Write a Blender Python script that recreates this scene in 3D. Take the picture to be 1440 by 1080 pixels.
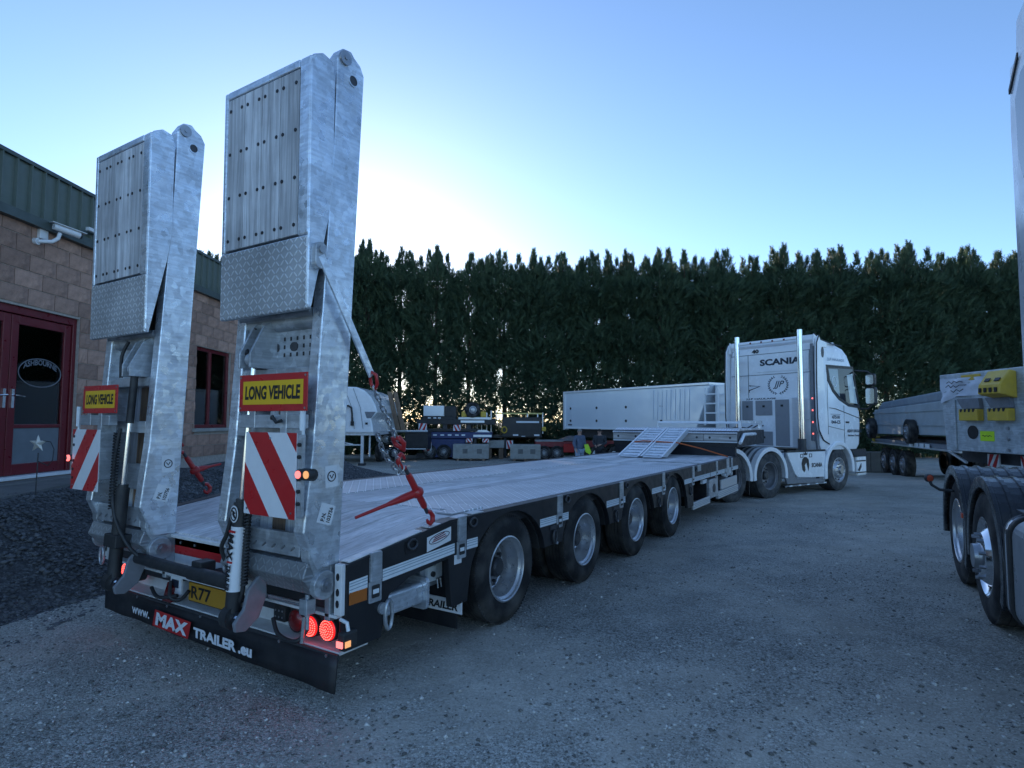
import bpy, bmesh, math, random
import numpy as np
from mathutils import Matrix, Vector
R = math.radians
for _o in list(bpy.data.objects):
    bpy.data.objects.remove(_o)
SC = bpy.context.scene
COL = SC.collection
random.seed(7)

# ------------------------------------------------------------------ camera
YAW, PITCH, ROLL = 0.563, 0.062, 0.005
CAM = Vector((2.451, -3.881, 1.512))
_f = Vector((-math.sin(YAW) * math.cos(PITCH), math.cos(YAW) * math.cos(PITCH), math.sin(PITCH)))
_r = Vector((math.cos(YAW), math.sin(YAW), 0))
_u = _r.cross(_f)
_r2 = _r * math.cos(ROLL) + _u * math.sin(ROLL)
_u2 = -_r * math.sin(ROLL) + _u * math.cos(ROLL)
camd = bpy.data.cameras.new('camera')
camo = bpy.data.objects.new('camera', camd)
COL.objects.link(camo)
camd.sensor_width = 36.0
camd.lens = 842.6 / 1440 * 36
camd.clip_end = 3000
camd.clip_start = 0.05
camo.matrix_world = Matrix(((_r2.x, _u2.x, -_f.x, CAM.x), (_r2.y, _u2.y, -_f.y, CAM.y), (_r2.z, _u2.z, -_f.z, CAM.z), (0, 0, 0, 1)))
SC.camera = camo

# ------------------------------------------------------------------ sky, sun, exposure
SUN_AZ = R(-47.5)      # from +Y towards +X
SUN_EL = R(11.5)
W = bpy.data.worlds.new('World')
SC.world = W
W.use_nodes = True
_nt = W.node_tree
_bg = _nt.nodes['Background']
_sky = _nt.nodes.new('ShaderNodeTexSky')
_sky.sky_type = 'NISHITA'
_sky.sun_disc = False
_sky.sun_elevation = SUN_EL
_sky.sun_rotation = SUN_AZ
_sky.altitude = 50
_sky.air_density = 0.7
_sky.dust_density = 0.2
_sky.ozone_density = 2.6
_nt.links.new(_sky.outputs[0], _bg.inputs[0])
_bg.inputs[1].default_value = 0.15
sund = bpy.data.lights.new('sun', 'SUN')
sund.energy = 5.0
sund.angle = R(0.5)
sund.color = (1.0, 0.86, 0.70)
suno = bpy.data.objects.new('sun', sund)
COL.objects.link(suno)
_sd = Vector((math.sin(SUN_AZ) * math.cos(SUN_EL), math.cos(SUN_AZ) * math.cos(SUN_EL), math.sin(SUN_EL)))
suno.rotation_euler = _sd.to_track_quat('Z', 'Y').to_euler()
suno.location = (-20, 20, 30)
vs = SC.view_settings
vs.view_transform = 'Standard'
vs.look = 'None'
vs.gamma = 1.0
vs.exposure = 1.2
vs.use_curve_mapping = False
SC.cycles.max_bounces = 6
SC.cycles.transparent_max_bounces = 8

# ------------------------------------------------------------------ helpers
def tag(o, label=None, cat=None, group=None, kind=None):
    if label: o['label'] = label
    if cat: o['category'] = cat
    if group: o['group'] = group
    if kind: o['kind'] = kind
    return o

def thing(name, label, cat, loc=(0, 0, 0), rotz=0.0, group=None):
    o = bpy.data.objects.new(name, None)
    o.empty_display_size = 0.2
    COL.objects.link(o)
    o.location = loc
    o.rotation_euler = (0, 0, rotz)
    return tag(o, label, cat, group)

def holder(name, parent, loc=(0, 0, 0), rot=(0, 0, 0)):
    o = bpy.data.objects.new(name, None)
    o.empty_display_size = 0.1
    COL.objects.link(o)
    o.parent = parent
    o.location = loc
    o.rotation_euler = rot
    return o

def link(name, me, parent=None, loc=(0, 0, 0), rot=(0, 0, 0), scale=(1, 1, 1)):
    o = bpy.data.objects.new(name, me)
    COL.objects.link(o)
    if parent is not None: o.parent = parent
    o.location = loc
    o.rotation_euler = rot
    o.scale = scale
    return o

def copy_tree(o, parent=None):
    c = o.copy()
    COL.objects.link(c)
    c.parent = parent
    for ch in o.children:
        copy_tree(ch, c)
    return c

class MB:
    def __init__(s):
        s.v = []; s.f = []; s.m = []
    def add(s, vs_, fs_, mi=0):
        n = len(s.v)
        s.v += [tuple(map(float, v)) for v in vs_]
        for f in fs_:
            s.f.append([i + n for i in f]); s.m.append(mi)
        return s
    def box(s, x0, x1, y0, y1, z0, z1, mi=0):
        if x0 > x1: x0, x1 = x1, x0
        if y0 > y1: y0, y1 = y1, y0
        if z0 > z1: z0, z1 = z1, z0
        return s.add([(x0, y0, z0), (x1, y0, z0), (x1, y1, z0), (x0, y1, z0), (x0, y0, z1), (x1, y0, z1), (x1, y1, z1), (x0, y1, z1)],
                     [(0, 3, 2, 1), (4, 5, 6, 7), (0, 1, 5, 4), (1, 2, 6, 5), (2, 3, 7, 6), (3, 0, 4, 7)], mi)
    def bar(s, p0, p1, w, h, up=(0, 0, 1), mi=0):
        p0, p1, up = Vector(p0), Vector(p1), Vector(up)
        d = (p1 - p0).normalized()
        sd = d.cross(up)
        if sd.length < 1e-5: sd = d.cross(Vector((1, 0, 0)))
        sd.normalize(); u = sd.cross(d).normalized()
        vs_ = []
        for p in (p0, p1):
            for a, b in ((-1, -1), (1, -1), (1, 1), (-1, 1)):
                vs_.append(p + sd * (a * w / 2) + u * (b * h / 2))
        return s.add(vs_, [(0, 1, 2, 3), (7, 6, 5, 4), (0, 4, 5, 1), (1, 5, 6, 2), (2, 6, 7, 3), (3, 7, 4, 0)], mi)
    def cyl(s, p0, p1, r0, r1=None, n=16, mi=0, caps=True):
        if r1 is None: r1 = r0
        p0, p1 = Vector(p0), Vector(p1)
        d = (p1 - p0).normalized()
        a = d.orthogonal().normalized(); b = d.cross(a)
        vs_ = []
        for p, r in ((p0, r0), (p1, r1)):
            for i in range(n):
                t = 2 * math.pi * i / n
                vs_.append(p + a * (r * math.cos(t)) + b * (r * math.sin(t)))
        fs_ = [(i, (i + 1) % n, n + (i + 1) % n, n + i) for i in range(n)]
        if caps: fs_ += [tuple(range(n - 1, -1, -1)), tuple(range(n, 2 * n))]
        return s.add(vs_, fs_, mi)
    def tube(s, pts, r, n=8, closed=False, mi=0):
        pts = [Vector(p) for p in pts]
        N = len(pts)
        rs = r if isinstance(r, (list, tuple)) else [r] * N
        ref = None; rings = []
        for i, p in enumerate(pts):
            if closed: d = pts[(i + 1) % N] - pts[i - 1]
            else: d = pts[min(i + 1, N - 1)] - pts[max(i - 1, 0)]
            d.normalize()
            if ref is None: ref = d.orthogonal().normalized()
            ref = (ref - d * ref.dot(d))
            if ref.length < 1e-6: ref = d.orthogonal()
            ref.normalize()
            b = d.cross(ref)
            rings.append([p + ref * (rs[i] * math.cos(2 * math.pi * k / n)) + b * (rs[i] * math.sin(2 * math.pi * k / n)) for k in range(n)])
        vs_ = [v for rg in rings for v in rg]
        fs_ = []
        for i in range(N if closed else N - 1):
            j = (i + 1) % N
            for k in range(n):
                fs_.append((i * n + k, i * n + (k + 1) % n, j * n + (k + 1) % n, j * n + k))
        if not closed:
            fs_ += [tuple(range(n - 1, -1, -1)), tuple(range((N - 1) * n, N * n))]
        return s.add(vs_, fs_, mi)
    def prism(s, poly, ax, a0, a1, mi=0):
        """poly: 2D points; ax 'x': (y,z) extruded in x; 'y': (x,z); 'z': (x,y)"""
        def P(q, a):
            return {'x': (a, q[0], q[1]), 'y': (q[0], a, q[1]), 'z': (q[0], q[1], a)}[ax]
        n = len(poly)
        ar = sum(poly[i][0] * poly[(i + 1) % n][1] - poly[(i + 1) % n][0] * poly[i][1] for i in range(n))
        if a0 > a1: a0, a1 = a1, a0
        if (ar < 0) != (ax == 'y'): poly = poly[::-1]
        vs_ = [P(q, a0) for q in poly] + [P(q, a1) for q in poly]
        fs_ = [tuple(range(n - 1, -1, -1)), tuple(range(n, 2 * n))]
        fs_ += [(i, (i + 1) % n, n + (i + 1) % n, n + i) for i in range(n)]
        return s.add(vs_, fs_, mi)
    def lathe(s, prof, org=(0, 0, 0), ax=(1, 0, 0), n=32, mi=0, mis=None):
        """prof: list of (radius, distance along the axis)"""
        o, d = Vector(org), Vector(ax).normalized()
        a = d.orthogonal().normalized(); b = d.cross(a)
        vs_ = []
        for r, h in prof:
            for i in range(n):
                t = 2 * math.pi * i / n
                vs_.append(o + d * h + a * (r * math.cos(t)) + b * (r * math.sin(t)))
        for k in range(len(prof) - 1):
            pass
        fs_ = [(k * n + i, k * n + (i + 1) % n, (k + 1) * n + (i + 1) % n, (k + 1) * n + i) for k in range(len(prof) - 1) for i in range(n)]
        return s.add(vs_, fs_, mi)
    def xf(s, M):
        s.v = [tuple(M @ Vector(v)) for v in s.v]
        return s
    def mesh(s, name, mats, smooth=None):
        me = bpy.data.meshes.new(name)
        me.from_pydata(s.v, [], s.f)
        if not isinstance(mats, (list, tuple)): mats = [mats]
        for m in mats: me.materials.append(m)
        if len(mats) > 1: me.polygons.foreach_set('material_index', s.m)
        if smooth is not None:
            me.shade_smooth()
            me.set_sharp_from_angle(angle=R(smooth))
        me.update()
        return me
    def build(s, name, mats, parent=None, smooth=None, bevel=0, seg=2, loc=(0, 0, 0), rot=(0, 0, 0)):
        bm_ = s.mesh(name, mats, smooth)
        o = link(name, bm_, parent, loc, rot)
        if bevel:
            md = o.modifiers.new('bevel', 'BEVEL')
            md.width = bevel; md.segments = seg; md.limit_method = 'ANGLE'; md.angle_limit = R(35)
            md.harden_normals = False
        return o

def np_mesh(name, V, F, mat, smooth=False):
    """V (n,3), F (m,k) with equal k"""
    me = bpy.data.meshes.new(name)
    m, k = F.shape
    me.vertices.add(len(V)); me.vertices.foreach_set('co', V.astype(np.float32).ravel())
    me.loops.add(m * k); me.loops.foreach_set('vertex_index', F.astype(np.int32).ravel())
    me.polygons.add(m); me.polygons.foreach_set('loop_start', np.arange(0, m * k, k, dtype=np.int32))
    me.materials.append(mat)
    me.update(calc_edges=True)
    me.validate()
    if smooth: me.shade_smooth()
    return me

def arc(cx, cz, rx, rz, a0, a1, n):
    return [(cx + rx * math.cos(R(a0 + (a1 - a0) * i / n)), cz + rz * math.sin(R(a0 + (a1 - a0) * i / n))) for i in range(n + 1)]

def rrect(x0, x1, z0, z1, r, n=4):
    p = []
    for cx, cz, a in ((x1 - r, z1 - r, 0), (x0 + r, z1 - r, 90), (x0 + r, z0 + r, 180), (x1 - r, z0 + r, 270)):
        p += arc(cx, cz, r, r, a, a + 90, n)
    return p

# ------------------------------------------------------------------ materials
def lnk(nt, a, b): nt.links.new(a, b)
_mc = {}
def mat(name, col, rough=0.5, metal=0.0, var=0.12, vscale=4.0, bump=0.0, bscale=60.0, dust=None, stretch=(1, 1, 1), rvar=0.1, spec=0.5, emit=None, estr=0.0, coat=0.0, aniso=None):
    if name in _mc: return _mc[name]
    m = bpy.data.materials.new(name)
    m.use_nodes = True
    nt = m.node_tree; N = nt.nodes
    b = N['Principled BSDF']
    b.inputs['Roughness'].default_value = rough
    b.inputs['Metallic'].default_value = metal
    b.inputs['Specular IOR Level'].default_value = spec
    if coat: b.inputs['Coat Weight'].default_value = coat; b.inputs['Coat Roughness'].default_value = 0.08
    tc = N.new('ShaderNodeTexCoord')
    mp = N.new('ShaderNodeMapping'); mp.inputs['Scale'].default_value = stretch
    lnk(nt, tc.outputs['Object'], mp.inputs[0])
    n1 = N.new('ShaderNodeTexNoise'); n1.inputs['Scale'].default_value = vscale; n1.inputs['Detail'].default_value = 8; n1.inputs['Roughness'].default_value = 0.65
    lnk(nt, mp.outputs[0], n1.inputs[0])
    mr = N.new('ShaderNodeMapRange'); mr.inputs[1].default_value = 0.3; mr.inputs[2].default_value = 0.7
    mr.inputs[3].default_value = 1 - var; mr.inputs[4].default_value = 1 + var
    lnk(nt, n1.outputs[0], mr.inputs[0])
    mx = N.new('ShaderNodeMix'); mx.data_type = 'RGBA'; mx.blend_type = 'MULTIPLY'; mx.inputs[0].default_value = 1
    mx.inputs[6].default_value = (*col, 1)
    cb = N.new('ShaderNodeCombineColor')
    for i in range(3): lnk(nt, mr.outputs[0], cb.inputs[i])
    lnk(nt, cb.outputs[0], mx.inputs[7])
    out = mx.outputs[2]
    if dust:
        dc, amt, ds = dust
        n2 = N.new('ShaderNodeTexNoise'); n2.inputs['Scale'].default_value = ds; n2.inputs['Detail'].default_value = 6
        lnk(nt, mp.outputs[0], n2.inputs[0])
        m2 = N.new('ShaderNodeMapRange'); m2.inputs[1].default_value = 0.4; m2.inputs[2].default_value = 0.75; m2.inputs[4].default_value = amt
        lnk(nt, n2.outputs[0], m2.inputs[0])
        md = N.new('ShaderNodeMix'); md.data_type = 'RGBA'
        lnk(nt, m2.outputs[0], md.inputs[0]); lnk(nt, out, md.inputs[6]); md.inputs[7].default_value = (*dc, 1)
        out = md.outputs[2]
    lnk(nt, out, b.inputs['Base Color'])
    if rvar:
        rr = N.new('ShaderNodeMapRange'); rr.inputs[1].default_value = 0.3; rr.inputs[2].default_value = 0.7
        rr.inputs[3].default_value = max(0.02, rough - rvar); rr.inputs[4].default_value = min(1, rough + rvar)
        n3 = N.new('ShaderNodeTexNoise'); n3.inputs['Scale'].default_value = vscale * 2.3; n3.inputs['Detail'].default_value = 5
        lnk(nt, mp.outputs[0], n3.inputs[0]); lnk(nt, n3.outputs[0], rr.inputs[0]); lnk(nt, rr.outputs[0], b.inputs['Roughness'])
    if bump:
        nb = N.new('ShaderNodeTexNoise'); nb.inputs['Scale'].default_value = bscale; nb.inputs['Detail'].default_value = 6
        lnk(nt, mp.outputs[0], nb.inputs[0])
        bp = N.new('ShaderNodeBump'); bp.inputs['Strength'].default_value = bump; bp.inputs['Distance'].default_value = 0.01
        lnk(nt, nb.outputs[0], bp.inputs['Height']); lnk(nt, bp.outputs[0], b.inputs['Normal'])
    if emit:
        b.inputs['Emission Color'].default_value = (*emit, 1); b.inputs['Emission Strength'].default_value = estr
    _mc[name] = m
    return m

def galv(name, col=(0.72, 0.77, 0.83), rough=0.34, metal=0.72, sc=26):
    """hot-dip galvanised steel: spangle, streaks, white rust"""
    m = bpy.data.materials.new(name); m.use_nodes = True
    nt = m.node_tree; N = nt.nodes; b = N['Principled BSDF']
    tc = N.new('ShaderNodeTexCoord')
    vo = N.new('ShaderNodeTexVoronoi'); vo.inputs['Scale'].default_value = sc; vo.inputs['Randomness'].default_value = 1
    no = N.new('ShaderNodeTexNoise'); no.inputs['Scale'].default_value = 3.2; no.inputs['Detail'].default_value = 9; no.inputs['Roughness'].default_value = 0.7
    wv = N.new('ShaderNodeMapping'); wv.inputs['Scale'].default_value = (6, 6, 60)
    st = N.new('ShaderNodeTexNoise'); st.inputs['Scale'].default_value = 1.0; st.inputs['Detail'].default_value = 4
    nz = N.new('ShaderNodeTexNoise'); nz.inputs['Scale'].default_value = 20; nz.inputs['Detail'].default_value = 3
    ad = N.new('ShaderNodeVectorMath'); ad.operation = 'ADD'
    sc_ = N.new('ShaderNodeVectorMath'); sc_.operation = 'SCALE'; sc_.inputs[3].default_value = 0.06
    lnk(nt, tc.outputs['Object'], nz.inputs[0]); lnk(nt, nz.outputs[1], sc_.inputs[0])
    lnk(nt, tc.outputs['Object'], ad.inputs[0]); lnk(nt, sc_.outputs[0], ad.inputs[1])
    lnk(nt, ad.outputs[0], vo.inputs[0]); lnk(nt, tc.outputs['Object'], no.inputs[0])
    lnk(nt, tc.outputs['Object'], wv.inputs[0]); lnk(nt, wv.outputs[0], st.inputs[0])
    sep = N.new('ShaderNodeSeparateColor'); lnk(nt, vo.outputs['Color'], sep.inputs[0])
    def rng(src, a, c, lo=0.0, hi=1.0):
        r_ = N.new('ShaderNodeMapRange'); r_.inputs[1].default_value = lo; r_.inputs[2].default_value = hi
        r_.inputs[3].default_value = a; r_.inputs[4].default_value = c
        lnk(nt, src, r_.inputs[0]); return r_.outputs[0]
    def mul(a, c):
        k = N.new('ShaderNodeMath'); k.operation = 'MULTIPLY'; lnk(nt, a, k.inputs[0]); lnk(nt, c, k.inputs[1]); return k.outputs[0]
    k = mul(mul(rng(sep.outputs[0], 0.84, 1.10), rng(no.outputs[0], 0.70, 1.2, 0.3, 0.7)), rng(st.outputs[0], 0.88, 1.12, 0.35, 0.65))
    cb = N.new('ShaderNodeCombineColor')
    for i in range(3): lnk(nt, k, cb.inputs[i])
    mx = N.new('ShaderNodeMix'); mx.data_type = 'RGBA'; mx.blend_type = 'MULTIPLY'; mx.inputs[0].default_value = 1
    mx.inputs[6].default_value = (*col, 1); lnk(nt, cb.outputs[0], mx.inputs[7])
    lnk(nt, mx.outputs[2], b.inputs['Base Color'])
    b.inputs['Metallic'].default_value = metal
    lnk(nt, rng(sep.outputs[1], rough - 0.08, rough + 0.14), b.inputs['Roughness'])
    bp = N.new('ShaderNodeBump'); bp.inputs['Strength'].default_value = 0.25; bp.inputs['Distance'].default_value = 0.004
    lnk(nt, no.outputs[0], bp.inputs['Height']); lnk(nt, bp.outputs[0], b.inputs['Normal'])
    return m

def tread(name, ax='xz', pitch=0.042, col=(0.50, 0.52, 0.54), rough=0.4, metal=0.6, worn=0.25, con=0.32):
    """chequer plate: raised lozenges turned alternately"""
    m = bpy.data.materials.new(name); m.use_nodes = True
    nt = m.node_tree; N = nt.nodes; b = N['Principled BSDF']
    tc = N.new('ShaderNodeTexCoord'); sp = N.new('ShaderNodeSeparateXYZ'); lnk(nt, tc.outputs['Object'], sp.inputs[0])
    def M(op, a, c=None, d=None):
        k = N.new('ShaderNodeMath'); k.operation = op
        for i, q in enumerate((a, c, d)):
            if q is None: continue
            if isinstance(q, (int, float)): k.inputs[i].default_value = q
            else: lnk(nt, q, k.inputs[i])
        return k.outputs[0]
    ix = 'xyz'.index(ax[0]); iy = 'xyz'.index(ax[1])
    u = M('DIVIDE', sp.outputs[ix], pitch); v = M('DIVIDE', sp.outputs[iy], pitch)
    fu, fv = M('FLOOR', u), M('FLOOR', v)
    par = M('MULTIPLY', M('FRACT', M('MULTIPLY', M('ADD', fu, fv), 0.5)), 2)     # 0 or 1
    sgn = M('SUBTRACT', M('MULTIPLY', par, 2), 1)
    lu, lv = M('SUBTRACT', M('FRACT', u), 0.5), M('SUBTRACT', M('FRACT', v), 0.5)
    a = M('MULTIPLY', M('ADD', lu, M('MULTIPLY', lv, sgn)), 0.7071)
    c = M('MULTIPLY', M('SUBTRACT', lv, M('MULTIPLY', lu, sgn)), 0.7071)
    d = M('ADD', M('POWER', M('ABSOLUTE', M('DIVIDE', a, 0.56)), 2), M('POWER', M('ABSOLUTE', M('DIVIDE', c, 0.15)), 2))
    mr = N.new('ShaderNodeMapRange'); mr.interpolation_type = 'SMOOTHSTEP'
    mr.inputs[1].default_value = 0.5; mr.inputs[2].default_value = 1.2; mr.inputs[3].default_value = 1; mr.inputs[4].default_value = 0
    lnk(nt, d, mr.inputs[0])
    no = N.new('ShaderNodeTexNoise'); no.inputs['Scale'].default_value = 3; no.inputs['Detail'].default_value = 9; lnk(nt, tc.outputs['Object'], no.inputs[0])
    vr = N.new('ShaderNodeMapRange'); vr.inputs[1].default_value = 0.3; vr.inputs[2].default_value = 0.7; vr.inputs[3].default_value = 1 - worn; vr.inputs[4].default_value = 1 + worn
    lnk(nt, no.outputs[0], vr.inputs[0])
    k = M('MULTIPLY', vr.outputs[0], M('MULTIPLY_ADD', mr.outputs[0], con, 1.0 - con * 0.6))
    cb = N.new('ShaderNodeCombineColor')
    for i in range(3): lnk(nt, k, cb.inputs[i])
    mx = N.new('ShaderNodeMix'); mx.data_type = 'RGBA'; mx.blend_type = 'MULTIPLY'; mx.inputs[0].default_value = 1
    mx.inputs[6].default_value = (*col, 1); lnk(nt, cb.outputs[0], mx.inputs[7]); lnk(nt, mx.outputs[2], b.inputs['Base Color'])
    b.inputs['Metallic'].default_value = metal; b.inputs['Roughness'].default_value = rough
    bp = N.new('ShaderNodeBump'); bp.inputs['Strength'].default_value = 0.9; bp.inputs['Distance'].default_value = 0.004
    lnk(nt, mr.outputs[0], bp.inputs['Height']); lnk(nt, bp.outputs[0], b.inputs['Normal'])
    return m

def wood(name, ax='z', col=(0.36, 0.34, 0.32), dark=(0.12, 0.11, 0.10), rough=0.75, sc=38):
    """weathered boards with long grain; each object gets its own tone"""
    m = bpy.data.materials.new(name); m.use_nodes = True
    nt = m.node_tree; N = nt.nodes; b = N['Principled BSDF']
    tc = N.new('ShaderNodeTexCoord'); oi = N.new('ShaderNodeObjectInfo')
    mp = N.new('ShaderNodeMapping'); s_ = [sc, sc, sc]; s_['xyz'.index(ax)] = sc * 0.035; mp.inputs['Scale'].default_value = s_
    ad = N.new('ShaderNodeVectorMath'); ad.operation = 'ADD'
    cm = N.new('ShaderNodeCombineXYZ'); ml = N.new('ShaderNodeMath'); ml.operation = 'MULTIPLY'; ml.inputs[1].default_value = 57
    lnk(nt, oi.outputs['Random'], ml.inputs[0])
    for i in range(3): lnk(nt, ml.outputs[0], cm.inputs[i])
    lnk(nt, tc.outputs['Object'], mp.inputs[0]); lnk(nt, mp.outputs[0], ad.inputs[0]); lnk(nt, cm.outputs[0], ad.inputs[1])
    no = N.new('ShaderNodeTexNoise'); no.inputs['Scale'].default_value = 1; no.inputs['Detail'].default_value = 8; no.inputs['Roughness'].default_value = 0.7
    no.inputs['Distortion'].default_value = 0.6
    lnk(nt, ad.outputs[0], no.inputs[0])
    cr = N.new('ShaderNodeValToRGB'); cr.color_ramp.elements[0].position = 0.32; cr.color_ramp.elements[0].color = (*dark, 1)
    cr.color_ramp.elements[1].position = 0.62; cr.color_ramp.elements[1].color = (*col, 1)
    lnk(nt, no.outputs[0], cr.inputs[0])
    n2 = N.new('ShaderNodeTexNoise'); n2.inputs['Scale'].default_value = 4; n2.inputs['Detail'].default_value = 5; lnk(nt, tc.outputs['Object'], n2.inputs[0])
    def rng(src, lo, hi, a, c):
        q = N.new('ShaderNodeMapRange'); q.inputs[1].default_value = lo; q.inputs[2].default_value = hi; q.inputs[3].default_value = a; q.inputs[4].default_value = c
        lnk(nt, src, q.inputs[0]); return q.outputs[0]
    k = N.new('ShaderNodeMath'); k.operation = 'MULTIPLY'
    lnk(nt, rng(n2.outputs[0], 0.3, 0.7, 0.8, 1.15), k.inputs[0]); lnk(nt, rng(oi.outputs['Random'], 0, 1, 0.82, 1.15), k.inputs[1])
    cb = N.new('ShaderNodeCombineColor')
    for i in range(3): lnk(nt, k.outputs[0], cb.inputs[i])
    mx = N.new('ShaderNodeMix'); mx.data_type = 'RGBA'; mx.blend_type = 'MULTIPLY'; mx.inputs[0].default_value = 1
    lnk(nt, cr.outputs[0], mx.inputs[6]); lnk(nt, cb.outputs[0], mx.inputs[7]); lnk(nt, mx.outputs[2], b.inputs['Base Color'])
    b.inputs['Roughness'].default_value = rough
    bp = N.new('ShaderNodeBump'); bp.inputs['Strength'].default_value = 0.5; bp.inputs['Distance'].default_value = 0.004
    lnk(nt, no.outputs[0], bp.inputs['Height']); lnk(nt, bp.outputs[0], b.inputs['Normal'])
    return m

DUST = (0.30, 0.28, 0.25)
GALV = galv('galvanised_steel')
GALV2 = galv('galvanised_steel_dull', (0.50, 0.53, 0.56), 0.42, 0.6, 18)
TREAD_XZ = tread('tread_plate_upright', 'xz', 0.037, (0.72, 0.75, 0.78), 0.36, 0.6, 0.25, 0.45)
TREAD_XY = tread('tread_plate_deck', 'xy', 0.05, (0.86, 0.87, 0.90), 0.36, 0.35, 0.18, 0.55)
WOOD_Z = wood('weathered_board_upright', 'z', (0.76, 0.77, 0.79), (0.32, 0.32, 0.33), 0.5)
WOOD_Y = wood('weathered_deck_board', 'y', (0.80, 0.78, 0.78), (0.40, 0.38, 0.37), 0.55)
WOOD_X = wood('weathered_cross_board', 'x', (0.62, 0.60, 0.58), (0.30, 0.28, 0.26))
WOOD_B = wood('brown_board', 'z', (0.30, 0.20, 0.13), (0.10, 0.06, 0.04))
BLACK = mat('black_chassis_paint', (0.011, 0.012, 0.015), 0.42, 0, 0.25, 5, 0.05, 80, (DUST, 0.05, 3))
BLACKP = mat('black_plastic', (0.020, 0.021, 0.023), 0.55, 0, 0.15, 9, dust=(DUST, 0.07, 6))
RUBBER = mat('tyre_rubber', (0.018, 0.018, 0.019), 0.82, 0, 0.25, 9, 0.25, 120, (DUST, 0.28, 5), spec=0.3)
RUBBERC = mat('tyre_rubber_grey', (0.05, 0.052, 0.056), 0.8, 0, 0.2, 9, 0.2, 120, (DUST, 0.3, 7), spec=0.3)
FLAP = mat('black_rubber_flap', (0.010, 0.011, 0.014), 0.55, 0, 0.3, 6, 0.12, 30, (DUST, 0.08, 4))
WHITE = mat('white_paint', (0.90, 0.91, 0.92), 0.22, 0, 0.05, 3, dust=((0.5, 0.48, 0.44), 0.10, 4), coat=0.3)
WHITED = mat('white_chassis_paint', (0.72, 0.72, 0.72), 0.4, 0, 0.08, 6, dust=((0.35, 0.31, 0.26), 0.35, 9))
REFL = mat('white_reflective_tape', (0.74, 0.78, 0.80), 0.35, 0, 0.06, 20)
REFLB = mat('grey_tape_line', (0.30, 0.38, 0.44), 0.4, 0, 0.06, 20)
RED = mat('red_paint', (0.42, 0.015, 0.014), 0.4, 0, 0.1, 8, coat=0.2)
REDS = mat('red_sign_film', (0.50, 0.018, 0.02), 0.35, 0, 0.05, 8)
YELS = mat('yellow_sign_film', (0.80, 0.47, 0.015), 0.4, 0, 0.05, 8)
YEL = mat('yellow_plastic', (0.66, 0.43, 0.04), 0.45, 0, 0.12, 7, dust=(DUST, 0.15, 8))
INK = mat('black_ink', (0.012, 0.012, 0.014), 0.5, 0, 0.05, 8)
INKB = mat('dark_blue_ink', (0.02, 0.03, 0.05), 0.45, 0, 0.05, 8)
DECOW = mat('white_lettering', (0.75, 0.76, 0.78), 0.45, 0, 0.08, 30)
CHROME = mat('polished_steel', (0.72, 0.73, 0.75), 0.14, 1.0, 0.05, 6, rvar=0.05)
RIM = mat('silver_wheel', (0.56, 0.57, 0.59), 0.34, 0.75, 0.1, 12, dust=((0.2, 0.19, 0.18), 0.25, 7))
RIMD = mat('dull_wheel', (0.25, 0.25, 0.26), 0.5, 0.5, 0.15, 12, dust=((0.12, 0.11, 0.10), 0.5, 7))
STEEL = mat('bare_steel', (0.40, 0.41, 0.43), 0.35, 0.9, 0.12, 14)
DARKST = mat('dark_steel', (0.07, 0.072, 0.078), 0.5, 0.5, 0.2, 10)
CHAINM = mat('zinc_chain', (0.50, 0.50, 0.50), 0.3, 0.95, 0.1, 30)
GREYP = mat('grey_cam_plate', (0.20, 0.21, 0.23), 0.6, 0.1, 0.15, 12)
REDLIT = mat('lit_red_lamp', (0.6, 0.01, 0.01), 0.3, emit=(1.0, 0.015, 0.012), estr=0.45)
REDLENS = mat('dark_red_lens', (0.16, 0.008, 0.008), 0.25, coat=0.5)
REDDOT = mat('lit_red_led', (0.9, 0.1, 0.1), 0.3, emit=(1.0, 0.10, 0.08), estr=1.6)
PINKLIT = mat('lit_marker_red', (0.9, 0.2, 0.2), 0.3, emit=(1.0, 0.16, 0.14), estr=0.9)
AMBLIT = mat('lit_marker_amber', (0.9, 0.5, 0.2), 0.3, emit=(1.0, 0.40, 0.12), estr=0.35)
AMBER = mat('amber_reflector', (0.42, 0.12, 0.02), 0.35)
GLASS = mat('dark_window_glass', (0.015, 0.018, 0.022), 0.06, 0, 0.05, 2, spec=0.6, rvar=0.0)
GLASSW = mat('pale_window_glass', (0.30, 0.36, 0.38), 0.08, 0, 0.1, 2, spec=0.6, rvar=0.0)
BLUE = mat('blue_paint', (0.018, 0.035, 0.13), 0.4, 0, 0.15, 5, dust=(DUST, 0.10, 4))
CONC = mat('pale_concrete', (0.36, 0.35, 0.32), 0.85, 0, 0.18, 3, 0.4, 40, ((0.2, 0.19, 0.16), 0.4, 5))
CONCD = mat('grey_concrete', (0.17, 0.165, 0.155), 0.9, 0, 0.2, 2.5, 0.5, 50, ((0.10, 0.10, 0.09), 0.5, 3))
STICK = mat('white_sticker', (0.75, 0.76, 0.77), 0.45, 0, 0.04, 20)
ALU = mat('brushed_aluminium', (0.72, 0.74, 0.76), 0.38, 0.6, 0.06, 3, stretch=(1, 1, 30))

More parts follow.
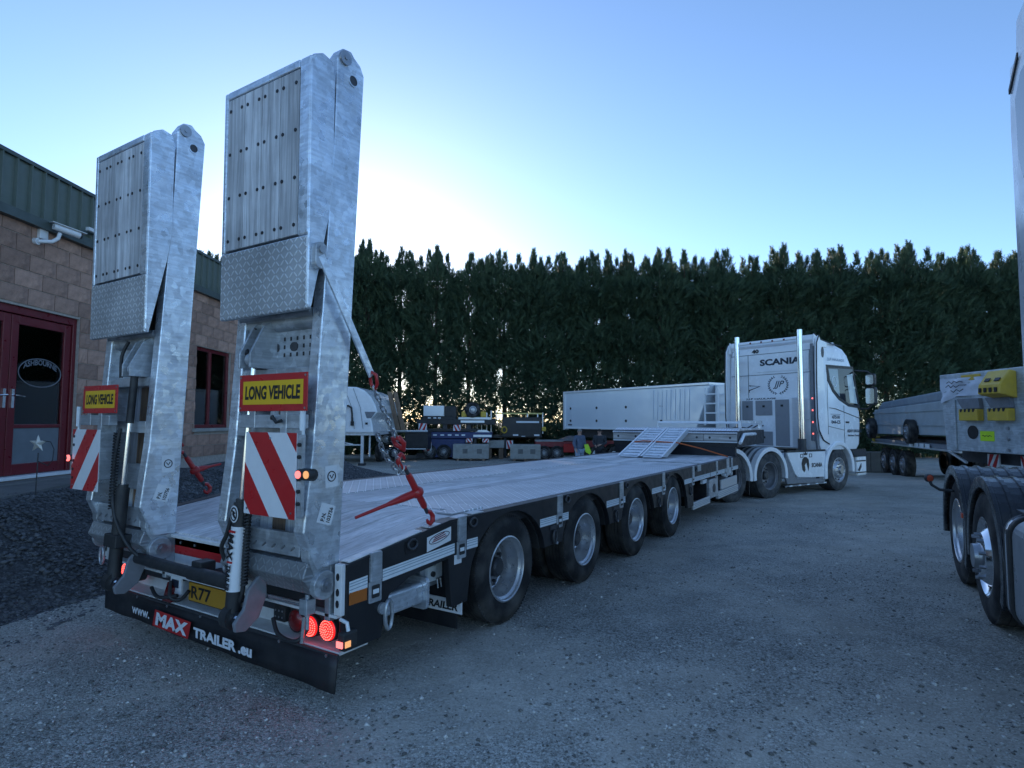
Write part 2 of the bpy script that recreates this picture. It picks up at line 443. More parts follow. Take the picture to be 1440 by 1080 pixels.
_tx = {}
def text_uv(s, bold=0.0, shear=0.0):
    """triangulated lettering as 2-D points scaled to a unit box (0..1, 0..1)"""
    key = (s, bold, shear)
    if key not in _tx:
        cu = bpy.data.curves.new('lettering_outline', 'FONT')
        cu.body = s; cu.offset = bold; cu.shear = shear; cu.resolution_u = 3; cu.fill_mode = 'FRONT'
        ob = bpy.data.objects.new('lettering_outline', cu)
        COL.objects.link(ob)
        dg = bpy.context.evaluated_depsgraph_get()
        me = bpy.data.meshes.new_from_object(ob.evaluated_get(dg))
        V = np.array([v.co[:2] for v in me.vertices]); F = [list(p.vertices) for p in me.polygons]
        bpy.data.objects.remove(ob); bpy.data.curves.remove(cu); bpy.data.meshes.remove(me)
        lo, hi = V.min(0), V.max(0)
        _tx[key] = ((V - lo) / (hi - lo), F, (hi - lo)[0] / (hi - lo)[1])
    return _tx[key]

def lettering(s, parent, org, U, Vv, w, h, m, bold=0.02, shear=0.0, off=0.0015, name='lettering', warp=None):
    """flat lettering; org = lower left corner, U and Vv unit axes of the surface"""
    P, F, asp = text_uv(s, bold, shear)
    org, U, Vv = Vector(org), Vector(U).normalized(), Vector(Vv).normalized()
    n = U.cross(Vv).normalized()
    b = MB()
    pts = []
    for p in P:
        a, c = p[0] * w, p[1] * h
        if warp: a, c = warp(a, c)
        pts.append(org + U * a + Vv * c + n * off)
    b.add(pts, F)
    return b.build(name, m, parent)

# ------------------------------------------------------------------ yard frame: a = away from the entrance, b = to the right
AX, BX = Vector((-math.sin(YAW), math.cos(YAW), 0)), Vector((math.cos(YAW), math.sin(YAW), 0))
_ga = [(-400, 0), (9, 0), (12, -0.09), (16.5, -0.13), (20, -0.30), (25, -0.55), (30, -0.60), (5000, -0.60)]
def ground_z(a):
    for (a0, z0), (a1, z1) in zip(_ga, _ga[1:]):
        if a <= a1:
            t = (a - a0) / (a1 - a0)
            return z0 + (z1 - z0) * t * t * (3 - 2 * t)
    return -0.60
def yard(b, a, z=None):
    p = Vector((CAM.x, CAM.y, 0)) + AX * a + BX * b
    p.z = ground_z(a) if z is None else z
    return p
# ================================================================== GROUND
def gravel_mat(name, c0, c1, c2, sc=70.0, bump=0.9, tracks=True):
    m = bpy.data.materials.new(name); m.use_nodes = True
    nt = m.node_tree; N = nt.nodes; b = N['Principled BSDF']
    tc = N.new('ShaderNodeTexCoord')
    def noise(s, d=6, r=0.6, vec=None):
        n = N.new('ShaderNodeTexNoise'); n.inputs['Scale'].default_value = s; n.inputs['Detail'].default_value = d; n.inputs['Roughness'].default_value = r
        lnk(nt, vec or tc.outputs['Object'], n.inputs[0]); return n.outputs[0]
    def rng(src, lo, hi, a, c):
        q = N.new('ShaderNodeMapRange'); q.inputs[1].default_value = lo; q.inputs[2].default_value = hi; q.inputs[3].default_value = a; q.inputs[4].default_value = c
        lnk(nt, src, q.inputs[0]); return q.outputs[0]
    def M(op, a, c):
        k = N.new('ShaderNodeMath'); k.operation = op
        for i, q in enumerate((a, c)):
            if isinstance(q, (int, float)): k.inputs[i].default_value = q
            else: lnk(nt, q, k.inputs[i])
        return k.outputs[0]
    def voro(s):
        v = N.new('ShaderNodeTexVoronoi'); v.inputs['Scale'].default_value = s; lnk(nt, tc.outputs['Object'], v.inputs[0]); return v
    va, vb = voro(sc), voro(sc * 2.3)
    sa = N.new('ShaderNodeSeparateColor'); lnk(nt, va.outputs['Color'], sa.inputs[0])
    sb = N.new('ShaderNodeSeparateColor'); lnk(nt, vb.outputs['Color'], sb.inputs[0])
    # fine grit packed between stones: where patches of fines lie the stones vanish
    fines = rng(noise(0.55, 7, 0.62), 0.44, 0.62, 0, 1)
    if tracks:
        vm = N.new('ShaderNodeVectorMath'); vm.operation = 'DISTANCE'; lnk(nt, tc.outputs['Object'], vm.inputs[0])
        p = yard(7, -7, 0); vm.inputs[1].default_value = p
        wob = M('MULTIPLY', noise(0.22, 3), 3.2)
        cx_ = N.new('ShaderNodeCombineXYZ'); lnk(nt, M('ADD', vm.outputs['Value'], wob), cx_.inputs[0])
        tr = rng(noise(2.1, 5, 0.7, cx_.outputs[0]), 0.46, 0.64, 0, 1)
        tr = M('MULTIPLY', tr, rng(noise(0.35, 4), 0.38, 0.6, 0.15, 1))
        fines = M('MINIMUM', M('ADD', fines, tr), 1.0)
    st = M('ADD', M('MULTIPLY', sa.outputs[0], 0.6), M('MULTIPLY', sb.outputs[1], 0.4))
    tone = N.new('ShaderNodeValToRGB')
    e = tone.color_ramp.elements; e[0].position = 0.1; e[0].color = (*c0, 1); e[1].position = 0.55; e[1].color = (*c1, 1)
    q = e.new(0.93); q.color = (*c2, 1)
    lnk(nt, st, tone.inputs[0])
    fm = N.new('ShaderNodeMix'); fm.data_type = 'RGBA'; lnk(nt, M('MULTIPLY', fines, 0.72), fm.inputs[0]); lnk(nt, tone.outputs[0], fm.inputs[6])
    fm.inputs[7].default_value = (c1[0] * 0.74, c1[1] * 0.70, c1[2] * 0.65, 1)
    big = rng(noise(0.16, 5), 0.35, 0.65, 0.74, 1.25)
    mid = rng(noise(2.6, 6), 0.3, 0.7, 0.85, 1.12)
    k = M('MULTIPLY', big, mid)
    cb = N.new('ShaderNodeCombineColor')
    for i in range(3): lnk(nt, k, cb.inputs[i])
    mx = N.new('ShaderNodeMix'); mx.data_type = 'RGBA'; mx.blend_type = 'MULTIPLY'; mx.inputs[0].default_value = 1
    lnk(nt, fm.outputs[2], mx.inputs[6]); lnk(nt, cb.outputs[0], mx.inputs[7]); lnk(nt, mx.outputs[2], b.inputs['Base Color'])
    b.inputs['Roughness'].default_value = 0.9; b.inputs['Specular IOR Level'].default_value = 0.3
    h = M('ADD', M('MULTIPLY', va.outputs['Distance'], -1.0), M('MULTIPLY', vb.outputs['Distance'], -0.5))
    h = M('ADD', M('MULTIPLY', h, M('SUBTRACT', 1.15, fines)), M('MULTIPLY', noise(9, 6), 0.9))
    bp = N.new('ShaderNodeBump'); bp.inputs['Strength'].default_value = bump; bp.inputs['Distance'].default_value = 0.016
    lnk(nt, h, bp.inputs['Height']); lnk(nt, bp.outputs[0], b.inputs['Normal'])
    return m

GRAVEL = gravel_mat('yard_gravel', (0.20, 0.19, 0.165), (0.52, 0.495, 0.44), (0.88, 0.86, 0.80), 90.0, 0.95)
GRAVELD = gravel_mat('dark_coarse_gravel', (0.03, 0.031, 0.034), (0.085, 0.086, 0.09), (0.26, 0.26, 0.26), 32, 1.0, False)
STONE1 = mat('grey_chippings', (0.56, 0.545, 0.51), 0.85, 0, 0.5, 3.5)
STONE3 = mat('slate_chippings', (0.16, 0.155, 0.14), 0.8, 0, 0.5, 3.5)
STONE2 = mat('dark_stones', (0.095, 0.096, 0.10), 0.85, 0, 0.6, 6)

def _axis(fine, step, lo, hi):
    xs = list(np.arange(fine[0], fine[1] + 1e-6, step))
    g, s = fine[1], step
    while g < hi: s *= 1.35; g += s; xs.append(min(g, hi))
    g, s = fine[0], step
    while g > lo: s *= 1.35; g -= s; xs.insert(0, max(g, lo))
    return xs
_as, _bs = _axis((-2, 44), 0.5, -300, 900), _axis((-14, 22), 0.5, -800, 800)
_rng = np.random.default_rng(3)
gv, gf = [], []
for a in _as:
    for b_ in _bs:
        p = yard(b_, a)
        rut = 0.012 * math.sin(a * 1.7 + b_ * 0.6) + 0.01 * math.sin(b_ * 1.9 - a * 0.5)
        if -20 < b_ < 30 and -5 < a < 50: p.z += rut * min(1, max(0, (a - 9) / 4))
        gv.append(p)
nb = len(_bs)
for i in range(len(_as) - 1):
    for j in range(nb - 1):
        gf.append((i * nb + j, i * nb + j + 1, (i + 1) * nb + j + 1, (i + 1) * nb + j))
g = MB().add(gv, gf).build('ground', GRAVEL, smooth=80)
tag(g, 'grey compacted gravel yard', None, None, 'structure')

def stones(name, pts, sizes, m, seed):
    rg = np.random.default_rng(seed)
    n = len(pts)
    base = np.array([(1, 0, 0), (-1, 0, 0), (0, 1, 0), (0, -1, 0), (0, 0, 1), (0, 0, -1)], float)
    F0 = np.array([(0, 2, 4), (2, 1, 4), (1, 3, 4), (3, 0, 4), (2, 0, 5), (1, 2, 5), (3, 1, 5), (0, 3, 5)])
    V = np.repeat(base[None], n, 0) * rg.uniform(0.55, 1.3, (n, 6, 1)) + rg.normal(0, 0.15, (n, 6, 3))
    V[:, :, 2] *= 0.6
    th = rg.uniform(0, 6.28, n); c, s = np.cos(th)[:, None], np.sin(th)[:, None]
    x, y = V[:, :, 0] * c - V[:, :, 1] * s, V[:, :, 0] * s + V[:, :, 1] * c
    V = np.stack([x, y, V[:, :, 2]], -1) * sizes[:, None, None] + pts[:, None, :]
    F = F0[None] + (np.arange(n) * 6)[:, None, None]
    o = link(name, np_mesh(name, V.reshape(-1, 3), F.reshape(-1, 3), m))
    return o
_n = 52000
_a = 2.0 + 8.5 * _rng.random(_n) ** 1.35
_b = (_rng.random(_n) * 1.9 - 0.93) * (_a + 0.6)
_ok = (_b > -3.9)
_a, _b = _a[_ok], _b[_ok]
_clump = np.sin(_a * 2.1 + 1.3 * np.sin(_b * 1.7)) * np.sin(_b * 1.6 + 0.9 * np.sin(_a * 1.1)) + _rng.normal(0, 0.45, len(_a))
_k = _clump > -0.25
_a, _b = _a[_k], _b[_k]
_p = np.stack([CAM.x + AX.x * _a + BX.x * _b, CAM.y + AX.y * _a + BX.y * _b, np.full(len(_a), 0.002)], -1)
_sz = _rng.gamma(2.2, 0.0024, len(_a)).clip(0.0015, 0.02)
_h = len(_a) // 2
o = stones('loose_chippings', _p[:_h], _sz[:_h], STONE1, 5)
tag(o, 'loose pale chippings scattered over the yard', 'gravel', None, 'stuff')
o = stones('loose_chippings', _p[_h:], _sz[_h:], STONE3, 6)
tag(o, 'loose dark chippings scattered over the yard', 'gravel', None, 'stuff')

# ================================================================== BANK, PATH AND BUILDING (frame t along the wall, away; q outwards to the yard)
WD, WN = Vector((-0.524, 0.852, 0)).normalized(), Vector((0.852, 0.524, 0)).normalized()
FLOOR = 0.77
WALLQ = -6.4
def wall_pt(t, q, z): 
    p = Vector((CAM.x, CAM.y, 0)) + WD * t + WN * q
    p.z = z
    return p
def bank_z(t, q):
    f = min(1, max(0, (21 - t) / 5.0))
    q0 = q + 0.16 * math.sin(t * 1.9) + 0.07 * math.sin(t * 5.3 + 1); k = min(1, max(0, (-3.5 - q0) / 1.75)); k = k * k * (3 - 2 * k)
    return -0.015 + (0.70 * k * f if t < 17 else 0.70 * k * f) + 0.012 * math.sin(t * 3.1 + q * 2) + 0.01 * math.sin(q * 7 - t * 1.7) + (ground_z(t) if t > 9 else 0)
bv, bf = [], []
ts = np.arange(-4, 22.01, 0.25); qs = np.arange(-8, -3.29, 0.15)
for t in ts:
    for q in qs: bv.append(wall_pt(t, q, bank_z(t, q)))
for i in range(len(ts) - 1):
    for j in range(len(qs) - 1):
        bf.append((i * len(qs) + j, i * len(qs) + j + 1, (i + 1) * len(qs) + j + 1, (i + 1) * len(qs) + j))
o = MB().add(bv, bf).build('gravel_bank', GRAVELD, smooth=80)
tag(o, 'dark coarse gravel bank rising to the building', None, None, 'structure')
_n = 17000
_t = 2.2 + 9 * _rng.random(_n); _q = -3.35 - 2.2 * _rng.random(_n)
_p = np.array([wall_pt(t, q, bank_z(t, q) + 0.004) for t, q in zip(_t, _q)])
o = stones('bank_stones', _p, _rng.gamma(4.0, 0.0042, _n).clip(0.004, 0.04), STONE2, 9)
tag(o, 'dark loose stones lying on the bank by the building', 'gravel', None, 'stuff')

b = MB()
edge = [(-2, -4.9), (3, -4.95), (5.5, -5.15), (6.4, -5.3), (7.2, -5.5), (8.4, -5.75), (9.4, -5.8), (9.4, -6.37), (-2, -6.37)]
vs_ = [wall_pt(t, q, 0.60) for t, q in edge] + [wall_pt(t, q, 0.715) for t, q in edge]
n = len(edge)
b.add(vs_, [tuple(range(n)), tuple(range(2 * n - 1, n - 1, -1))] + [(i, n + i, n + (i + 1) % n, (i + 1) % n) for i in range(n)])
o = b.build('concrete_path', CONCD); tag(o, 'grey concrete path in front of the red doors', None, None, 'structure')
b = MB()
for t0, t1, q0, q1, z1 in ((7.55, 9.2, -5.62, -5.0, 0.60),):
    vs_ = [wall_pt(t, q, z) for z in (0.35, z1) for t, q in ((t0, q0), (t1, q0), (t1, q1), (t0, q1))]
    b.add(vs_, [(0, 1, 2, 3), (7, 6, 5, 4), (0, 4, 5, 1), (1, 5, 6, 2), (2, 6, 7, 3), (3, 7, 4, 0)])
o = b.build('lower_step', CONCD, bevel=0.01); tag(o, 'low grey concrete step beside the gravel bank', None, None, 'structure')
b = MB()
vs_ = [wall_pt(t, q, z) for z in (0.2, 0.52) for t, q in ((10.2, -5.5), (16, -5.5), (16, -4.8), (10.2, -4.8))]
b.add(vs_, [(0, 1, 2, 3), (7, 6, 5, 4), (0, 4, 5, 1), (1, 5, 6, 2), (2, 6, 7, 3), (3, 7, 4, 0)])
o = b.build('concrete_kerb', CONCD, bevel=0.01); tag(o, 'concrete strip along the far end of the building', None, None, 'structure')

# ---- building: local x = t, local y = into the building, z from its floor
BLOCK = mat('pink_split_block', (0.42, 0.255, 0.19), 0.92, 0, 0.30, 7, 0.9, 26, ((0.22, 0.145, 0.115), 0.5, 2.0))
def block_material():
    m = BLOCK; nt = m.node_tree; N = nt.nodes; b = N['Principled BSDF']
    src = b.inputs['Base Color'].links[0].from_socket
    oi = N.new('ShaderNodeObjectInfo'); mr = N.new('ShaderNodeMapRange'); mr.inputs[3].default_value = 0.72; mr.inputs[4].default_value = 1.2
    lnk(nt, oi.outputs['Random'], mr.inputs[0])
    cb = N.new('ShaderNodeCombineColor')
    for i in range(3): lnk(nt, mr.outputs[0], cb.inputs[i])
    mx = N.new('ShaderNodeMix'); mx.data_type = 'RGBA'; mx.blend_type = 'MULTIPLY'; mx.inputs[0].default_value = 1
    lnk(nt, src, mx.inputs[6]); lnk(nt, cb.outputs[0], mx.inputs[7]); lnk(nt, mx.outputs[2], b.inputs['Base Color'])
block_material()
MORTAR = mat('mortar', (0.42, 0.36, 0.31), 0.95, 0, 0.2, 20, 0.3, 90)
CLAD = mat('green_cladding', (0.095, 0.125, 0.105), 0.5, 0, 0.15, 3, dust=((0.16, 0.17, 0.14), 0.35, 2))
CLADT = mat('green_gutter', (0.055, 0.075, 0.068), 0.5, 0, 0.15, 3)
DOORRED = mat('dark_red_frame', (0.150, 0.012, 0.018), 0.35, 0, 0.1, 6)
INTER = mat('dark_interior', (0.12, 0.12, 0.125), 0.9)
PANELG = mat('grey_door_panel', (0.16, 0.18, 0.20), 0.4)
REALG = bpy.data.materials.new('clear_glass'); REALG.use_nodes = True
_n_ = REALG.node_tree.nodes; _b = _n_['Principled BSDF']
_tr = _n_.new('ShaderNodeBsdfTransparent'); _gl = _n_.new('ShaderNodeBsdfGlossy'); _gl.inputs['Roughness'].default_value = 0.03
_fr = _n_.new('ShaderNodeFresnel'); _fr.inputs[0].default_value = 1.6; _mxs = _n_.new('ShaderNodeMixShader')
_tr.inputs[0].default_value = (0.75, 0.80, 0.82, 1)
REALG.node_tree.links.new(_fr.outputs[0], _mxs.inputs[0]); REALG.node_tree.links.new(_tr.outputs[0], _mxs.inputs[1]); REALG.node_tree.links.new(_gl.outputs[0], _mxs.inputs[2])
REALG.node_tree.links.new(_mxs.outputs[0], _n_['Material Output'].inputs[0])

_org = wall_pt(0, WALLQ, FLOOR)
bld = thing('office_building', 'low pinkish blockwork building with green metal fascia and dark red doors', 'building', _org, math.atan2(WD.y, WD.x))
T0, T1, EAVE = 1.0, 19.0, 3.33
DOOR = (6.42, 8.60, 0.0, 2.19); WIN = (11.78, 13.2, 0.57, 2.21)
b = MB()
for x0, x1, z0, z1 in ((T0, DOOR[0], -0.9, EAVE), (DOOR[0], DOOR[1], DOOR[3], EAVE), (DOOR[1], WIN[0], -0.9, EAVE), (WIN[0], WIN[1], -0.9, WIN[2]), (WIN[0], WIN[1], WIN[3], EAVE), (WIN[1], T1, -0.9, EAVE)):
    b.box(x0, x1, 0.012, 0.30, z0, z1)
b.box(T0, DOOR[1], 0.012, 0.3, -0.9, -0.02)
wall = b.build('wall', MORTAR, bld)
_bl = {}
def block_mesh(w, h):
    k = (round(w, 2), round(h, 2))
    if k not in _bl:
        nx, nz = 5, 3
        vv, ff = [], []
        for j in range(nz + 1):
            for i in range(nx + 1):
                ed = i in (0, nx) or j in (0, nz)
                vv.append((w * i / nx, 0 if ed else -random.uniform(0.004, 0.016), h * j / nz))
        for j in range(nz):
            for i in range(nx):
                ff.append((j * 6 + i, j * 6 + i + 1, (j + 1) * 6 + i + 1, (j + 1) * 6 + i))
        bb = MB().add(vv, ff)
        bb.add([(0, 0, 0), (w, 0, 0), (w, 0, h), (0, 0, h), (0, 0.03, 0), (w, 0.03, 0), (w, 0.03, h), (0, 0.03, h)], [(0, 4, 5, 1), (1, 5, 6, 2), (2, 6, 7, 3), (3, 7, 4, 0)])
        _bl[k] = bb.mesh('block', BLOCK)
    return _bl[k]
CH = EAVE / 15
def course(x0, x1, z, k):
    x = x0; off = 0.225 if k % 2 else 0.0
    first = math.floor((x0 - off) / 0.45) * 0.45 + off
    e = first
    while e < x1 - 0.02:
        a_, c_ = max(e, x0), min(e + 0.45, x1)
        if c_ - a_ > 0.06:
            link('block', block_mesh(c_ - a_ - 0.011, CH - 0.011), wall, (a_ + 0.0055, 0.0, z + 0.0055))
        e += 0.45
for k in range(15):
    z = k * CH; segs = [(6.0, 14.4)]
    for (d0, d1, dz0, dz1) in (DOOR, WIN):
        if z < dz1 - 0.08 and z + CH > dz0 + 0.08:
            segs = [s for (x0, x1) in segs for s in ((x0, min(x1, d0)), (max(x0, d1), x1)) if s[1] - s[0] > 0.05 and not (s[0] >= d0 and s[1] <= d1)]
    for x0, x1 in segs: course(x0, x1, z, k)
# fascia panels
pm = MB(); pm.prism([(0, 0), (0.19, 0), (0.19, -0.0), (0.2, -0.035), (0.213, -0.035), (0.223, 0), (0.223, 0.02), (0, 0.02)], 'z', 0, 0.70)
pme = pm.mesh('fascia_panel', CLAD)
fas = MB().box(T0, T1, 0.02, 0.30, EAVE, 4.06).build('fascia', CLAD, bld)
x = 4.0
while x < 18.7:
    link('fascia_panel', pme, fas, (x, -0.02, EAVE + 0.02)); x += 0.223
MB().prism([(-0.10, EAVE - 0.07), (-0.10, EAVE + 0.05), (-0.085, EAVE + 0.05), (-0.085, EAVE - 0.05), (-0.015, EAVE - 0.05), (-0.015, EAVE + 0.06), (0.0, EAVE + 0.06), (0.0, EAVE - 0.07)], 'x', T0, T1).build('gutter', CLADT, bld)
MB().prism([(-0.06, 4.04), (-0.06, 4.09), (0.4, 4.11), (0.4, 4.04)], 'x', T0, T1).build('roof_capping', CLADT, bld)
MB().prism([(0.3, 4.04), (8, 4.6), (8, 4.5), (0.3, 3.94)], 'x', T0, T1).build('roof', CLAD, bld)
MB().box(T0, T0 + 0.2, 0.3, 8, -0.9, 4.0).box(T1 - 0.2, T1, 0.3, 8, -0.9, 4.0).build('end_wall', MORTAR, bld)
# interior
MB().box(DOOR[0] - 0.6, DOOR[1] + 0.6, 3.0, 3.1, -0.02, 2.6).box(DOOR[0] - 0.6, DOOR[1] + 0.6, 0.31, 3.0, -0.02, 0.0).box(DOOR[0] - 0.6, DOOR[0] - 0.5, .31, 3, 0, 2.6).box(DOOR[1] + 0.5, DOOR[1] + 0.6, .31, 3, 0, 2.6).build('lobby', INTER, bld)
MB().box(WIN[0] - 0.4, WIN[1] + 0.4, 2.2, 2.3, 0, 2.6).build('room_wall', INTER, bld)
# double door
def leaf(x0, x1, hx):
    d = holder('door', bld)
    b = MB(); f = 0.115
    b.box(x0, x0 + f, 0.07, 0.13, 0.02, 2.08).box(x1 - f, x1, 0.07, 0.13, 0.02, 2.08).box(x0 + f, x1 - f, 0.071, 0.129, 1.965, 2.08).box(x0 + f, x1 - f, 0.071, 0.129, 0.02, 0.16).box(x0 + f, x1 - f, 0.075, 0.125, 0.62, 0.67)
    b.build('door_frame', DOORRED, d, bevel=0.006)
    MB().box(x0 + f, x1 - f, 0.095, 0.105, 0.67, 1.965).build('pane', REALG, d)
    MB().box(x0 + f, x1 - f, 0.09, 0.11, 0.16, 0.62).build('lower_panel', PANELG, d)
    h = MB(); h.box(hx - 0.02, hx + 0.02, 0.055, 0.07, 0.88, 1.12)
    s = 1 if hx < (x0 + x1) / 2 else -1
    h.tube([(hx, 0.06, 1.04), (hx, 0.015, 1.04), (hx + s * 0.03, 0.01, 1.04), (hx + s * 0.13, 0.012, 1.03)], 0.010, 8)
    h.build('handle', CHROME, d, smooth=40)
    return d
MB().box(DOOR[0], DOOR[0] + 0.07, 0.05, 0.15, 0, DOOR[3]).box(DOOR[1] - 0.07, DOOR[1], 0.05, 0.15, 0, DOOR[3]).box(DOOR[0] + .07, DOOR[1] - .07, 0.05, 0.15, 2.09, DOOR[3]).build('door_surround', DOORRED, bld, bevel=0.006)
MB().box(DOOR[0] - 0.05, DOOR[1] + 0.05, -0.06, 0.14, -0.03, 0.012).build('threshold', STICK, bld, bevel=0.004)
MB().box(DOOR[0] - 0.1, DOOR[1] + 0.1, -0.30, -0.07, -0.16, -0.04).build('door_step', CONCD, bld, bevel=0.01)
leaf(DOOR[0] + 0.08, 7.50, 7.44)
d2 = leaf(7.51, DOOR[1] - 0.08, 7.57)
# oval shop sign and notices behind the glass
FAINT = mat('faint_etched_film', (0.16, 0.17, 0.19), 0.6)
sg = MB()
ring = [(8.03 + 0.36 * math.cos(t), 1.36 + 0.19 * math.sin(t)) for t in np.linspace(0, 2 * math.pi, 40)[:-1]]
sg.tube([(x, 0.092, z) for x, z in ring], 0.007, 6, True)
sg.build('oval_sign', FAINT, d2)
lettering('ASHBOURNE', d2, (7.745, 0.0945, 1.395), (1, 0, 0), (0, 0, 1), 0.57, 0.075, FAINT, 0.03, warp=lambda a, c: (a, c + 0.07 * (1 - ((a - 0.285) / 0.285) ** 2)))
PAPER = mat('pale_notice', (0.62, 0.66, 0.70), 0.7)
for x, z, w, h_ in ((7.68, 1.55, 0.5, 0.22), (7.9, 0.95, 0.4, 0.2), (7.72, 1.2, 0.3, 0.12), (6.8, 1.5, .5, .3), (6.9, 1.0, .4, .3)):
    MB().box(x, x + w, 0.6, 0.61, z, z + h_).build('notice', PAPER, bld)
# window
w = holder('window', bld)
f = 0.07
b = MB(); x0, x1, z0, z1 = WIN
xm = 12.42
b.box(x0, x0 + f, 0.06, 0.13, z0, z1).box(x1 - f, x1, 0.06, 0.13, z0, z1).box(x0 + f, x1 - f, 0.061, 0.129, z1 - f, z1).box(x0 + f, x1 - f, 0.061, 0.129, z0, z0 + f).box(xm - 0.04, xm + 0.04, 0.06, 0.13, z0 + f, z1 - f)
b.build('frame', DOORRED, w, bevel=0.005)
MB().box(x0 + f, xm - 0.04, 0.09, 0.10, z0 + f, z1 - f).build('pane', REALG, w)
MB().box(xm + 0.04, x1 - f, 0.09, 0.10, z0 + f, z1 - f).build('pane', REALG, w)
MB().box(x0 - 0.08, x1 + 0.08, -0.06, 0.14, z0 - 0.07, z0).build('sill', CONC, w, bevel=0.006)
BLIND = mat('grey_blind', (0.22, 0.26, 0.30), 0.6)
for i in range(6):
    MB().box(x0 + 0.08 + i * 0.22, x0 + 0.28 + i * 0.22, 0.2, 0.205, z0 + 0.1, z0 + 1.0).build('blind', BLIND, w)

# camera on the wall
def wl(t, q, z): return wall_pt(t, WALLQ + q, FLOOR + z)
CCTVW = mat('white_housing', (0.72, 0.73, 0.74), 0.35)
c = thing('security_camera', 'white bullet security camera on curved arm under the green gutter', 'camera', wl(7.72, 0, 3.08), math.atan2(WD.y, WD.x))
MB().tube([(-0.02, -0.0, 0), (-0.02, -0.05, 0)], 0.045, 14).tube([(-0.02, -0.05, 0), (0.02, -0.09, 0.01), (0.10, -0.14, 0.03), (0.16, -0.17, 0.09), (0.18, -0.18, 0.17)], 0.025, 10).build('arm', CCTVW, c, smooth=50)
h = MB().tube([(0.10, -0.15, 0.24), (0.38, -0.30, 0.20)], 0.042, 14).build('housing', CCTVW, c, smooth=40)
MB().tube([(0.378, -0.299, 0.2), (0.40, -0.312, 0.197)], 0.038, 14).build('lens', BLACKP, h, smooth=40)
MB().bar((0.07, -0.135, 0.292), (0.44, -0.33, 0.238), 0.11, 0.008).build('sun_shield', CCTVW, c)
c = tag(MB().box(-0.07, 0.07, -0.05, 0, -0.065, 0.065).build('junction_box', CCTVW, None, bevel=0.008, loc=wl(7.80, 0.0, 3.20), rot=(0, 0, math.atan2(WD.y, WD.x))), 'small white junction box on the wall beside the security camera', 'box')
c = thing('flood_light', 'slim white light bar fixed to the green gutter', 'light', wl(8.66, 0.12, 3.49), math.atan2(WD.y, WD.x))
MB().box(-0.22, 0.22, -0.06, 0.0, -0.025, 0.03).build('housing', CCTVW, c, bevel=0.008)
MB().box(-0.02, 0.02, 0.0, 0.12, -0.02, 0.02).build('bracket', CLADT, c)

# star ornament on a rod
_sp = wall_pt(6.55, -5.28, 0.5)
s = thing('garden_ornament', 'pale metal star on a thin rod standing in the gravel bank', 'ornament', _sp, YAW)
pts = []
for i in range(10):
    rr = 0.10 if i % 2 == 0 else 0.042
    a = math.pi / 2 + i * math.pi / 5
    pts.append((rr * math.cos(a), 0.74 + rr * math.sin(a)))
b = MB(); n = 10
b.add([(0, -0.03, 0.74)] + [(x, 0, z) for x, z in pts] + [(0, 0.03, 0.74)], [(0, 1 + i, 1 + (i + 1) % n) for i in range(n)] + [(n + 1, 1 + (i + 1) % n, 1 + i) for i in range(n)])
b.build('star', mat('pale_metal', (0.6, 0.58, 0.52), 0.5, 0.2), s)
MB().tube([(0, 0, 0), (0.01, 0, 0.64)], 0.006, 6).tube([(0.01, 0, 0.55), (0.12, 0, 0.50), (0.17, 0, 0.56), (0.18, 0, 0.68), (0.14, 0, 0.76), (0.06, 0, 0.77)], 0.005, 6).build('rod', DARKST, s)

# ================================================================== HEDGE OF TALL CONIFERS
LEAF = bpy.data.materials.new('conifer_foliage'); LEAF.use_nodes = True
nt = LEAF.node_tree; N = nt.nodes; b = N['Principled BSDF']
tc = N.new('ShaderNodeTexCoord'); no = N.new('ShaderNodeTexNoise'); no.inputs['Scale'].default_value = 1.6; no.inputs['Detail'].default_value = 5
lnk(nt, tc.outputs['Object'], no.inputs[0])
cr = N.new('ShaderNodeValToRGB'); cr.color_ramp.elements[0].position = 0.3; cr.color_ramp.elements[0].color = (0.036, 0.068, 0.044, 1)
cr.color_ramp.elements[1].position = 0.72; cr.color_ramp.elements[1].color = (0.088, 0.138, 0.078, 1)
lnk(nt, no.outputs[0], cr.inputs[0]); lnk(nt, cr.outputs[0], b.inputs['Base Color'])
b.inputs['Roughness'].default_value = 0.65; b.inputs['Specular IOR Level'].default_value = 0.25
tl = N.new('ShaderNodeBsdfTranslucent'); ms = N.new('ShaderNodeMixShader'); ms.inputs[0].default_value = 0.22
lnk(nt, cr.outputs[0], tl.inputs[0]); lnk(nt, b.outputs[0], ms.inputs[1]); lnk(nt, tl.outputs[0], ms.inputs[2])
lnk(nt, ms.outputs[0], N['Material Output'].inputs[0])
BARK = mat('conifer_bark', (0.075, 0.055, 0.042), 0.9, 0, 0.3, 6, 0.6, 30)

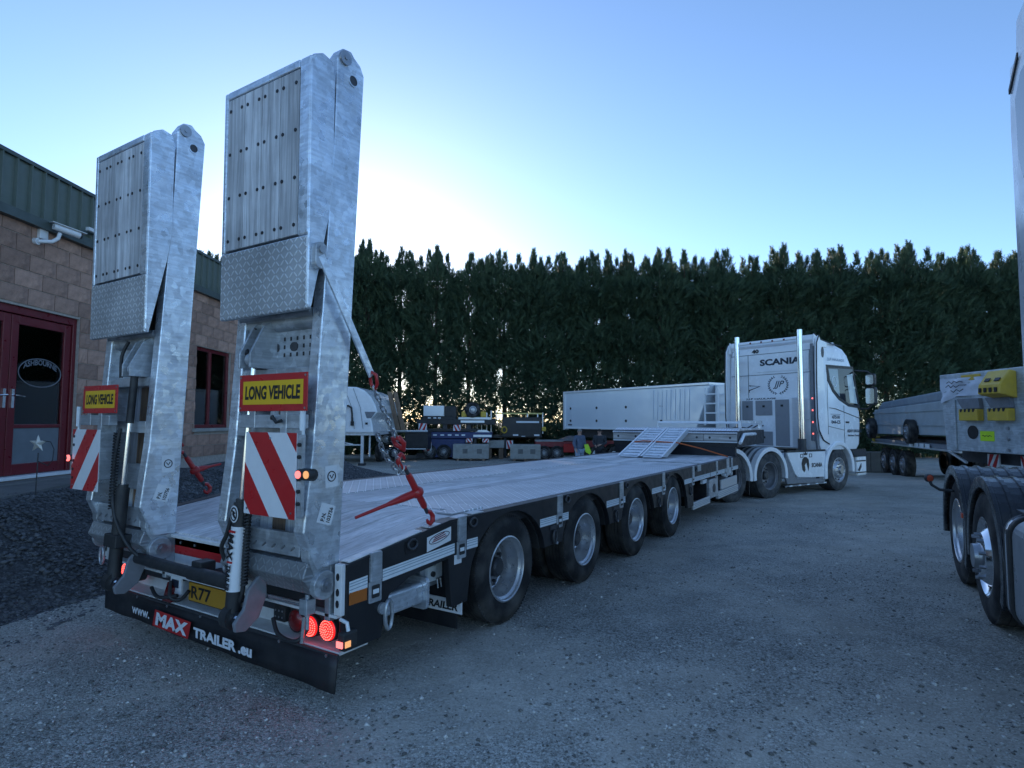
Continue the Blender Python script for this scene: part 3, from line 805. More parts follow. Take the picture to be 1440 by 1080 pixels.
def crown_mesh(seed, H=12.9, n=12500):
    rg = np.random.default_rng(seed)
    # several leaders make the ragged spires at the top
    leaders = [(0.0, 0.0, H)] + [(rg.uniform(-1.3, 1.3), rg.uniform(-1.0, 1.0), H - rg.uniform(0.0, 1.0)) for _ in range(9)]
    u = rg.random(n)
    z = 0.3 + (H - 0.3) * u ** 0.92
    keep = rg.random(n) < np.where(z < 1.7, 0.95, np.clip(0.18 + z / 8.0, 0, 1))
    z = z[keep]; n = len(z)
    li = rg.integers(0, len(leaders), n)
    L = np.array(leaders)[li]
    top = z > 10.8
    hz = L[:, 2]
    z = np.where(top & (z > hz), hz - np.sqrt(rg.random(n)) * 2.1, z)
    bl = np.clip((z - 10.3) / 1.5, 0, 1)
    cx_, cy_ = L[:, 0] * bl, L[:, 1] * bl
    rad = np.where(z < 3, 1.45 + 0.12 * z, 1.8) * (1 - bl) + bl * (0.02 + 0.22 * np.clip((hz - z), 0, 2.6))
    rad *= 1 + 0.16 * np.sin(z * 2.3 + seed) 
    th = rg.uniform(0, 2 * np.pi, n); rr = rad * np.sqrt(rg.random(n)) ** 0.55
    B = np.stack([cx_ + rr * np.cos(th), cy_ + rr * np.sin(th), z], -1)
    d = np.stack([np.cos(th), np.sin(th), rg.uniform(0.1, 1.5, n) + bl * (1.2 + 2.0 * np.clip(1.2 - (hz - z), 0, 1))], -1) + rg.normal(0, 0.35, (n, 3))
    d /= np.linalg.norm(d, axis=1)[:, None]
    sd = np.cross(d, rg.normal(0, 1, (n, 3))); sd /= np.linalg.norm(sd, axis=1)[:, None]
    nm = np.cross(d, sd)
    Ln = rg.uniform(0.26, 0.58, n) * (1 - 0.30 * bl)
    # last spray of each leader points up
    V, F = [], []
    cnt = 0
    ks = [(0.0, 1), (0.18, -1), (0.36, 1), (0.52, -1), (0.68, 1), (0.82, -1)]
    def tri(p, q, r_):
        V.append(np.stack([p, q, r_], 1))
    for f0, s_ in ks:
        bs = B + d * (Ln * f0)[:, None] - nm * (Ln * f0 ** 2 * 0.12)[:, None]
        ll = Ln * (0.46 - 0.28 * f0)
        tip = bs + (d * 0.72 + sd * s_ * 0.68 + nm * rg.uniform(-0.35, 0.2, n)[:, None]) * ll[:, None]
        wv = (d * 0.6 - sd * s_ * 0.7) * (ll * 0.24)[:, None]
        tri(bs - wv * 0.6, bs + wv, tip)
    tri(B - sd * (Ln * 0.07)[:, None], B + sd * (Ln * 0.07)[:, None], B + d * (Ln * 1.05)[:, None])
    V = np.concatenate(V, 0).reshape(-1, 3)
    F = np.arange(len(V)).reshape(-1, 3)
    return np_mesh('crown', V, F, LEAF), leaders
def trunk_mesh(leaders, seed):
    rg = random.Random(seed); b = MB()
    b.tube([(0, 0, -0.1), (rg.uniform(-.06, .06), 0, 3), (rg.uniform(-.1, .1), 0, 7), (0, 0, 11.5)], [0.17, 0.14, 0.09, 0.02], 8)
    for (x, y, z) in leaders[1:]:
        b.tube([(0, 0, 5.5), (x * 0.7, y * 0.7, 7.5), (x, y, z - 0.8)], [0.07, 0.05, 0.012], 6)
    for i in range(26):
        z = rg.uniform(0.8, 9); a = rg.uniform(0, 6.28); l = rg.uniform(0.7, 1.5)
        b.tube([(0, 0, z), (l * 0.6 * math.cos(a), l * 0.6 * math.sin(a), z + 0.15), (l * math.cos(a), l * math.sin(a), z + 0.5)], [0.035, 0.022, 0.008], 5)
    return b.mesh('trunk', BARK, 60)
TREES = []
for k in range(6):
    cm, ld = crown_mesh(20 + k)
    TREES.append((cm, trunk_mesh(ld, k)))
xs = []
x = -24.0
rg = random.Random(5)
while x < 36:
    xs.append(x); x += rg.uniform(1.75, 2.3)
for i, x in enumerate(xs):
    a = 38.0 + rg.uniform(-0.5, 0.5) - 0.02 * abs(x)
    k = rg.randrange(6)
    p = yard(x, a)
    t = thing('conifer_tree', 'dark green conifer in the tall hedge behind the yard', 'tree', p, rg.uniform(0, 6.28), 'tall conifers of the hedge')
    h = rg.uniform(0.97, 1.035) * (1.0 + 0.012 * math.sin(x * 0.35))
    t.scale = (rg.uniform(0.95, 1.15), rg.uniform(0.95, 1.15), h)
    link('crown', TREES[k][0], t); link('trunk', TREES[k][1], t)

# low growth at the foot of the hedge
rgn = np.random.default_rng(77); n = 9000
ub = rgn.uniform(-24, 36, n); ua = rgn.uniform(37.0, 39.0, n); uz = -0.62 + 1.3 * rgn.random(n) ** 1.5 * (0.7 + 0.3 * np.sin(ub * 1.3))
B_ = np.stack([CAM.x + AX.x * ua + BX.x * ub, CAM.y + AX.y * ua + BX.y * ub, uz], -1)
d_ = rgn.normal(0, 0.6, (n, 3)); d_[:, 2] = np.abs(d_[:, 2]) + 0.5; d_ /= np.linalg.norm(d_, axis=1)[:, None]
s_ = np.cross(d_, rgn.normal(0, 1, (n, 3))); s_ /= np.linalg.norm(s_, axis=1)[:, None]
L_ = rgn.uniform(0.25, 0.55, n)[:, None]
V_ = np.stack([B_ - s_ * L_ * 0.22, B_ + s_ * L_ * 0.22, B_ + d_ * L_], 1).reshape(-1, 3)
o = link('undergrowth', np_mesh('undergrowth', V_, np.arange(len(V_)).reshape(-1, 3), LEAF))
tag(o, 'dark low growth along the foot of the conifer hedge', 'undergrowth', None, 'stuff')
# ================================================================== TRAILER
# world frame: x = 0 right side of the trailer, y = 0 rearmost axle, y forward
TRW = -2.55
trl = thing('low_loader_trailer', 'black low loader trailer with raised galvanised ramps and grey deck', 'trailer', (0, 0, 0))

# ---- wheels
_wm = {}
def wheel_meshes(key, Rt, Wt, Rr, style, rub, rimm, n=44):
    """axis x, outer face at x = 0, body towards -x"""
    if key in _wm: return _wm[key]
    b = MB()
    sw = (Rt - Rr)
    prof = [(Rr, -0.012), (Rr + 0.006, -0.002), (Rr + sw * 0.25, 0.006), (Rr + sw * 0.55, 0.008), (Rr + sw * 0.80, -0.002), (Rt - 0.022, -0.014), (Rt - 0.006, -0.026), (Rt, -0.040)]
    k = 5; tw = Wt - 0.08
    for i in range(k):
        x0 = -0.040 - tw * i / k; x1 = -0.040 - tw * (i + 1) / k
        prof += [(Rt, x0 - 0.0005), (Rt, x1 + 0.006), (Rt - 0.012, x1 + 0.005), (Rt - 0.012, x1 + 0.001)] if i < k - 1 else [(Rt, x0 - 0.0005), (Rt, x1)]
    prof += [(Rt - 0.006, -Wt + 0.026), (Rt - 0.022, -Wt + 0.014), (Rr + sw * 0.5, -Wt - 0.006), (Rr, -Wt + 0.012)]
    b.lathe(prof, n=n)
    # shoulder lugs
    for i in range(n * 2):
        a = math.pi * i / n; c, s = math.cos(a), math.sin(a)
        M = Matrix.Rotation(a, 4, 'X')
        q = MB().box(-0.05, -0.018, -0.009, 0.009, Rt - 0.024, Rt + 0.001); q.xf(M); b.add(q.v, q.f)
    ty = b.mesh('tyre', rub, 40)
    r = MB()
    if style == 'deep':
        r.lathe([(Rr + 0.004, -0.014), (Rr + 0.006, 0.0), (Rr - 0.004, 0.004), (Rr - 0.010, -0.002), (Rr - 0.014, -0.02), (Rr - 0.030, -0.035), (Rr - 0.034, -0.085), (Rr - 0.045, -0.115), (Rr * 0.76, -0.165), (Rr * 0.72, -0.170)], n=n)
        r.lathe([(Rr * 0.72, -0.170), (Rr * 0.60, -0.160), (Rr * 0.44, -0.162), (Rr * 0.40, -0.168), (0.02, -0.168)], n=n, mi=1)  # disc in the dull tone: shade inside the deep dish painted on
        hub = MB().cyl((-0.168, 0, 0), (-0.085, 0, 0), Rr * 0.32, Rr * 0.30, 20).cyl((-0.085, 0, 0), (-0.07, 0, 0), Rr * 0.26, Rr * 0.22, 20)
        for i in range(10):
            a = 2 * math.pi * i / 10; c, s = math.cos(a) * Rr * 0.52, math.sin(a) * Rr * 0.52
            hub.cyl((-0.162, c, s), (-0.13, c, s), 0.012, 0.012, 6)
    else:
        r.lathe([(Rr + 0.004, -0.014), (Rr + 0.006, 0.0), (Rr - 0.006, 0.002), (Rr - 0.012, -0.012), (Rr - 0.03, -0.03), (Rr * 0.80, -0.05), (Rr * 0.74, -0.02), (Rr * 0.62, 0.02), (Rr * 0.5, 0.03), (0.01, 0.03)], n=n)
        hub = MB().cyl((0.02, 0, 0), (0.075, 0, 0), Rr * 0.36, Rr * 0.30, 20)
        for i in range(10):
            a = 2 * math.pi * i / 10; c, s = math.cos(a) * Rr * 0.56, math.sin(a) * Rr * 0.56
            hub.cyl((0.02, c, s), (0.06, c, s), 0.017, 0.014, 6)
    me = (ty, r.mesh('rim', [rimm, RIMD] if style == 'deep' else rimm, 30), hub.mesh('hub', STEEL if style != 'deep' else DARKST, 30))
    hole = MB()
    if style == 'deep':
        for i in range(8):
            a = 2 * math.pi * (i + 0.5) / 8; c, s = math.cos(a) * Rr * 0.64, math.sin(a) * Rr * 0.64
            hole.cyl((-0.18, c, s), (-0.158, c, s), 0.020, 0.020, 10)
    else:
        for i in range(10):
            a = 2 * math.pi * (i + 0.5) / 10; c, s = math.cos(a) * Rr * 0.80, math.sin(a) * Rr * 0.80
            hole.cyl((-0.06, c, s), (-0.028, c, s), 0.022, 0.022, 10)
    _wm[key] = me + (hole.mesh('hand_hole', DARKST),)
    return _wm[key]
def wheel(parent, loc, key, spec, side=1, rot=0.0):
    me = wheel_meshes(key, *spec)
    h = holder('wheel', parent, loc, (rot, 0, 0 if side > 0 else math.pi))
    link('tyre', me[0], h); r = link('rim', me[1], h); link('hub', me[2], h); link('hand_holes', me[3], h)
    return h
TW = (0.40, 0.245, 0.238, 'deep', RUBBER, RIM)
for k in range(4):
    y = 1.36 * k
    wheel(trl, (-0.03, y, 0.4), 'trailer', TW, 1, k * 0.7)
    wheel(trl, (-0.315, y, 0.4), 'trailer', TW, 1, k)
    wheel(trl, (TRW + 0.03, y, 0.4), 'trailer', TW, -1, k * 1.1)
    wheel(trl, (TRW + 0.315, y, 0.4), 'trailer', TW, -1, k)
    MB().cyl((-2.2, y, 0.4), (-0.35, y, 0.4), 0.065, n=14).box(-1.9, -0.7, y - 0.05, y + 0.05, 0.35, 0.45).build('axle', BLACK, trl, smooth=40)

# ---- side raves with wheel arches
def rave_poly():
    p = [(-1.625, 0.735), (-0.75, 0.853), (8.06, 0.853)]
    p += [(8.06, 0.66), (4.95, 0.66), (4.95, 0.30), (4.66, 0.30)]
    for k in (3, 2, 1, 0):
        c = 1.36 * k
        p += [(c + 0.53, 0.47)] if k < 3 else [(c + 0.55, 0.47)]
        p += arc(c, 0.40, 0.53, 0.432, 8, 172, 14)
        p += [(c - 0.53, 0.47)] if k else [(c - 0.55, 0.30)]
    p += [(-0.72, 0.30), (-0.76, 0.62), (-1.12, 0.585), (-1.30, 0.52), (-1.36, 0.30), (-1.625, 0.30)]
    return p
_rp = rave_poly()
MB().prism(_rp, 'x', -0.045, 0.0).build('side_rave', BLACK, trl, bevel=0.004)
MB().prism(_rp, 'x', TRW, TRW + 0.045).build('side_rave', BLACK, trl, bevel=0.004)
# top rail
def rail(x0, x1):
    b = MB().prism([(-1.625, 0.735), (-0.75, 0.853), (8.06, 0.853), (8.06, 0.868), (-0.752, 0.868), (-1.625, 0.750)], 'x', x0, x1)
    return b
rail(-0.085, 0.006).build('edge_rail', BLACK, trl, bevel=0.003)
rail(TRW - 0.006, TRW + 0.085).build('edge_rail', BLACK, trl, bevel=0.003)
# pale worn steel strips lying on the rail of the tail
for y0, y1 in ((-1.60, -1.02), (-0.95, -0.55), (-0.50, -0.36)):
    def zt(y): return 0.752 + (y + 1.625) * (0.853 - 0.735) / 0.875 if y < -0.75 else 0.870
    MB().add([(-0.07, y0, zt(y0)), (-0.004, y0, zt(y0)), (-0.004, y1, zt(y1)), (-0.07, y1, zt(y1)), (-0.07, y0, zt(y0) + .006), (-0.004, y0, zt(y0) + .006), (-0.004, y1, zt(y1) + .006), (-0.07, y1, zt(y1) + .006)],
             [(0, 3, 2, 1), (4, 5, 6, 7), (0, 1, 5, 4), (1, 2, 6, 5), (2, 3, 7, 6), (3, 0, 4, 7)]).build('wear_strip', WHITED, trl)
# mudguards: liners over the wheels
for k in range(4):
    c = 1.36 * k
    p = arc(c, 0.40, 0.53, 0.432, 8, 172, 14); q = arc(c, 0.40, 0.515, 0.418, 172, 8, 14)
    MB().prism(p + q, 'x', -0.60, -0.046).build('mudguard', BLACKP, trl)
    MB().prism(p + q, 'x', TRW + 0.046, TRW + 0.6).build('mudguard', BLACKP, trl)
# reflective tape on the right rave
def tape(y0, y1, f0=None):
    def zz(y): return 0.645 + (0.0 if y > -0.78 else (y + 0.78) * 0.052 / 0.82 * 1.0)
    def q(y, z): return (0.0035, y, z)
    b = MB(); b1 = MB()
    h = 0.065
    za, zb = zz(y0), zz(y1)
    sl = 0.05 if f0 in ('l', 'b') else 0.0; sr = 0.05 if f0 in ('r', 'b') else 0.0
    b.add([(0.002, y0, za), (0.002, y1, zb), (0.002, y1 + sr * 0, zb + h), (0.002, y0, za + h), (0.0045, y0, za), (0.0045, y1, zb), (0.0045, y1, zb + h), (0.0045, y0, za + h)],
          [(0, 3, 2, 1), (4, 5, 6, 7), (0, 1, 5, 4), (1, 2, 6, 5), (2, 3, 7, 6), (3, 0, 4, 7)])
    o = b.build('reflective_tape', REFL, trl)
    for f in (0.28, 0.56, 0.78):
        b1.add([(0.0052, y0, za + h * f), (0.0052, y1, zb + h * f), (0.0052, y1, zb + h * f + 0.005), (0.0052, y0, za + h * f + 0.005)], [(0, 1, 2, 3)])
    b1.build('tape_line', REFLB, o)
for y0, y1 in ((-1.605, -1.475), (-1.36, -0.70), (-0.565, -0.44), (0.44, 0.72), (0.83, 0.95), (1.80, 2.12), (2.24, 2.30), (3.16, 3.52), (3.64, 3.68), (4.50, 4.86), (4.99, 5.9), (5.93, 6.9), (6.95, 7.95)):
    tape(y0, y1)
# stake pockets
def pocket(y, zt=0.875, w=0.085):
    dz = 0 if y > -0.75 else (y + 0.75) * 0.135
    o = MB().prism(rrect(y - w / 2, y + w / 2, 0.715 + dz, zt + dz, 0.008, 2), 'x', 0.001, 0.018).prism(rrect(y - w / 2 - 0.005, y + w / 2 + 0.005, 0.60 + dz, 0.715 + dz, 0.006, 2), 'x', 0.001, 0.012).build('stake_pocket', GALV2, trl, bevel=0.002)
    MB().prism(rrect(y - w * 0.36, y + w * 0.36, 0.625 + dz, 0.695 + dz, 0.008, 2), 'x', 0.0125, 0.0135).build('pocket_slot', BLACKP, o)
    MB().box(0.0137, 0.016, y - 0.022, y + 0.022, 0.648 + dz, 0.672 + dz).build('pocket_clip', REFL, o)
for y in (-1.42, -0.63, 0.775, 2.18, 3.58, 4.925, 6.32, 7.42): pocket(y)
MB().box(0.001, 0.016, 5.15, 5.33, 0.78, 0.875).build('bracket_plate', GALV2, trl, bevel=0.003)
MB().box(0.001, 0.016, 7.02, 7.2, 0.58, 0.875).build('bracket_plate', GALV2, trl, bevel=0.003)
# lashing ring recesses
for y, z in ((-1.12, 0.775), (-0.50, 0.82), (0.92, 0.825), (2.33, 0.825), (3.73, 0.825), (5.06, 0.825)):
    MB().prism(rrect(y - 0.055, y + 0.055, z - 0.055, z + 0.04, 0.02, 3), 'x', 0.001, 0.004).build('ring_recess', INK, trl)
    MB().tube([(0.012, y + 0.04 * math.cos(t), z + 0.028 * math.sin(t)) for t in np.linspace(0, 6.28, 14)[:-1]], 0.008, 6, True).build('lashing_ring', DARKST, trl, smooth=60)
# hanging rings between the wheels
for y in (0.68, 2.04, 3.40, 4.78):
    MB().box(0.001, 0.012, y - 0.07, y + 0.07, 0.60, 0.632).build('ring_bracket', DARKST, trl)
    MB().tube([(0.014, y + 0.028 * math.cos(t), 0.535 + 0.055 * math.sin(t)) for t in np.linspace(0, 6.28, 14)[:-1]], 0.009, 6, True).build('hanging_ring', DARKST, trl, smooth=60)
    MB().cyl((0.0, y + 0.05, 0.475), (0.012, y + 0.05, 0.475), 0.012, n=8).build('bolt', GALV2, trl)
# sticker on the tail
MB().add([(0.004, -0.98, 0.70), (0.004, -0.74, 0.735), (0.004, -0.74, 0.825), (0.004, -0.98, 0.79)], [(0, 1, 2, 3)]).build('oval_sticker', STICK, trl)
MB().tube([(0.005, -0.86 + 0.10 * math.cos(t), 0.772 + 0.1 * 0.15 * math.cos(t) + 0.026 * math.sin(t)) for t in np.linspace(0, 6.28, 24)[:-1]], 0.0025, 5, True).build('sticker_print', INKB, trl)
for i in range(3):
    MB().bar((0.006, -0.93 + i * .01, 0.753 + i * 0.012), (0.006, -0.79 - i * .01, 0.774 + i * 0.012), 0.002, 0.006, (0, 0, 1)).build('sticker_print', mat('dark_red_ink', (0.2, 0.03, 0.05), 0.5), trl)

# ---- deck
MB().box(TRW + 0.05, -0.05, -0.75, 8.05, 0.74, 0.832).build('deck_frame', BLACK, trl)
MB().prism([(-1.60, 0.66), (-1.60, 0.715), (-0.75, 0.832), (-0.75, 0.74)], 'x', TRW + 0.05, -0.05).build('tail_frame', BLACK, trl)
# tail boards
nb_ = 12; w0 = (2.55 - 0.18) / nb_
for i in range(nb_):
    x0 = TRW + 0.09 + i * w0
    lift = random.uniform(0, 0.004)
    MB().prism([(-1.60, 0.722 + lift), (-1.60, 0.748 + lift), (-0.75, 0.864 + lift), (-0.42, 0.864 + lift), (-0.42, 0.84), (-0.75, 0.838)], 'x', x0 + 0.005, x0 + w0 - 0.005).build('deck_plank', WOOD_Y, trl, bevel=0.003, seg=1)
# tread plate over the wheels
for x0, x1 in ((-0.90, -0.09), (TRW + 0.09, -1.66)):
    for y0, y1 in ((-0.41, 1.36), (1.365, 3.14), (3.145, 4.90)):
        MB().box(x0, x1, y0, y1, 0.846, 0.868).build('tread_sheet', TREAD_XY, trl, bevel=0.002, seg=1)
for i in range(4):
    x0 = -1.655 + i * 0.188
    MB().box(x0 + 0.004, x0 + 0.184, -0.41, 4.90, 0.838, 0.862 + random.uniform(0, .003)).build('deck_plank', WOOD_Y, trl, bevel=0.003, seg=1)
MB().box(-0.33, -0.12, -0.45, -0.20, 0.868, 0.880).build('raised_plate', TREAD_XY, trl, bevel=0.003)
MB().box(-0.25, -0.10, -0.60, -0.46, 0.870, 0.882).build('raised_plate', TREAD_XY, trl, bevel=0.003)
MB().box(TRW + 0.09, -0.09, 4.905, 5.02, 0.84, 0.866).build('cross_rail', GALV2, trl, bevel=0.002)
for i in range(nb_):
    x0 = TRW + 0.09 + i * w0
    MB().box(x0 + 0.005, x0 + w0 - 0.005, 5.03, 8.04, 0.838, 0.863 + random.uniform(0, 0.006)).build('deck_plank', WOOD_Y, trl, bevel=0.003, seg=1)
MB().box(-1.0, -0.1, 5.6, 5.66, 0.865, 0.878).build('cross_rail', GALV2, trl)
MB().box(-2.45, -1.7, 5.6, 5.66, 0.865, 0.878).build('cross_rail', GALV2, trl)
# main beams under the deck
MB().box(-0.95, -0.80, -1.4, 8.1, 0.45, 0.74).box(-1.75, -1.60, -1.4, 8.1, 0.45, 0.74).build('main_beam', BLACK, trl, bevel=0.004)
MB().box(TRW + 0.1, -0.1, 4.7, 4.8, 0.5, 0.74).box(TRW + 0.1, -0.1, 6.3, 6.4, 0.5, 0.74).box(TRW + 0.1, -0.1, 7.8, 8.0, 0.5, 0.74).build('cross_beam', BLACK, trl)

# ---- equipment under the right side
MB().box(-0.35, -0.30, -0.95, -0.60, 0.36, 0.60).build('valve_mount', DARKST, trl)
o = MB().box(-0.30, -0.20, -0.80, -0.58, 0.40, 0.58).build('valve_block', GALV2, trl, bevel=0.006)
MB().box(-0.198, -0.17, -0.76, -0.67, 0.44, 0.54).box(-0.198, -0.18, -0.66, -0.58, 0.45, 0.55).build('valve_face', REFL, o, bevel=0.004)
MB().cyl((-0.17, -0.715, 0.49), (-0.155, -0.715, 0.49), 0.018, n=12).build('valve_knob', DARKST, o)
for i in range(3):
    MB().tube([(-0.19, -0.64 + i * 0.035, 0.44), (-0.18, -0.64 + i * 0.035, 0.38)], 0.006, 6).build('valve_lever', GALV2, o)
MB().box(0.001, 0.005, -0.70, -0.625, 0.57, 0.63).build('data_plate', STICK, trl)
# galvanised outrigger socket
MB().prism(rrect(-0.23, -0.07, 0.365, 0.495, 0.02, 3), 'y', -1.27, -0.93).build('support_arm', GALV, trl, bevel=0.004)
o = MB().prism(rrect(-0.26, -0.035, 0.33, 0.53, 0.03, 3), 'y', -0.93, -0.90).build('support_flange', GALV, trl, bevel=0.004)
MB().cyl((-0.3, -1.28, 0.62), (-0.3, -0.9, 0.62), 0.035, n=12).build('air_line', DARKST, trl)
# carrier ring under the corner
MB().tube([(0.012, -1.315 + 0.028 * math.cos(t), 0.415 + 0.08 * math.sin(t)) for t in np.linspace(0, 6.28, 16)[:-1]], 0.012, 6, True).build('hook_ring', GALV2, trl, smooth=60)
MB().cyl((0.0, -1.36, 0.46), (0.016, -1.36, 0.46), 0.032, n=16).build('round_cap', GALV2, trl)
MB().box(0.002, 0.008, -1.605, -1.48, 0.535, 0.60).build('side_reflector', AMBER, trl, bevel=0.002)
# rear mudflap of the first axle with the maker's name
MB().box(-0.62, -0.05, -0.60, -0.59, 0.12, 0.62).build('mudflap', FLAP, trl)
o = MB().box(-0.62, 0.0, -0.612, -0.605, 0.225, 0.315).build('name_board', DECOW, trl)
for i, (s_, x0, w_, bl) in enumerate((('MAX', -0.60, 0.24, True), ('TRAILER', -0.33, 0.30, False))):
    if bl: MB().box(-0.61, -0.35, -0.6145, -0.6122, 0.23, 0.31).build('name_panel', INK, o)
    lettering(s_, o, (x0, -0.6125, 0.242), (1, 0, 0), (0, 0, 1), w_, 0.06 if bl else 0.05, DECOW if bl else INK, 0.035, 0.15, 0.003)
# locker, steps and boards further forward
MB().box(-0.40, -0.02, 4.98, 5.0, 0.28, 0.60).build('locker_bracket', BLACK, trl)
MB().box(-0.40, -0.02, 5.75, 5.77, 0.28, 0.6).build('locker_bracket', BLACK, trl)
o = MB().box(-0.03, 0.0, 4.95, 5.90, 0.24, 0.345).build('side_guard', ALU, trl, bevel=0.004)
for z in (0.27, 0.292, 0.314): MB().box(0.0005, 0.003, 4.96, 5.89, z, z + 0.007).build('guard_groove', REFLB, o)
o = MB().box(-0.10, 0.0, 5.88, 6.42, 0.30, 0.60).build('control_cabinet', GALV2, trl, bevel=0.008)
MB().prism([(6.15 + .09 * math.cos(t), .45 + .07 * math.sin(t)) for t in np.linspace(0, 6.28, 16)[:-1]], 'x', 0.001, 0.006).build('cabinet_knob', DARKST, o)
MB().box(-0.06, -0.02, 5.55, 5.80, 0.56, 0.62).build('white_valve', REFL, trl, bevel=0.004)
o = MB().box(-0.05, 0.0, 6.45, 7.95, 0.24, 0.36).build('side_guard', ALU, trl, bevel=0.004)
for z in (0.27, 0.30, 0.33): MB().box(0.0005, 0.003, 6.46, 7.94, z, z + 0.008).build('guard_groove', REFLB, o)
MB().box(-0.04, -0.005, 6.7, 7.9, 0.37, 0.53).build('guard_panel', ALU, trl, bevel=0.006)
MB().tube([(-0.03, 6.9, 0.62), (-0.03, 7.1, 0.57), (-0.03, 7.3, 0.63), (-0.03, 7.5, 0.58)], 0.035, 8).build('air_fitting', REFL, trl, smooth=60)

# ---- gooseneck
GB = mat('dark_gooseneck_panel', (0.012, 0.014, 0.02), 0.4, 0, 0.15, 3)
g_ = MB().box(TRW + 0.02, -0.02, 8.06, 10.9, 1.04, 1.345).build('gooseneck', BLACK, trl, bevel=0.006)
MB().box(TRW + 0.06, -0.06, 8.062, 8.16, 0.5, 1.04).build('gooseneck_riser', GB, trl)
MB().box(TRW + 0.02, -0.02, 8.04, 8.058, 1.12, 1.145).build('white_strip', REFL, trl)
for i in range(4):
    x0 = TRW + 0.02 + i * 0.628
    p_ = MB().box(x0 + 0.004, x0 + 0.622, 8.03, 8.058, 1.155, 1.275).build('end_board', WOOD_X, trl, bevel=0.004)
    for dx in (0.12, 0.5): MB().cyl((x0 + dx, 8.03, 1.215), (x0 + dx, 8.022, 1.215), 0.022, n=10).build('bolt', DARKST, p_)
# sloping lip and top boards
MB().prism([(8.0, 1.29), (8.0, 1.31), (8.28, 1.385), (8.28, 1.35), (8.06, 1.28)], 'x', TRW + 0.02, -0.02).build('gooseneck_lip', TREAD_XY, trl, bevel=0.003)
for i in range(nb_):
    x0 = TRW + 0.05 + i * (2.45 / nb_)
    MB().box(x0 + 0.004, x0 + 2.45 / nb_ - 0.004, 8.285, 10.85, 1.347, 1.382).build('deck_plank', WOOD_Y, trl, bevel=0.003, seg=1)
MB().box(-1.5, -1.05, 9.3, 10.4, 0.92, 1.04).cyl((-1.275, 9.85, 0.80), (-1.275, 9.85, 0.93), 0.045, n=14).build('kingpin_plate', DARKST, trl)
# white tubular frame at the front
b = MB()
for z in (1.50,): b.tube([(-2.45, 10.7, 1.38), (-2.45, 10.7, z), (-0.1, 10.7, z), (-0.1, 10.7, 1.38)], 0.03, 8)
b.bar((-0.08, 8.6, 1.52), (-0.08, 10.9, 1.52), 0.05, 0.06); b.bar((-0.08, 8.6, 1.40), (-0.08, 8.6, 1.55), 0.05, 0.05); b.bar((-0.08, 10.85, 1.38), (-0.08, 10.85, 1.55), 0.05, 0.05)
b.build('front_rail', WHITE, trl, smooth=40)
MB().tube([(0.02, 8.10, 1.12), (0.02, 8.45, 1.27), (0.02, 9.6, 1.27)], 0.035, 8).build('grab_rail', WHITE, trl, smooth=40)
# drive-up ramps between deck and gooseneck
for x0 in (-1.775, -1.345):
    x1 = x0 + 0.41
    P0, P1 = Vector((0, 6.42, 0.875)), Vector((0, 8.02, 1.37))
    d = (P1 - P0).normalized(); up = Vector((0, -d.z, d.y))
    r_ = MB()
    for xa, xb in ((x0, x0 + 0.035), (x1 - 0.035, x1)):
        vv = [Vector((x, 0, 0)) + q for x in (xa, xb) for q in (P0, P1, P1 + up * -0.11, P0 + d * 0.28 + up * -0.0 + Vector((0, 0, -0.005)))]
        vv = [Vector((x, 0, 0)) + q for x in (xa, xb) for q in (P0 + up * 0.03, P1 + up * 0.03, P1 - up * 0.08, P0 + d * 0.25 - up * 0.065)]
        r_.add(vv, [(3, 2, 1, 0), (4, 5, 6, 7), (0, 1, 5, 4), (1, 2, 6, 5), (2, 3, 7, 6), (3, 0, 4, 7)])
    o = r_.build('loading_ramp', ALU, trl, bevel=0.003)
    L = (P1 - P0).length
    for half in range(2):
        s0, s1 = (0.03, L / 2 - 0.02) if half == 0 else (L / 2 + 0.02, L - 0.02)
        pl = MB().bar(Vector(((x0 + x1) / 2, 0, 0)) + P0 + d * s0, Vector(((x0 + x1) / 2, 0, 0)) + P0 + d * s1, 0.34, 0.014, up).build('ramp_plate', ALU, o)
    for k in range(11):
        s = 0.1 + k * (L - 0.2) / 10
        c_ = P0 + d * s + up * 0.014
        MB().bar((x0 + 0.05, c_.y, c_.z), (x1 - 0.05, c_.y, c_.z), 0.018, 0.012, up).build('ramp_rib', GALV, o)
STRAP = mat('orange_strap', (0.55, 0.12, 0.03), 0.6)
tag(MB().tube([(-1.79, 7.2, 1.125), (-1.56, 7.2, 1.15), (-0.92, 7.22, 1.13), (-0.55, 7.5, 1.02), (-0.12, 7.7, 0.875)], 0.012, 6).build('ratchet_strap', STRAP), 'orange strap tied across the small aluminium loading ramps', 'strap')

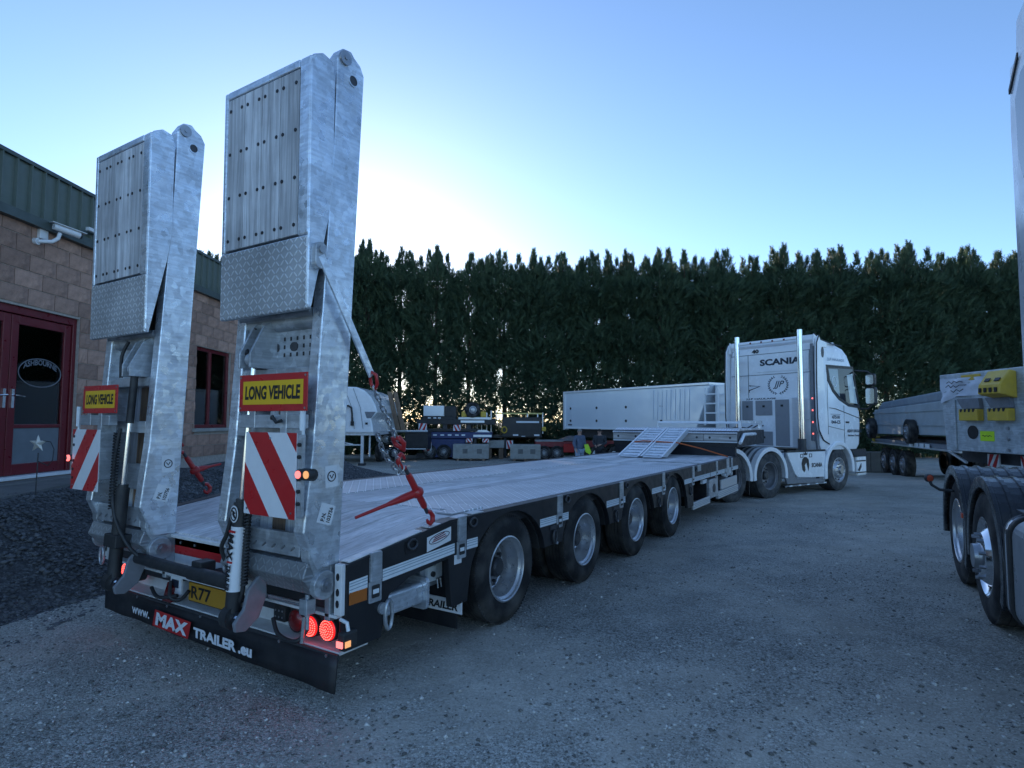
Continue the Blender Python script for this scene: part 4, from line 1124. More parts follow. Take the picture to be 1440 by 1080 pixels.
# ---- rear end
MB().box(-1.70, -0.84, -1.60, -1.50, 0.45, 0.735).build('rear_beam', WHITED, trl, bevel=0.005)
MB().box(-1.70, -0.84, -1.63, -1.601, 0.715, 0.738).build('rear_ledge', WHITED, trl, bevel=0.004)
MB().box(-1.69, -0.85, -1.6045, -1.601, 0.608, 0.662).build('red_stripe', REDS, trl)
for x in (-1.62, -1.45, -1.1, -0.95): MB().cyl((x, -1.608, 0.685), (x, -1.6, 0.685), 0.010, n=8).build('bolt', STEEL, trl)
MB().box(-0.84, -0.05, -1.58, -1.45, 0.40, 0.72).box(TRW + 0.05, -1.70, -1.58, -1.45, 0.40, 0.72).build('rear_crossmember', DARKST, trl, bevel=0.004)
for x0, x1 in ((-0.055, 0.0), (TRW, TRW + 0.055)):
    o = MB().box(x0, x1, -1.657, -1.629, 0.49, 0.755).build('corner_post', WHITED, trl, bevel=0.005)
    for z in (0.55, 0.61, 0.69): MB().prism([(((x0 + x1) / 2) + 0.012 * math.cos(t), z + 0.02 * math.sin(t)) for t in np.linspace(0, 6.28, 12)[:-1]], 'y', -1.6600, -1.6575).build('post_hole', INK, o)
MB().box(TRW + 0.03, -0.03, -1.66, -1.60, 0.475, 0.49).build('post_sill', WHITED, trl)
# licence plate
o = MB().box(-1.47, -0.95, -1.625, -1.61, 0.335, 0.45).build('licence_plate', mat('yellow_plate', (0.48, 0.24, 0.02), 0.4), trl, bevel=0.004)
MB().box(-1.49, -0.93, -1.61, -1.60, 0.325, 0.462).build('plate_holder', BLACKP, o)
lettering('R77', o, (-1.435, -1.6255, 0.352), (1, 0, 0), (0, 0, 1), 0.22, 0.08, INK, 0.02, 0, 0.001)
# shelf above the flap
MB().box(TRW + 0.04, -0.04, -1.63, -1.42, 0.272, 0.292).build('lamp_shelf', WHITED, trl, bevel=0.003)
MB().box(TRW + 0.04, -0.04, -1.50, -1.42, 0.292, 0.46).build('lamp_back', WHITED, trl)
MB().box(TRW + 0.03, -0.03, -1.648, -1.632, 0.25, 0.285).build('flap_strip', DARKST, trl, bevel=0.002)
# rubber flap: waved lower edge
nf = 40; vv, ff = [], []
for i in range(nf + 1):
    x = TRW + 0.03 + (2.49) * i / nf
    f = i / nf
    for j in range(4):
        z = 0.272 - (0.272 - (0.115 - 0.022 * f + 0.002 * math.sin(i * 1.1))) * j / 3
        vv.append((x, -1.650 - 0.004 * math.sin(i * 0.5) * j / 3 - 0.012 * f * j / 3, z))
for i in range(nf):
    for j in range(3): ff.append((i * 4 + j, i * 4 + j + 1, i * 4 + j + 5, i * 4 + j + 4))
flap = MB().add(vv, ff).build('rear_flap', FLAP, trl, smooth=60)
md = flap.modifiers.new('solid', 'SOLIDIFY'); md.thickness = 0.010; md.offset = -1
for i in range(7): MB().cyl((TRW + 0.1 + i * 0.39, -1.655, 0.268), (TRW + 0.1 + i * 0.39, -1.648, 0.268), 0.009, n=8).build('bolt', STEEL, trl)
FY = -1.681
lettering('www.', flap, (-2.06, FY, 0.168), (1, 0, -0.02), (0, 0, 1), 0.23, 0.045, DECOW, 0.02)
MB().add([(-1.79, FY, 0.130), (-1.36, FY, 0.122), (-1.33, FY, 0.232), (-1.76, FY, 0.24)], [(0, 1, 2, 3)]).build('red_panel', REDS, flap)
lettering('MAX', flap, (-1.75, FY - 0.001, 0.143), (1, 0, -0.02), (0, 0, 1), 0.39, 0.085, DECOW, 0.05, 0.12, 0.002)
lettering('TRAILER', flap, (-1.30, FY, 0.148), (1, 0, -0.01), (0, 0, 1), 0.45, 0.062, DECOW, 0.05)
lettering('.eu', flap, (-0.83, FY, 0.143), (1, 0, -0.01), (0, 0, 1), 0.13, 0.05, DECOW, 0.05)
# tail lamps
def lamp(x, z, r, m, lit):
    o = MB().lathe([(r + 0.006, 0.0), (r + 0.006, 0.05), (r, 0.052), (r * 0.98, 0.05)], (x, -1.56, z), (0, -1, 0), 28).build('tail_lamp', BLACKP, trl, smooth=40)
    MB().lathe([(r * 0.98, 0.05), (r * 0.8, 0.060), (r * 0.4, 0.066), (0.001, 0.068)], (x, -1.56, z), (0, -1, 0), 28).build('lens', m, o, smooth=60)
    if lit:
        b = MB()
        for ring, k in ((0.86, 26), (0.62, 16), (0.38, 10), (0.14, 4)):
            for i in range(k):
                a = 2 * math.pi * i / k
                p = Vector((x + r * ring * math.cos(a), -1.6215 - 0.010 * (1 - ring), z + r * ring * math.sin(a)))
                b.box(p.x - 0.003, p.x + 0.003, p.y - 0.003, p.y, p.z - 0.003, p.z + 0.003)
        b.build('leds', REDDOT, o)
lamp(-0.415, 0.385, 0.060, REDLENS, False); lamp(-0.285, 0.378, 0.055, REDLIT, True); lamp(-0.145, 0.385, 0.057, REDLIT, True)
lamp(-2.30, 0.41, 0.055, REDLIT, True); lamp(-2.17, 0.41, 0.055, REDLENS, False)
# connector block
o = MB().box(-0.60, -0.50, -1.62, -1.55, 0.36, 0.45).build('connector_block', BLACKP, trl, bevel=0.006)
for i in range(3):
    for j in range(2): MB().cyl((-0.58 + 0.03 * i, -1.622, 0.385 + 0.035 * j), (-0.58 + 0.03 * i, -1.618, 0.385 + 0.035 * j), 0.006, n=8).build('connector_pin', STEEL, o)
# end outline lamp
MB().tube([(-0.02, -1.64, 0.47), (0.03, -1.64, 0.46), (0.04, -1.64, 0.42)], 0.01, 6).build('lamp_bracket', REFL, trl)
o = MB().box(0.0, 0.05, -1.68, -1.58, 0.335, 0.42).build('outline_lamp', BLACKP, trl, bevel=0.012)
MB().box(0.004, 0.046, -1.688, -1.68, 0.345, 0.375).build('lens', PINKLIT, o); MB().box(0.05, 0.056, -1.67, -1.635, 0.345, 0.375).build('lens', AMBLIT, o)

# ---- the two ramps
def ramp(x0, x1, outer):
    """outer = +1: outside of the vehicle on the right"""
    rp = holder('ramp', trl)
    main = [(-1.605, 0.74), (-1.50, 3.50), (-1.53, 3.55), (-1.575, 3.575), (-1.60, 3.60), (-1.66, 3.59), (-1.70, 3.52), (-1.70, 3.40), (-1.705, 3.1), (-1.765, 1.95), (-1.80, 1.35), (-1.845, 0.94), (-1.80, 0.84), (-1.75, 0.74)]
    t = 0.085
    for xa, xb in ((x0, x0 + t), (x1 - t, x1)):
        b = MB().prism(main, 'x', xa, xb)
        b.build('side_beam', GALV, rp, bevel=0.010, seg=3)
        MB().prism([(-1.62, 0.70), (-1.60, 0.80), (-1.80, 0.86), (-1.80, 0.80), (-1.72, 0.62), (-1.66, 0.60)], 'x', xa + 0.01, xb - 0.01).build('hinge_plate', GALV2, rp, bevel=0.004)
    # boards of the drive surface, seen from behind
    nbd = 5; wb = (x1 - x0 - 2 * t) / nbd
    for i in range(nbd):
        xa = x0 + t + i * wb
        vv = [(x, y + dy, z) for x in (xa + 0.003, xa + wb - 0.003) for (y, z) in ((-1.60, 0.80), (-1.505, 3.42)) for dy in (-0.028, 0.0)]
        MB().add(vv, [(0, 1, 3, 2), (4, 6, 7, 5), (0, 4, 5, 1), (2, 3, 7, 6), (0, 2, 6, 4), (1, 5, 7, 3)]).build('ramp_plank', WOOD_B if i % 2 else WOOD_Z, rp)
    xi, xo = x0 + t, x1 - t
    # cross members
    MB().cyl((xi, -1.70, 2.06), (xo, -1.70, 2.06), 0.045, n=16).build('cross_tube', GALV2, rp, smooth=40)
    pl = MB().box(xi, xo, -1.70, -1.672, 1.80, 2.02).build('slotted_plate', GALV2, rp, bevel=0.004)
    for i in range(5):
        for j in range(3):
            MB().box(xi + 0.28 + i * 0.055, xi + 0.292 + i * 0.055, -1.7025, -1.7002, 1.87 + j * 0.045, 1.892 + j * 0.045).build('plate_slot', INK, pl)
    for i in range(2):
        MB().prism(rrect(xi + 0.18 + i * 0.16, xi + 0.24 + i * 0.16, 1.90, 1.95, 0.02, 3), 'y', -1.704, -1.7005).build('plate_hole', DARKST, pl)
    for z0, z1, yb in ((1.74, 1.80, -1.76), (1.42, 1.50, -1.79), (1.02, 1.20, -1.70), (0.80, 0.92, -1.80)):
        MB().box(xi, xo, yb, yb + 0.03, z0, z1).box(xi, xo, yb + 0.03, yb + 0.1, z0, z0 + 0.012).build('cross_member', GALV2, rp, bevel=0.004)
    MB().prism([(-1.83, 0.70), (-1.80, 0.78), (-1.68, 0.78), (-1.66, 0.66), (-1.74, 0.60)], 'x', x0 + 0.02, x1 - 0.02).build('ramp_heel', tread('tread_plate_heel', 'xz', 0.035, (0.42, 0.44, 0.46)) if 'tread_plate_heel' not in bpy.data.materials else bpy.data.materials['tread_plate_heel'], rp, bevel=0.006)
    for i in range(7):
        MB().bar((xi + 0.04 + i * 0.08, -1.803, 0.83), (xi + 0.07 + i * 0.08, -1.803, 0.85), 0.004, 0.008, (0, 0, 1)).build('embossing', STEEL, rp)
    # pivot at the foot
    for xa, s in ((x1, 1), (x0, -1)):
        MB().prism([(-1.706 + 0.075 * math.cos(a), 0.655 + 0.075 * math.sin(a)) for a in np.linspace(0, 6.28, 20)[:-1]], 'x', xa - 0.03, xa + 0.012 * s).build('pivot_lug', GALV2, rp, bevel=0.004)
        MB().cyl((xa, -1.706, 0.655), (xa + 0.03 * s, -1.706, 0.655), 0.035, n=18).cyl((xa + .03 * s, -1.706, 0.655), (xa + 0.04 * s, -1.706, 0.655), 0.018, n=6).build('pivot_pin', STEEL, rp, smooth=40)
    MB().box(x1 - 0.05, x1 - 0.008, -1.66, -1.60, 0.45, 0.75).build('hinge_cheek', GALV2, rp, bevel=0.006)
    MB().bar((x1 - 0.10, -1.76, 0.86), (x1 - 0.03, -1.73, 0.70), 0.03, 0.03).build('foot_brace', GALV2, rp, bevel=0.004)
    # top hinge
    for xa, s in ((x1, 1), (x0, -1)):
        MB().cyl((xa - 0.002 * s, -1.648, 3.535), (xa + 0.012 * s, -1.648, 3.535), 0.040, n=20).cyl((xa + 0.012 * s, -1.648, 3.535), (xa + 0.017 * s, -1.648, 3.535), 0.012, n=10).build('hinge_pin', STEEL, rp, smooth=40)
        MB().lathe([(0.028, 0.0), (0.036, 0.0), (0.036, 0.004), (0.028, 0.004)], (xa + (0.0 if s > 0 else 0), -1.585, 3.435), (s, 0, 0), 20).build('lifting_eye', GALV, rp)
        MB().cyl((xa - 0.001 * s, -1.585, 3.435), (xa + 0.0015 * s, -1.585, 3.435), 0.028, n=18).build('eye_shade', DARKST, rp)
    # ---- folded end section, leaning on the back
    fo = MB()
    side = [(-1.875, 3.40), (-1.86, 3.45), (-1.80, 3.485), (-1.735, 3.47), (-1.715, 3.40), (-1.712, 2.80), (-1.735, 2.60), (-1.835, 2.10), (-1.853, 2.09), (-1.862, 2.11)]
    fx0, fx1 = x0 - 0.012, x1 + 0.004
    for xa, xb in ((fx0, fx0 + 0.02), (fx1 - 0.02, fx1)): MB().prism(side, 'x', xa, xb).build('fold_side_plate', GALV, rp, bevel=0.006, seg=2)
    def face(z): return -1.862 - 0.013 * (z - 2.1) / 1.3
    def slab(name, xa, xb, za, zb, m, d0=0.0, d1=0.03, bev=0.004):
        vv = [(x, face(z) + d, z) for x in (xa, xb) for z in (za, zb) for d in (d0, d1)]
        return MB().add(vv, [(0, 1, 3, 2), (4, 6, 7, 5), (0, 4, 5, 1), (2, 3, 7, 6), (0, 2, 6, 4), (1, 5, 7, 3)]).build(name, m, rp, bevel=bev)
    s0, s1 = fx0 + 0.035, fx1 - 0.095
    slab('fold_tread_plate', fx0 + 0.004, fx1 - 0.004, 2.085, 2.475, TREAD_XZ, -0.004, 0.03, 0.008)
    slab('fold_rail', s1 + 0.002, fx1 - 0.001, 2.478, 3.44, GALV, -0.002, 0.05, 0.012)
    slab('fold_rail', fx0 + 0.001, s0 - 0.002, 2.478, 3.44, GALV, -0.002, 0.05, 0.008)
    slab('fold_rail', s0, s1, 3.395, 3.44, GALV, -0.002, 0.05, 0.006)
    n5 = 4; wb = (s1 - s0) / n5
    for i in range(n5):
        pk = slab('fold_plank', s0 + i * wb + 0.002, s0 + (i + 1) * wb - 0.002, 2.49, 3.39, WOOD_Z, 0.0 + random.uniform(0, 0.003), 0.03, 0.003)
    for i in range(n5):
        for dx in (0.17, 0.83):
            for z in (2.545, 2.80, 3.06, 3.32):
                x = s0 + (i + dx) * wb
                MB().cyl((x, face(z) + 0.008, z), (x, face(z) - 0.0025, z), 0.0105, n=8).build('plank_bolt', INK, rp)
    # inner backing so that the fold is a closed tray
    MB().box(fx0 + 0.03, fx1 - 0.03, -1.80, -1.76, 2.6, 3.42).box(fx0 + 0.03, fx1 - 0.03, -1.830, -1.815, 2.25, 2.62).build('fold_backing', DARKST, rp)
    MB().tube([(x0 + 0.03, -1.74, 2.10), (x0 + 0.2, -1.74, 2.10), (x1 - 0.1, -1.74, 2.10)], 0.025, 8).build('fold_tube', GALV2, rp, smooth=50)
    return rp
RXR = (-0.83, -0.075); RXL = (-2.44, -1.685)
rr_ = ramp(*RXR, 1); rl_ = ramp(*RXL, -1)

# stickers on the outer beam of each ramp
def beam_sticker(x, y, z, w, h, tilt, txt):
    U = Vector((0, math.cos(tilt), math.sin(tilt))); V_ = Vector((0, -math.sin(tilt), math.cos(tilt)))
    c = Vector((x + 0.0015, y, z))
    o = MB().add([c - U * w / 2 - V_ * h / 2, c + U * w / 2 - V_ * h / 2, c + U * w / 2 + V_ * h / 2, c - U * w / 2 + V_ * h / 2], [(0, 1, 2, 3)]).build('sticker', STICK, trl)
    for k, t_ in enumerate(txt):
        lettering(t_, o, c - U * w * 0.38 + V_ * (h * (0.02 if k == 0 else -0.36)), U, V_, w * (0.42 if k == 0 and len(txt) > 1 else 0.76), h * 0.26, INK, 0.03, 0, 0.001)
    return o, c, U, V_
for xx, dy in ((RXR[1], 0.0), (RXL[1], 0.0)):
    o, c, U, V_ = beam_sticker(xx, -1.675 + dy, 1.215, 0.085, 0.115, 0.05, [])
    MB().tube([c + Vector((0.001, 0, 0)) + U * (0.026 * math.cos(t)) + V_ * (0.026 * math.sin(t)) for t in np.linspace(0, 6.28, 18)[:-1]], 0.003, 5, True).build('sticker_print', INK, o)
    MB().tube([c + Vector((0.001, 0, 0)) + U * -0.012 + V_ * 0.008, c + Vector((0.001, 0, 0)) + V_ * -0.01, c + Vector((0.001, 0, 0)) + U * 0.013 + V_ * 0.01], 0.003, 5).build('sticker_print', INK, o)
    beam_sticker(xx, -1.705 + dy, 1.02, 0.105, 0.10, 1.25, ['P.N.', '103756'])

# marker boards
def marker(x0, x1, z0, z1, y, flip, skew=0.0):
    o = MB().box(x0, x1, y, y + 0.006, z0, z1).build('marker_board', STICK, trl, bevel=0.002)
    w, h = x1 - x0, z1 - z0
    # red diagonal stripes clipped to the board
    def clip(poly):
        def cut(P, f):
            out = []
            for i in range(len(P)):
                a, c = P[i], P[(i + 1) % len(P)]
                fa, fc = f(a), f(c)
                if fa >= 0: out.append(a)
                if (fa >= 0) != (fc >= 0):
                    t = fa / (fa - fc); out.append((a[0] + (c[0] - a[0]) * t, a[1] + (c[1] - a[1]) * t))
            return out
        for f in (lambda p: p[0], lambda p: w - p[0], lambda p: p[1], lambda p: h - p[1]):
            poly = cut(poly, f)
            if len(poly) < 3: return []
        return poly
    s = 0.155
    for k in range(-8, 10, 2):
        a, c = k * s + 0.06, (k + 1) * s + 0.06
        sl = 1.25
        P = [(a - 0, 0), (c, 0), (c + (-h / sl), h), (a + (-h / sl), h)]
        if flip: P = [(w - p[0], p[1]) for p in P]
        P = clip(P)
        if len(P) >= 3:
            MB().prism([(x0 + p[0], z0 + p[1]) for p in P], 'y', y - 0.0015, y - 0.0003).build('red_stripe', REDS, o)
    for (dx, dz) in ((0.03, 0.03), (w - 0.03, 0.03), (w / 2, h - 0.03)):
        MB().cyl((x0 + dx, y - 0.004, z0 + dz), (x0 + dx, y, z0 + dz), 0.006, n=8).build('rivet', STEEL, o)
    return o
marker(-0.46, -0.045, 1.02, 1.448, -1.925, False)
marker(-2.48, -2.085, 1.02, 1.440, -1.925, True)
def long_vehicle(x0, x1, z0, z1, y):
    o = MB().box(x0, x1, y, y + 0.006, z0, z1).build('warning_sign', REDS, trl, bevel=0.002)
    MB().box(x0 + 0.035, x1 - 0.03, y - 0.0015, y - 0.0002, z0 + 0.035, z1 - 0.035).build('yellow_field', YELS, o)
    lettering('LONG VEHICLE', o, (x0 + 0.055, y - 0.0016, z0 + 0.06), (1, 0, 0), (0, 0, 1), x1 - x0 - 0.105, z1 - z0 - 0.12, INK, 0.04, 0.06, 0.001)
    for x in (x0 + 0.015, x1 - 0.015):
        for z in (z0 + 0.015, z1 - 0.015): MB().cyl((x, y - 0.003, z), (x, y, z), 0.006, n=8).build('rivet', STEEL, o)
    return o
long_vehicle(-0.535, 0.02, 1.558, 1.752, -1.922)
long_vehicle(-2.36, -1.875, 1.552, 1.742, -1.922)
# sign mounts
for xa, xb, xe in ((-0.55, -0.04, -0.03), (-2.40, -1.99, -2.46)):
    MB().box(xa, xb, -1.915, -1.86, 1.47, 1.54).build('sign_bracket', GALV2, trl, bevel=0.003)
    MB().box(xa + 0.1, xa + 0.15, -1.918, -1.82, 1.47, 1.72).box(xb - 0.15, xb - 0.1, -1.918, -1.82, 1.1, 1.72).build('sign_post', GALV2, trl, bevel=0.003)
    MB().tube([(xe, -1.905, 1.60), (xe, -1.905, 1.46)], 0.014, 8).tube([(xe, -1.90, 1.46), (xe + 0.004, -1.90, 1.38)], 0.008, 6).build('spring_latch', REFL, trl, smooth=40)
    MB().box(xe - 0.012, xe + 0.02, -1.918, -1.90, 1.03, 1.44).build('sign_edge_bar', GALV2, trl)
    for z in (1.10, 1.16, 1.22, 1.33, 1.39): MB().cyl((xe + 0.004, -1.93, z), (xe + 0.004, -1.918, z), 0.010, n=8).build('latch_knob', BLACKP, trl)
MB().tube([(-0.24, -1.93, 1.52), (-0.21, -1.95, 1.53), (-0.19, -1.94, 1.50), (-0.16, -1.93, 1.51)], 0.009, 6).build('clamp_handle', BLACKP, trl, smooth=50)
# marker lamps beside the chevrons
o = MB().cyl((-0.03, -1.905, 1.245), (0.06, -1.905, 1.245), 0.03, n=16).build('side_lamp', BLACKP, trl, smooth=40)
MB().cyl((-0.015, -1.94, 1.245), (-0.015, -1.935, 1.245), 0.019, n=14).build('lens', PINKLIT, o); MB().cyl((0.045, -1.94, 1.247), (0.045, -1.935, 1.247), 0.019, n=14).build('lens', AMBLIT, o)
MB().cyl((-0.015, -1.935, 1.245), (-0.015, -1.90, 1.245), 0.025, n=14).cyl((0.045, -1.935, 1.247), (0.045, -1.90, 1.247), 0.025, n=14).build('lamp_body', BLACKP, o)
o = MB().cyl((-2.53, -1.93, 1.235), (-2.48, -1.90, 1.235), 0.025, n=14).build('side_lamp', BLACKP, trl, smooth=40)
MB().cyl((-2.505, -1.945, 1.235), (-2.505, -1.935, 1.235), 0.022, n=14).build('lens', PINKLIT, o)

# hydraulic lifting rams
def ram(x, white):
    r_ = holder('lifting_ram', trl)
    T, Bm = Vector((x + 0.02, -1.815, 1.85)), Vector((x - 0.01, -1.88, 0.445))
    def P(t): return Bm + (T - Bm) * t
    MB().tube([P(0.42), P(0.985)], 0.0165, 14).build('piston_rod', CHROME, r_, smooth=40)
    if not white: MB().tube([P(0.74), P(0.985)], 0.024, 14).build('rod_sleeve', BLACKP, r_, smooth=40)
    MB().tube([P(0.02), P(0.435)], 0.040, 18).tube([P(0.43), P(0.45)], 0.032, 18).build('barrel', BLACKP, r_, smooth=40)
    MB().cyl(T + Vector((-0.03, 0, 0)), T + Vector((0.03, 0, 0)), 0.04, n=16).build('top_eye', GALV2, r_, smooth=40)
    MB().prism([(T.y - 0.06, T.z - 0.05), (T.y - 0.06, T.z + 0.03), (T.y + 0.02, T.z + 0.19), (T.y + 0.10, T.z + 0.24), (T.y + 0.14, T.z + 0.2), (T.y + 0.14, T.z - 0.05)], 'x', x + 0.055, x + 0.07).prism([(T.y - 0.06, T.z - 0.05), (T.y - 0.06, T.z + 0.03), (T.y + 0.02, T.z + 0.19), (T.y + 0.10, T.z + 0.24), (T.y + 0.14, T.z + 0.2), (T.y + 0.14, T.z - 0.05)], 'x', x - 0.04, x - 0.025).build('ram_bracket', GALV2, r_, bevel=0.003)
    if white:
        w_ = MB().tube([P(0.10), P(0.345)], 0.0425, 20).build('white_sleeve', STICK, r_, smooth=40)
        up = (T - Bm).normalized()
        # warning roundel
        c = P(0.395); c.y -= 0.0425; c.x += 0.004
        dsk = MB().prism([(c.x + 0.036 * math.cos(a), c.z + 0.046 * math.sin(a)) for a in np.linspace(0, 6.28, 24)[:-1]], 'y', c.y - 0.002, c.y).build('warning_disc', STICK, r_)
        MB().tube([(c.x + 0.026 * math.cos(a), c.y - 0.003, c.z + 0.034 * math.sin(a)) for a in np.linspace(0, 6.28, 20)[:-1]], 0.004, 5, True).tube([(c.x - 0.018, c.y - 0.003, c.z + 0.024), (c.x + 0.018, c.y - 0.003, c.z - 0.024)], 0.004, 5).tube([(c.x + 0.0, c.y - 0.003, c.z + 0.016), (c.x - 0.004, c.y - 0.003, c.z - 0.004), (c.x + 0.01, c.y - 0.003, c.z - 0.018)], 0.005, 5).tube([(c.x - .012, c.y - .003, c.z), (c.x + .014, c.y - .003, c.z + .008)], 0.004, 5).build('warning_print', INK, r_)
        # name along the barrel
        def wrap(a, c_): return (a, c_)
        p0 = P(0.335); p1 = P(0.11)
        U = (p1 - p0).normalized(); 
        side_ = Vector((1, 0, 0)); side_ = (side_ - U * side_.dot(U)).normalized()
        yo = Vector((0, -0.0432, 0))
        for s_, a0, ln, hh, mm in (('MAX', 0.02, 0.145, 0.052, INK), ('TRAILER', 0.185, 0.14, 0.036, INK)):
            lettering(s_, r_, p0 + U * a0 + yo - side_ * hh / 2 + Vector((0.0, 0, 0)), U, side_, ln, hh, mm, 0.04, 0.12, 0.004)
        MB().bar(p0 + U * 0.004 + yo, p0 + U * 0.016 + yo, 0.05, 0.006, (0, 1, 0)).build('red_mark', REDS, r_)
        MB().bar(p0 + U * 0.168 + yo, p0 + U * 0.178 + yo, 0.04, 0.006, (0, 1, 0)).build('red_mark', REDS, r_)
    else:
        MB().tube([P(-0.03) + Vector((-0.055, 0, 0)), P(0.27) + Vector((-0.055, 0, 0))], 0.014, 10).build('guide_bar', STICK, r_, smooth=40)
        MB().bar(P(0.16), P(0.22), 0.16, 0.10, (0, 1, 0)).build('collar', BLACKP, r_, bevel=0.006)
    # foot roller
    MB().cyl(Bm + Vector((-0.03, 0, 0)), Bm + Vector((0.03, 0, 0)), 0.062, n=22).build('foot_roller', BLACKP, r_, smooth=40)
    MB().cyl(Bm + Vector((0.03, 0, 0)), Bm + Vector((0.045, 0, 0)), 0.032, n=16).cyl(Bm + Vector((0.045, 0, 0)), Bm + Vector((0.055, 0, 0)), 0.014, n=6).build('roller_pin', CHROME, r_, smooth=40)
    return r_
ram(-0.59, True); ram(-1.90, False)
# torsion shaft, cams and rods
MB().tube([(-1.80, -1.80, 0.60), (-1.1, -1.80, 0.59)], 0.034, 14).tube([(-1.14, -1.80, 0.59), (-0.66, -1.80, 0.59)], 0.041, 14).build('lift_shaft', BLACKP, trl, smooth=40)
def cam(x, dy):
    c = [(-1.80, 0.66), (-1.755, 0.665), (-1.745, 0.55), (-1.79, 0.44), (-1.87, 0.385), (-1.93, 0.395), (-1.94, 0.44), (-1.885, 0.50), (-1.86, 0.60)]
    MB().prism([(y + dy, z) for y, z in c], 'x', x - 0.012, x + 0.012).build('lift_cam', GREYP, trl, bevel=0.006)
cam(-0.50, 0.0); cam(-1.78, 0.0)
MB().box(-1.15, -1.05, -1.80, -1.70, 0.55, 0.66).box(-1.16, -1.04, -1.70, -1.60, 0.52, 0.58).build('shaft_bearing', BLACKP, trl, bevel=0.008)
MB().tube([(-0.47, -1.74, 0.545), (-0.14, -1.74, 0.545)], 0.013, 10).build('lock_rod', CHROME, trl, smooth=40)
MB().box(-0.19, -0.13, -1.77, -1.71, 0.50, 0.58).cyl((-0.16, -1.74, 0.42), (-0.16, -1.74, 0.60), 0.014, n=8).build('rod_clamp', GALV2, trl, bevel=0.004)
MB().tube([(-0.16, -1.76, 0.49), (-0.16, -1.77, 0.36)], 0.010, 8).build('clamp_bolt', STEEL, trl)
# hoses
for pts in ([(-0.66, -1.85, 1.02), (-0.70, -1.86, 0.88), (-0.78, -1.84, 0.78), (-0.76, -1.80, 0.66), (-0.66, -1.80, 0.58), (-0.62, -1.80, 0.50)],
            [(-0.54, -1.83, 1.03), (-0.535, -1.86, 0.8), (-0.54, -1.86, 0.60), (-0.57, -1.86, 0.52)],
            [(-0.52, -1.68, 0.40), (-0.45, -1.70, 0.335), (-0.35, -1.70, 0.315), (-0.28, -1.69, 0.33), (-0.27, -1.64, 0.38)],
            [(-1.95, -1.86, 1.45), (-1.97, -1.88, 1.2), (-1.90, -1.90, 0.9), (-1.80, -1.86, 0.7), (-1.72, -1.80, 0.6)],
            [(-1.80, -1.69, 0.38), (-1.70, -1.71, 0.345), (-1.6, -1.71, 0.35), (-1.5, -1.68, 0.37)],
            [(-2.02, -1.80, 2.05), (-2.06, -1.82, 1.95), (-2.06, -1.82, 1.8)],
            [(-0.62, -1.78, 2.04), (-0.66, -1.80, 1.96), (-0.60, -1.84, 1.88)],
            [(-1.62, -1.66, 0.44), (-1.55, -1.70, 0.36), (-1.5, -1.66, 0.34), (-1.44, -1.64, 0.40)]):
    P_ = [Vector(p) for p in pts]; Q = []
    for i in range(len(P_) - 1):
        for k in range(5):
            t = k / 5; a, b2, c, d = P_[max(i - 1, 0)], P_[i], P_[i + 1], P_[min(i + 2, len(P_) - 1)]
            Q.append(0.5 * ((2 * b2) + (c - a) * t + (2 * a - 5 * b2 + 4 * c - d) * t * t + (3 * b2 - a - 3 * c + d) * t ** 3))
    Q.append(P_[-1])
    MB().tube(Q, 0.012, 8).build('hose', BLACKP, trl, smooth=60)
# coiled cables
def coil(p0, p1, r, turns):
    p0, p1 = Vector(p0), Vector(p1); d = (p1 - p0)
    a = d.normalized().orthogonal().normalized(); b2 = d.normalized().cross(a)
    n = turns * 8
    MB().tube([p0 + d * (i / n) + a * (r * math.cos(i * math.pi / 4)) + b2 * (r * math.sin(i * math.pi / 4)) for i in range(n + 1)], 0.005, 5).build('coiled_cable', BLACKP, trl, smooth=60)
coil((-1.99, -1.86, 1.42), (-1.93, -1.90, 0.92), 0.02, 26)
coil((-0.515, -1.86, 1.0), (-0.53, -1.86, 0.62), 0.016, 22)
# strap links by the left corner, label on the rear face
MB().tube([(-2.5 + 0.028 * math.cos(t), -1.695, 0.51 + 0.065 * math.sin(t)) for t in np.linspace(0, 6.28, 16)[:-1]], 0.009, 6, True).build('link_ring', GALV2, trl, smooth=60)
MB().box(-1.66, -1.53, -1.64, -1.63, 0.36, 0.47).build('data_plate', STICK, trl)
MB().box(-1.64, -1.56, -1.645, -1.641, 0.40, 0.45).build('data_print', INKB, trl)
MB().prism([(-1.72, 0.30), (-1.62, 0.30), (-1.60, 0.40), (-1.66, 0.43)], 'y', -1.66, -1.62).build('red_bracket', REDLENS, trl)

# ---- stay bar from the right ramp and the tensioning chains
MB().prism(rrect(-1.85, -1.78, 2.30, 2.44, 0.03, 4), 'x', -0.07, -0.03).build('stay_lug', GALV2, trl, bevel=0.004)
MB().cyl((-0.03, -1.815, 2.40), (-0.018, -1.815, 2.40), 0.02, n=14).build('stay_pin', STEEL, trl)
MB().bar((-0.035, -1.815, 2.37), (-0.04, -1.43, 1.765), 0.012, 0.045, (0, 1, 0)).build('stay_bar', GALV, trl, bevel=0.003)

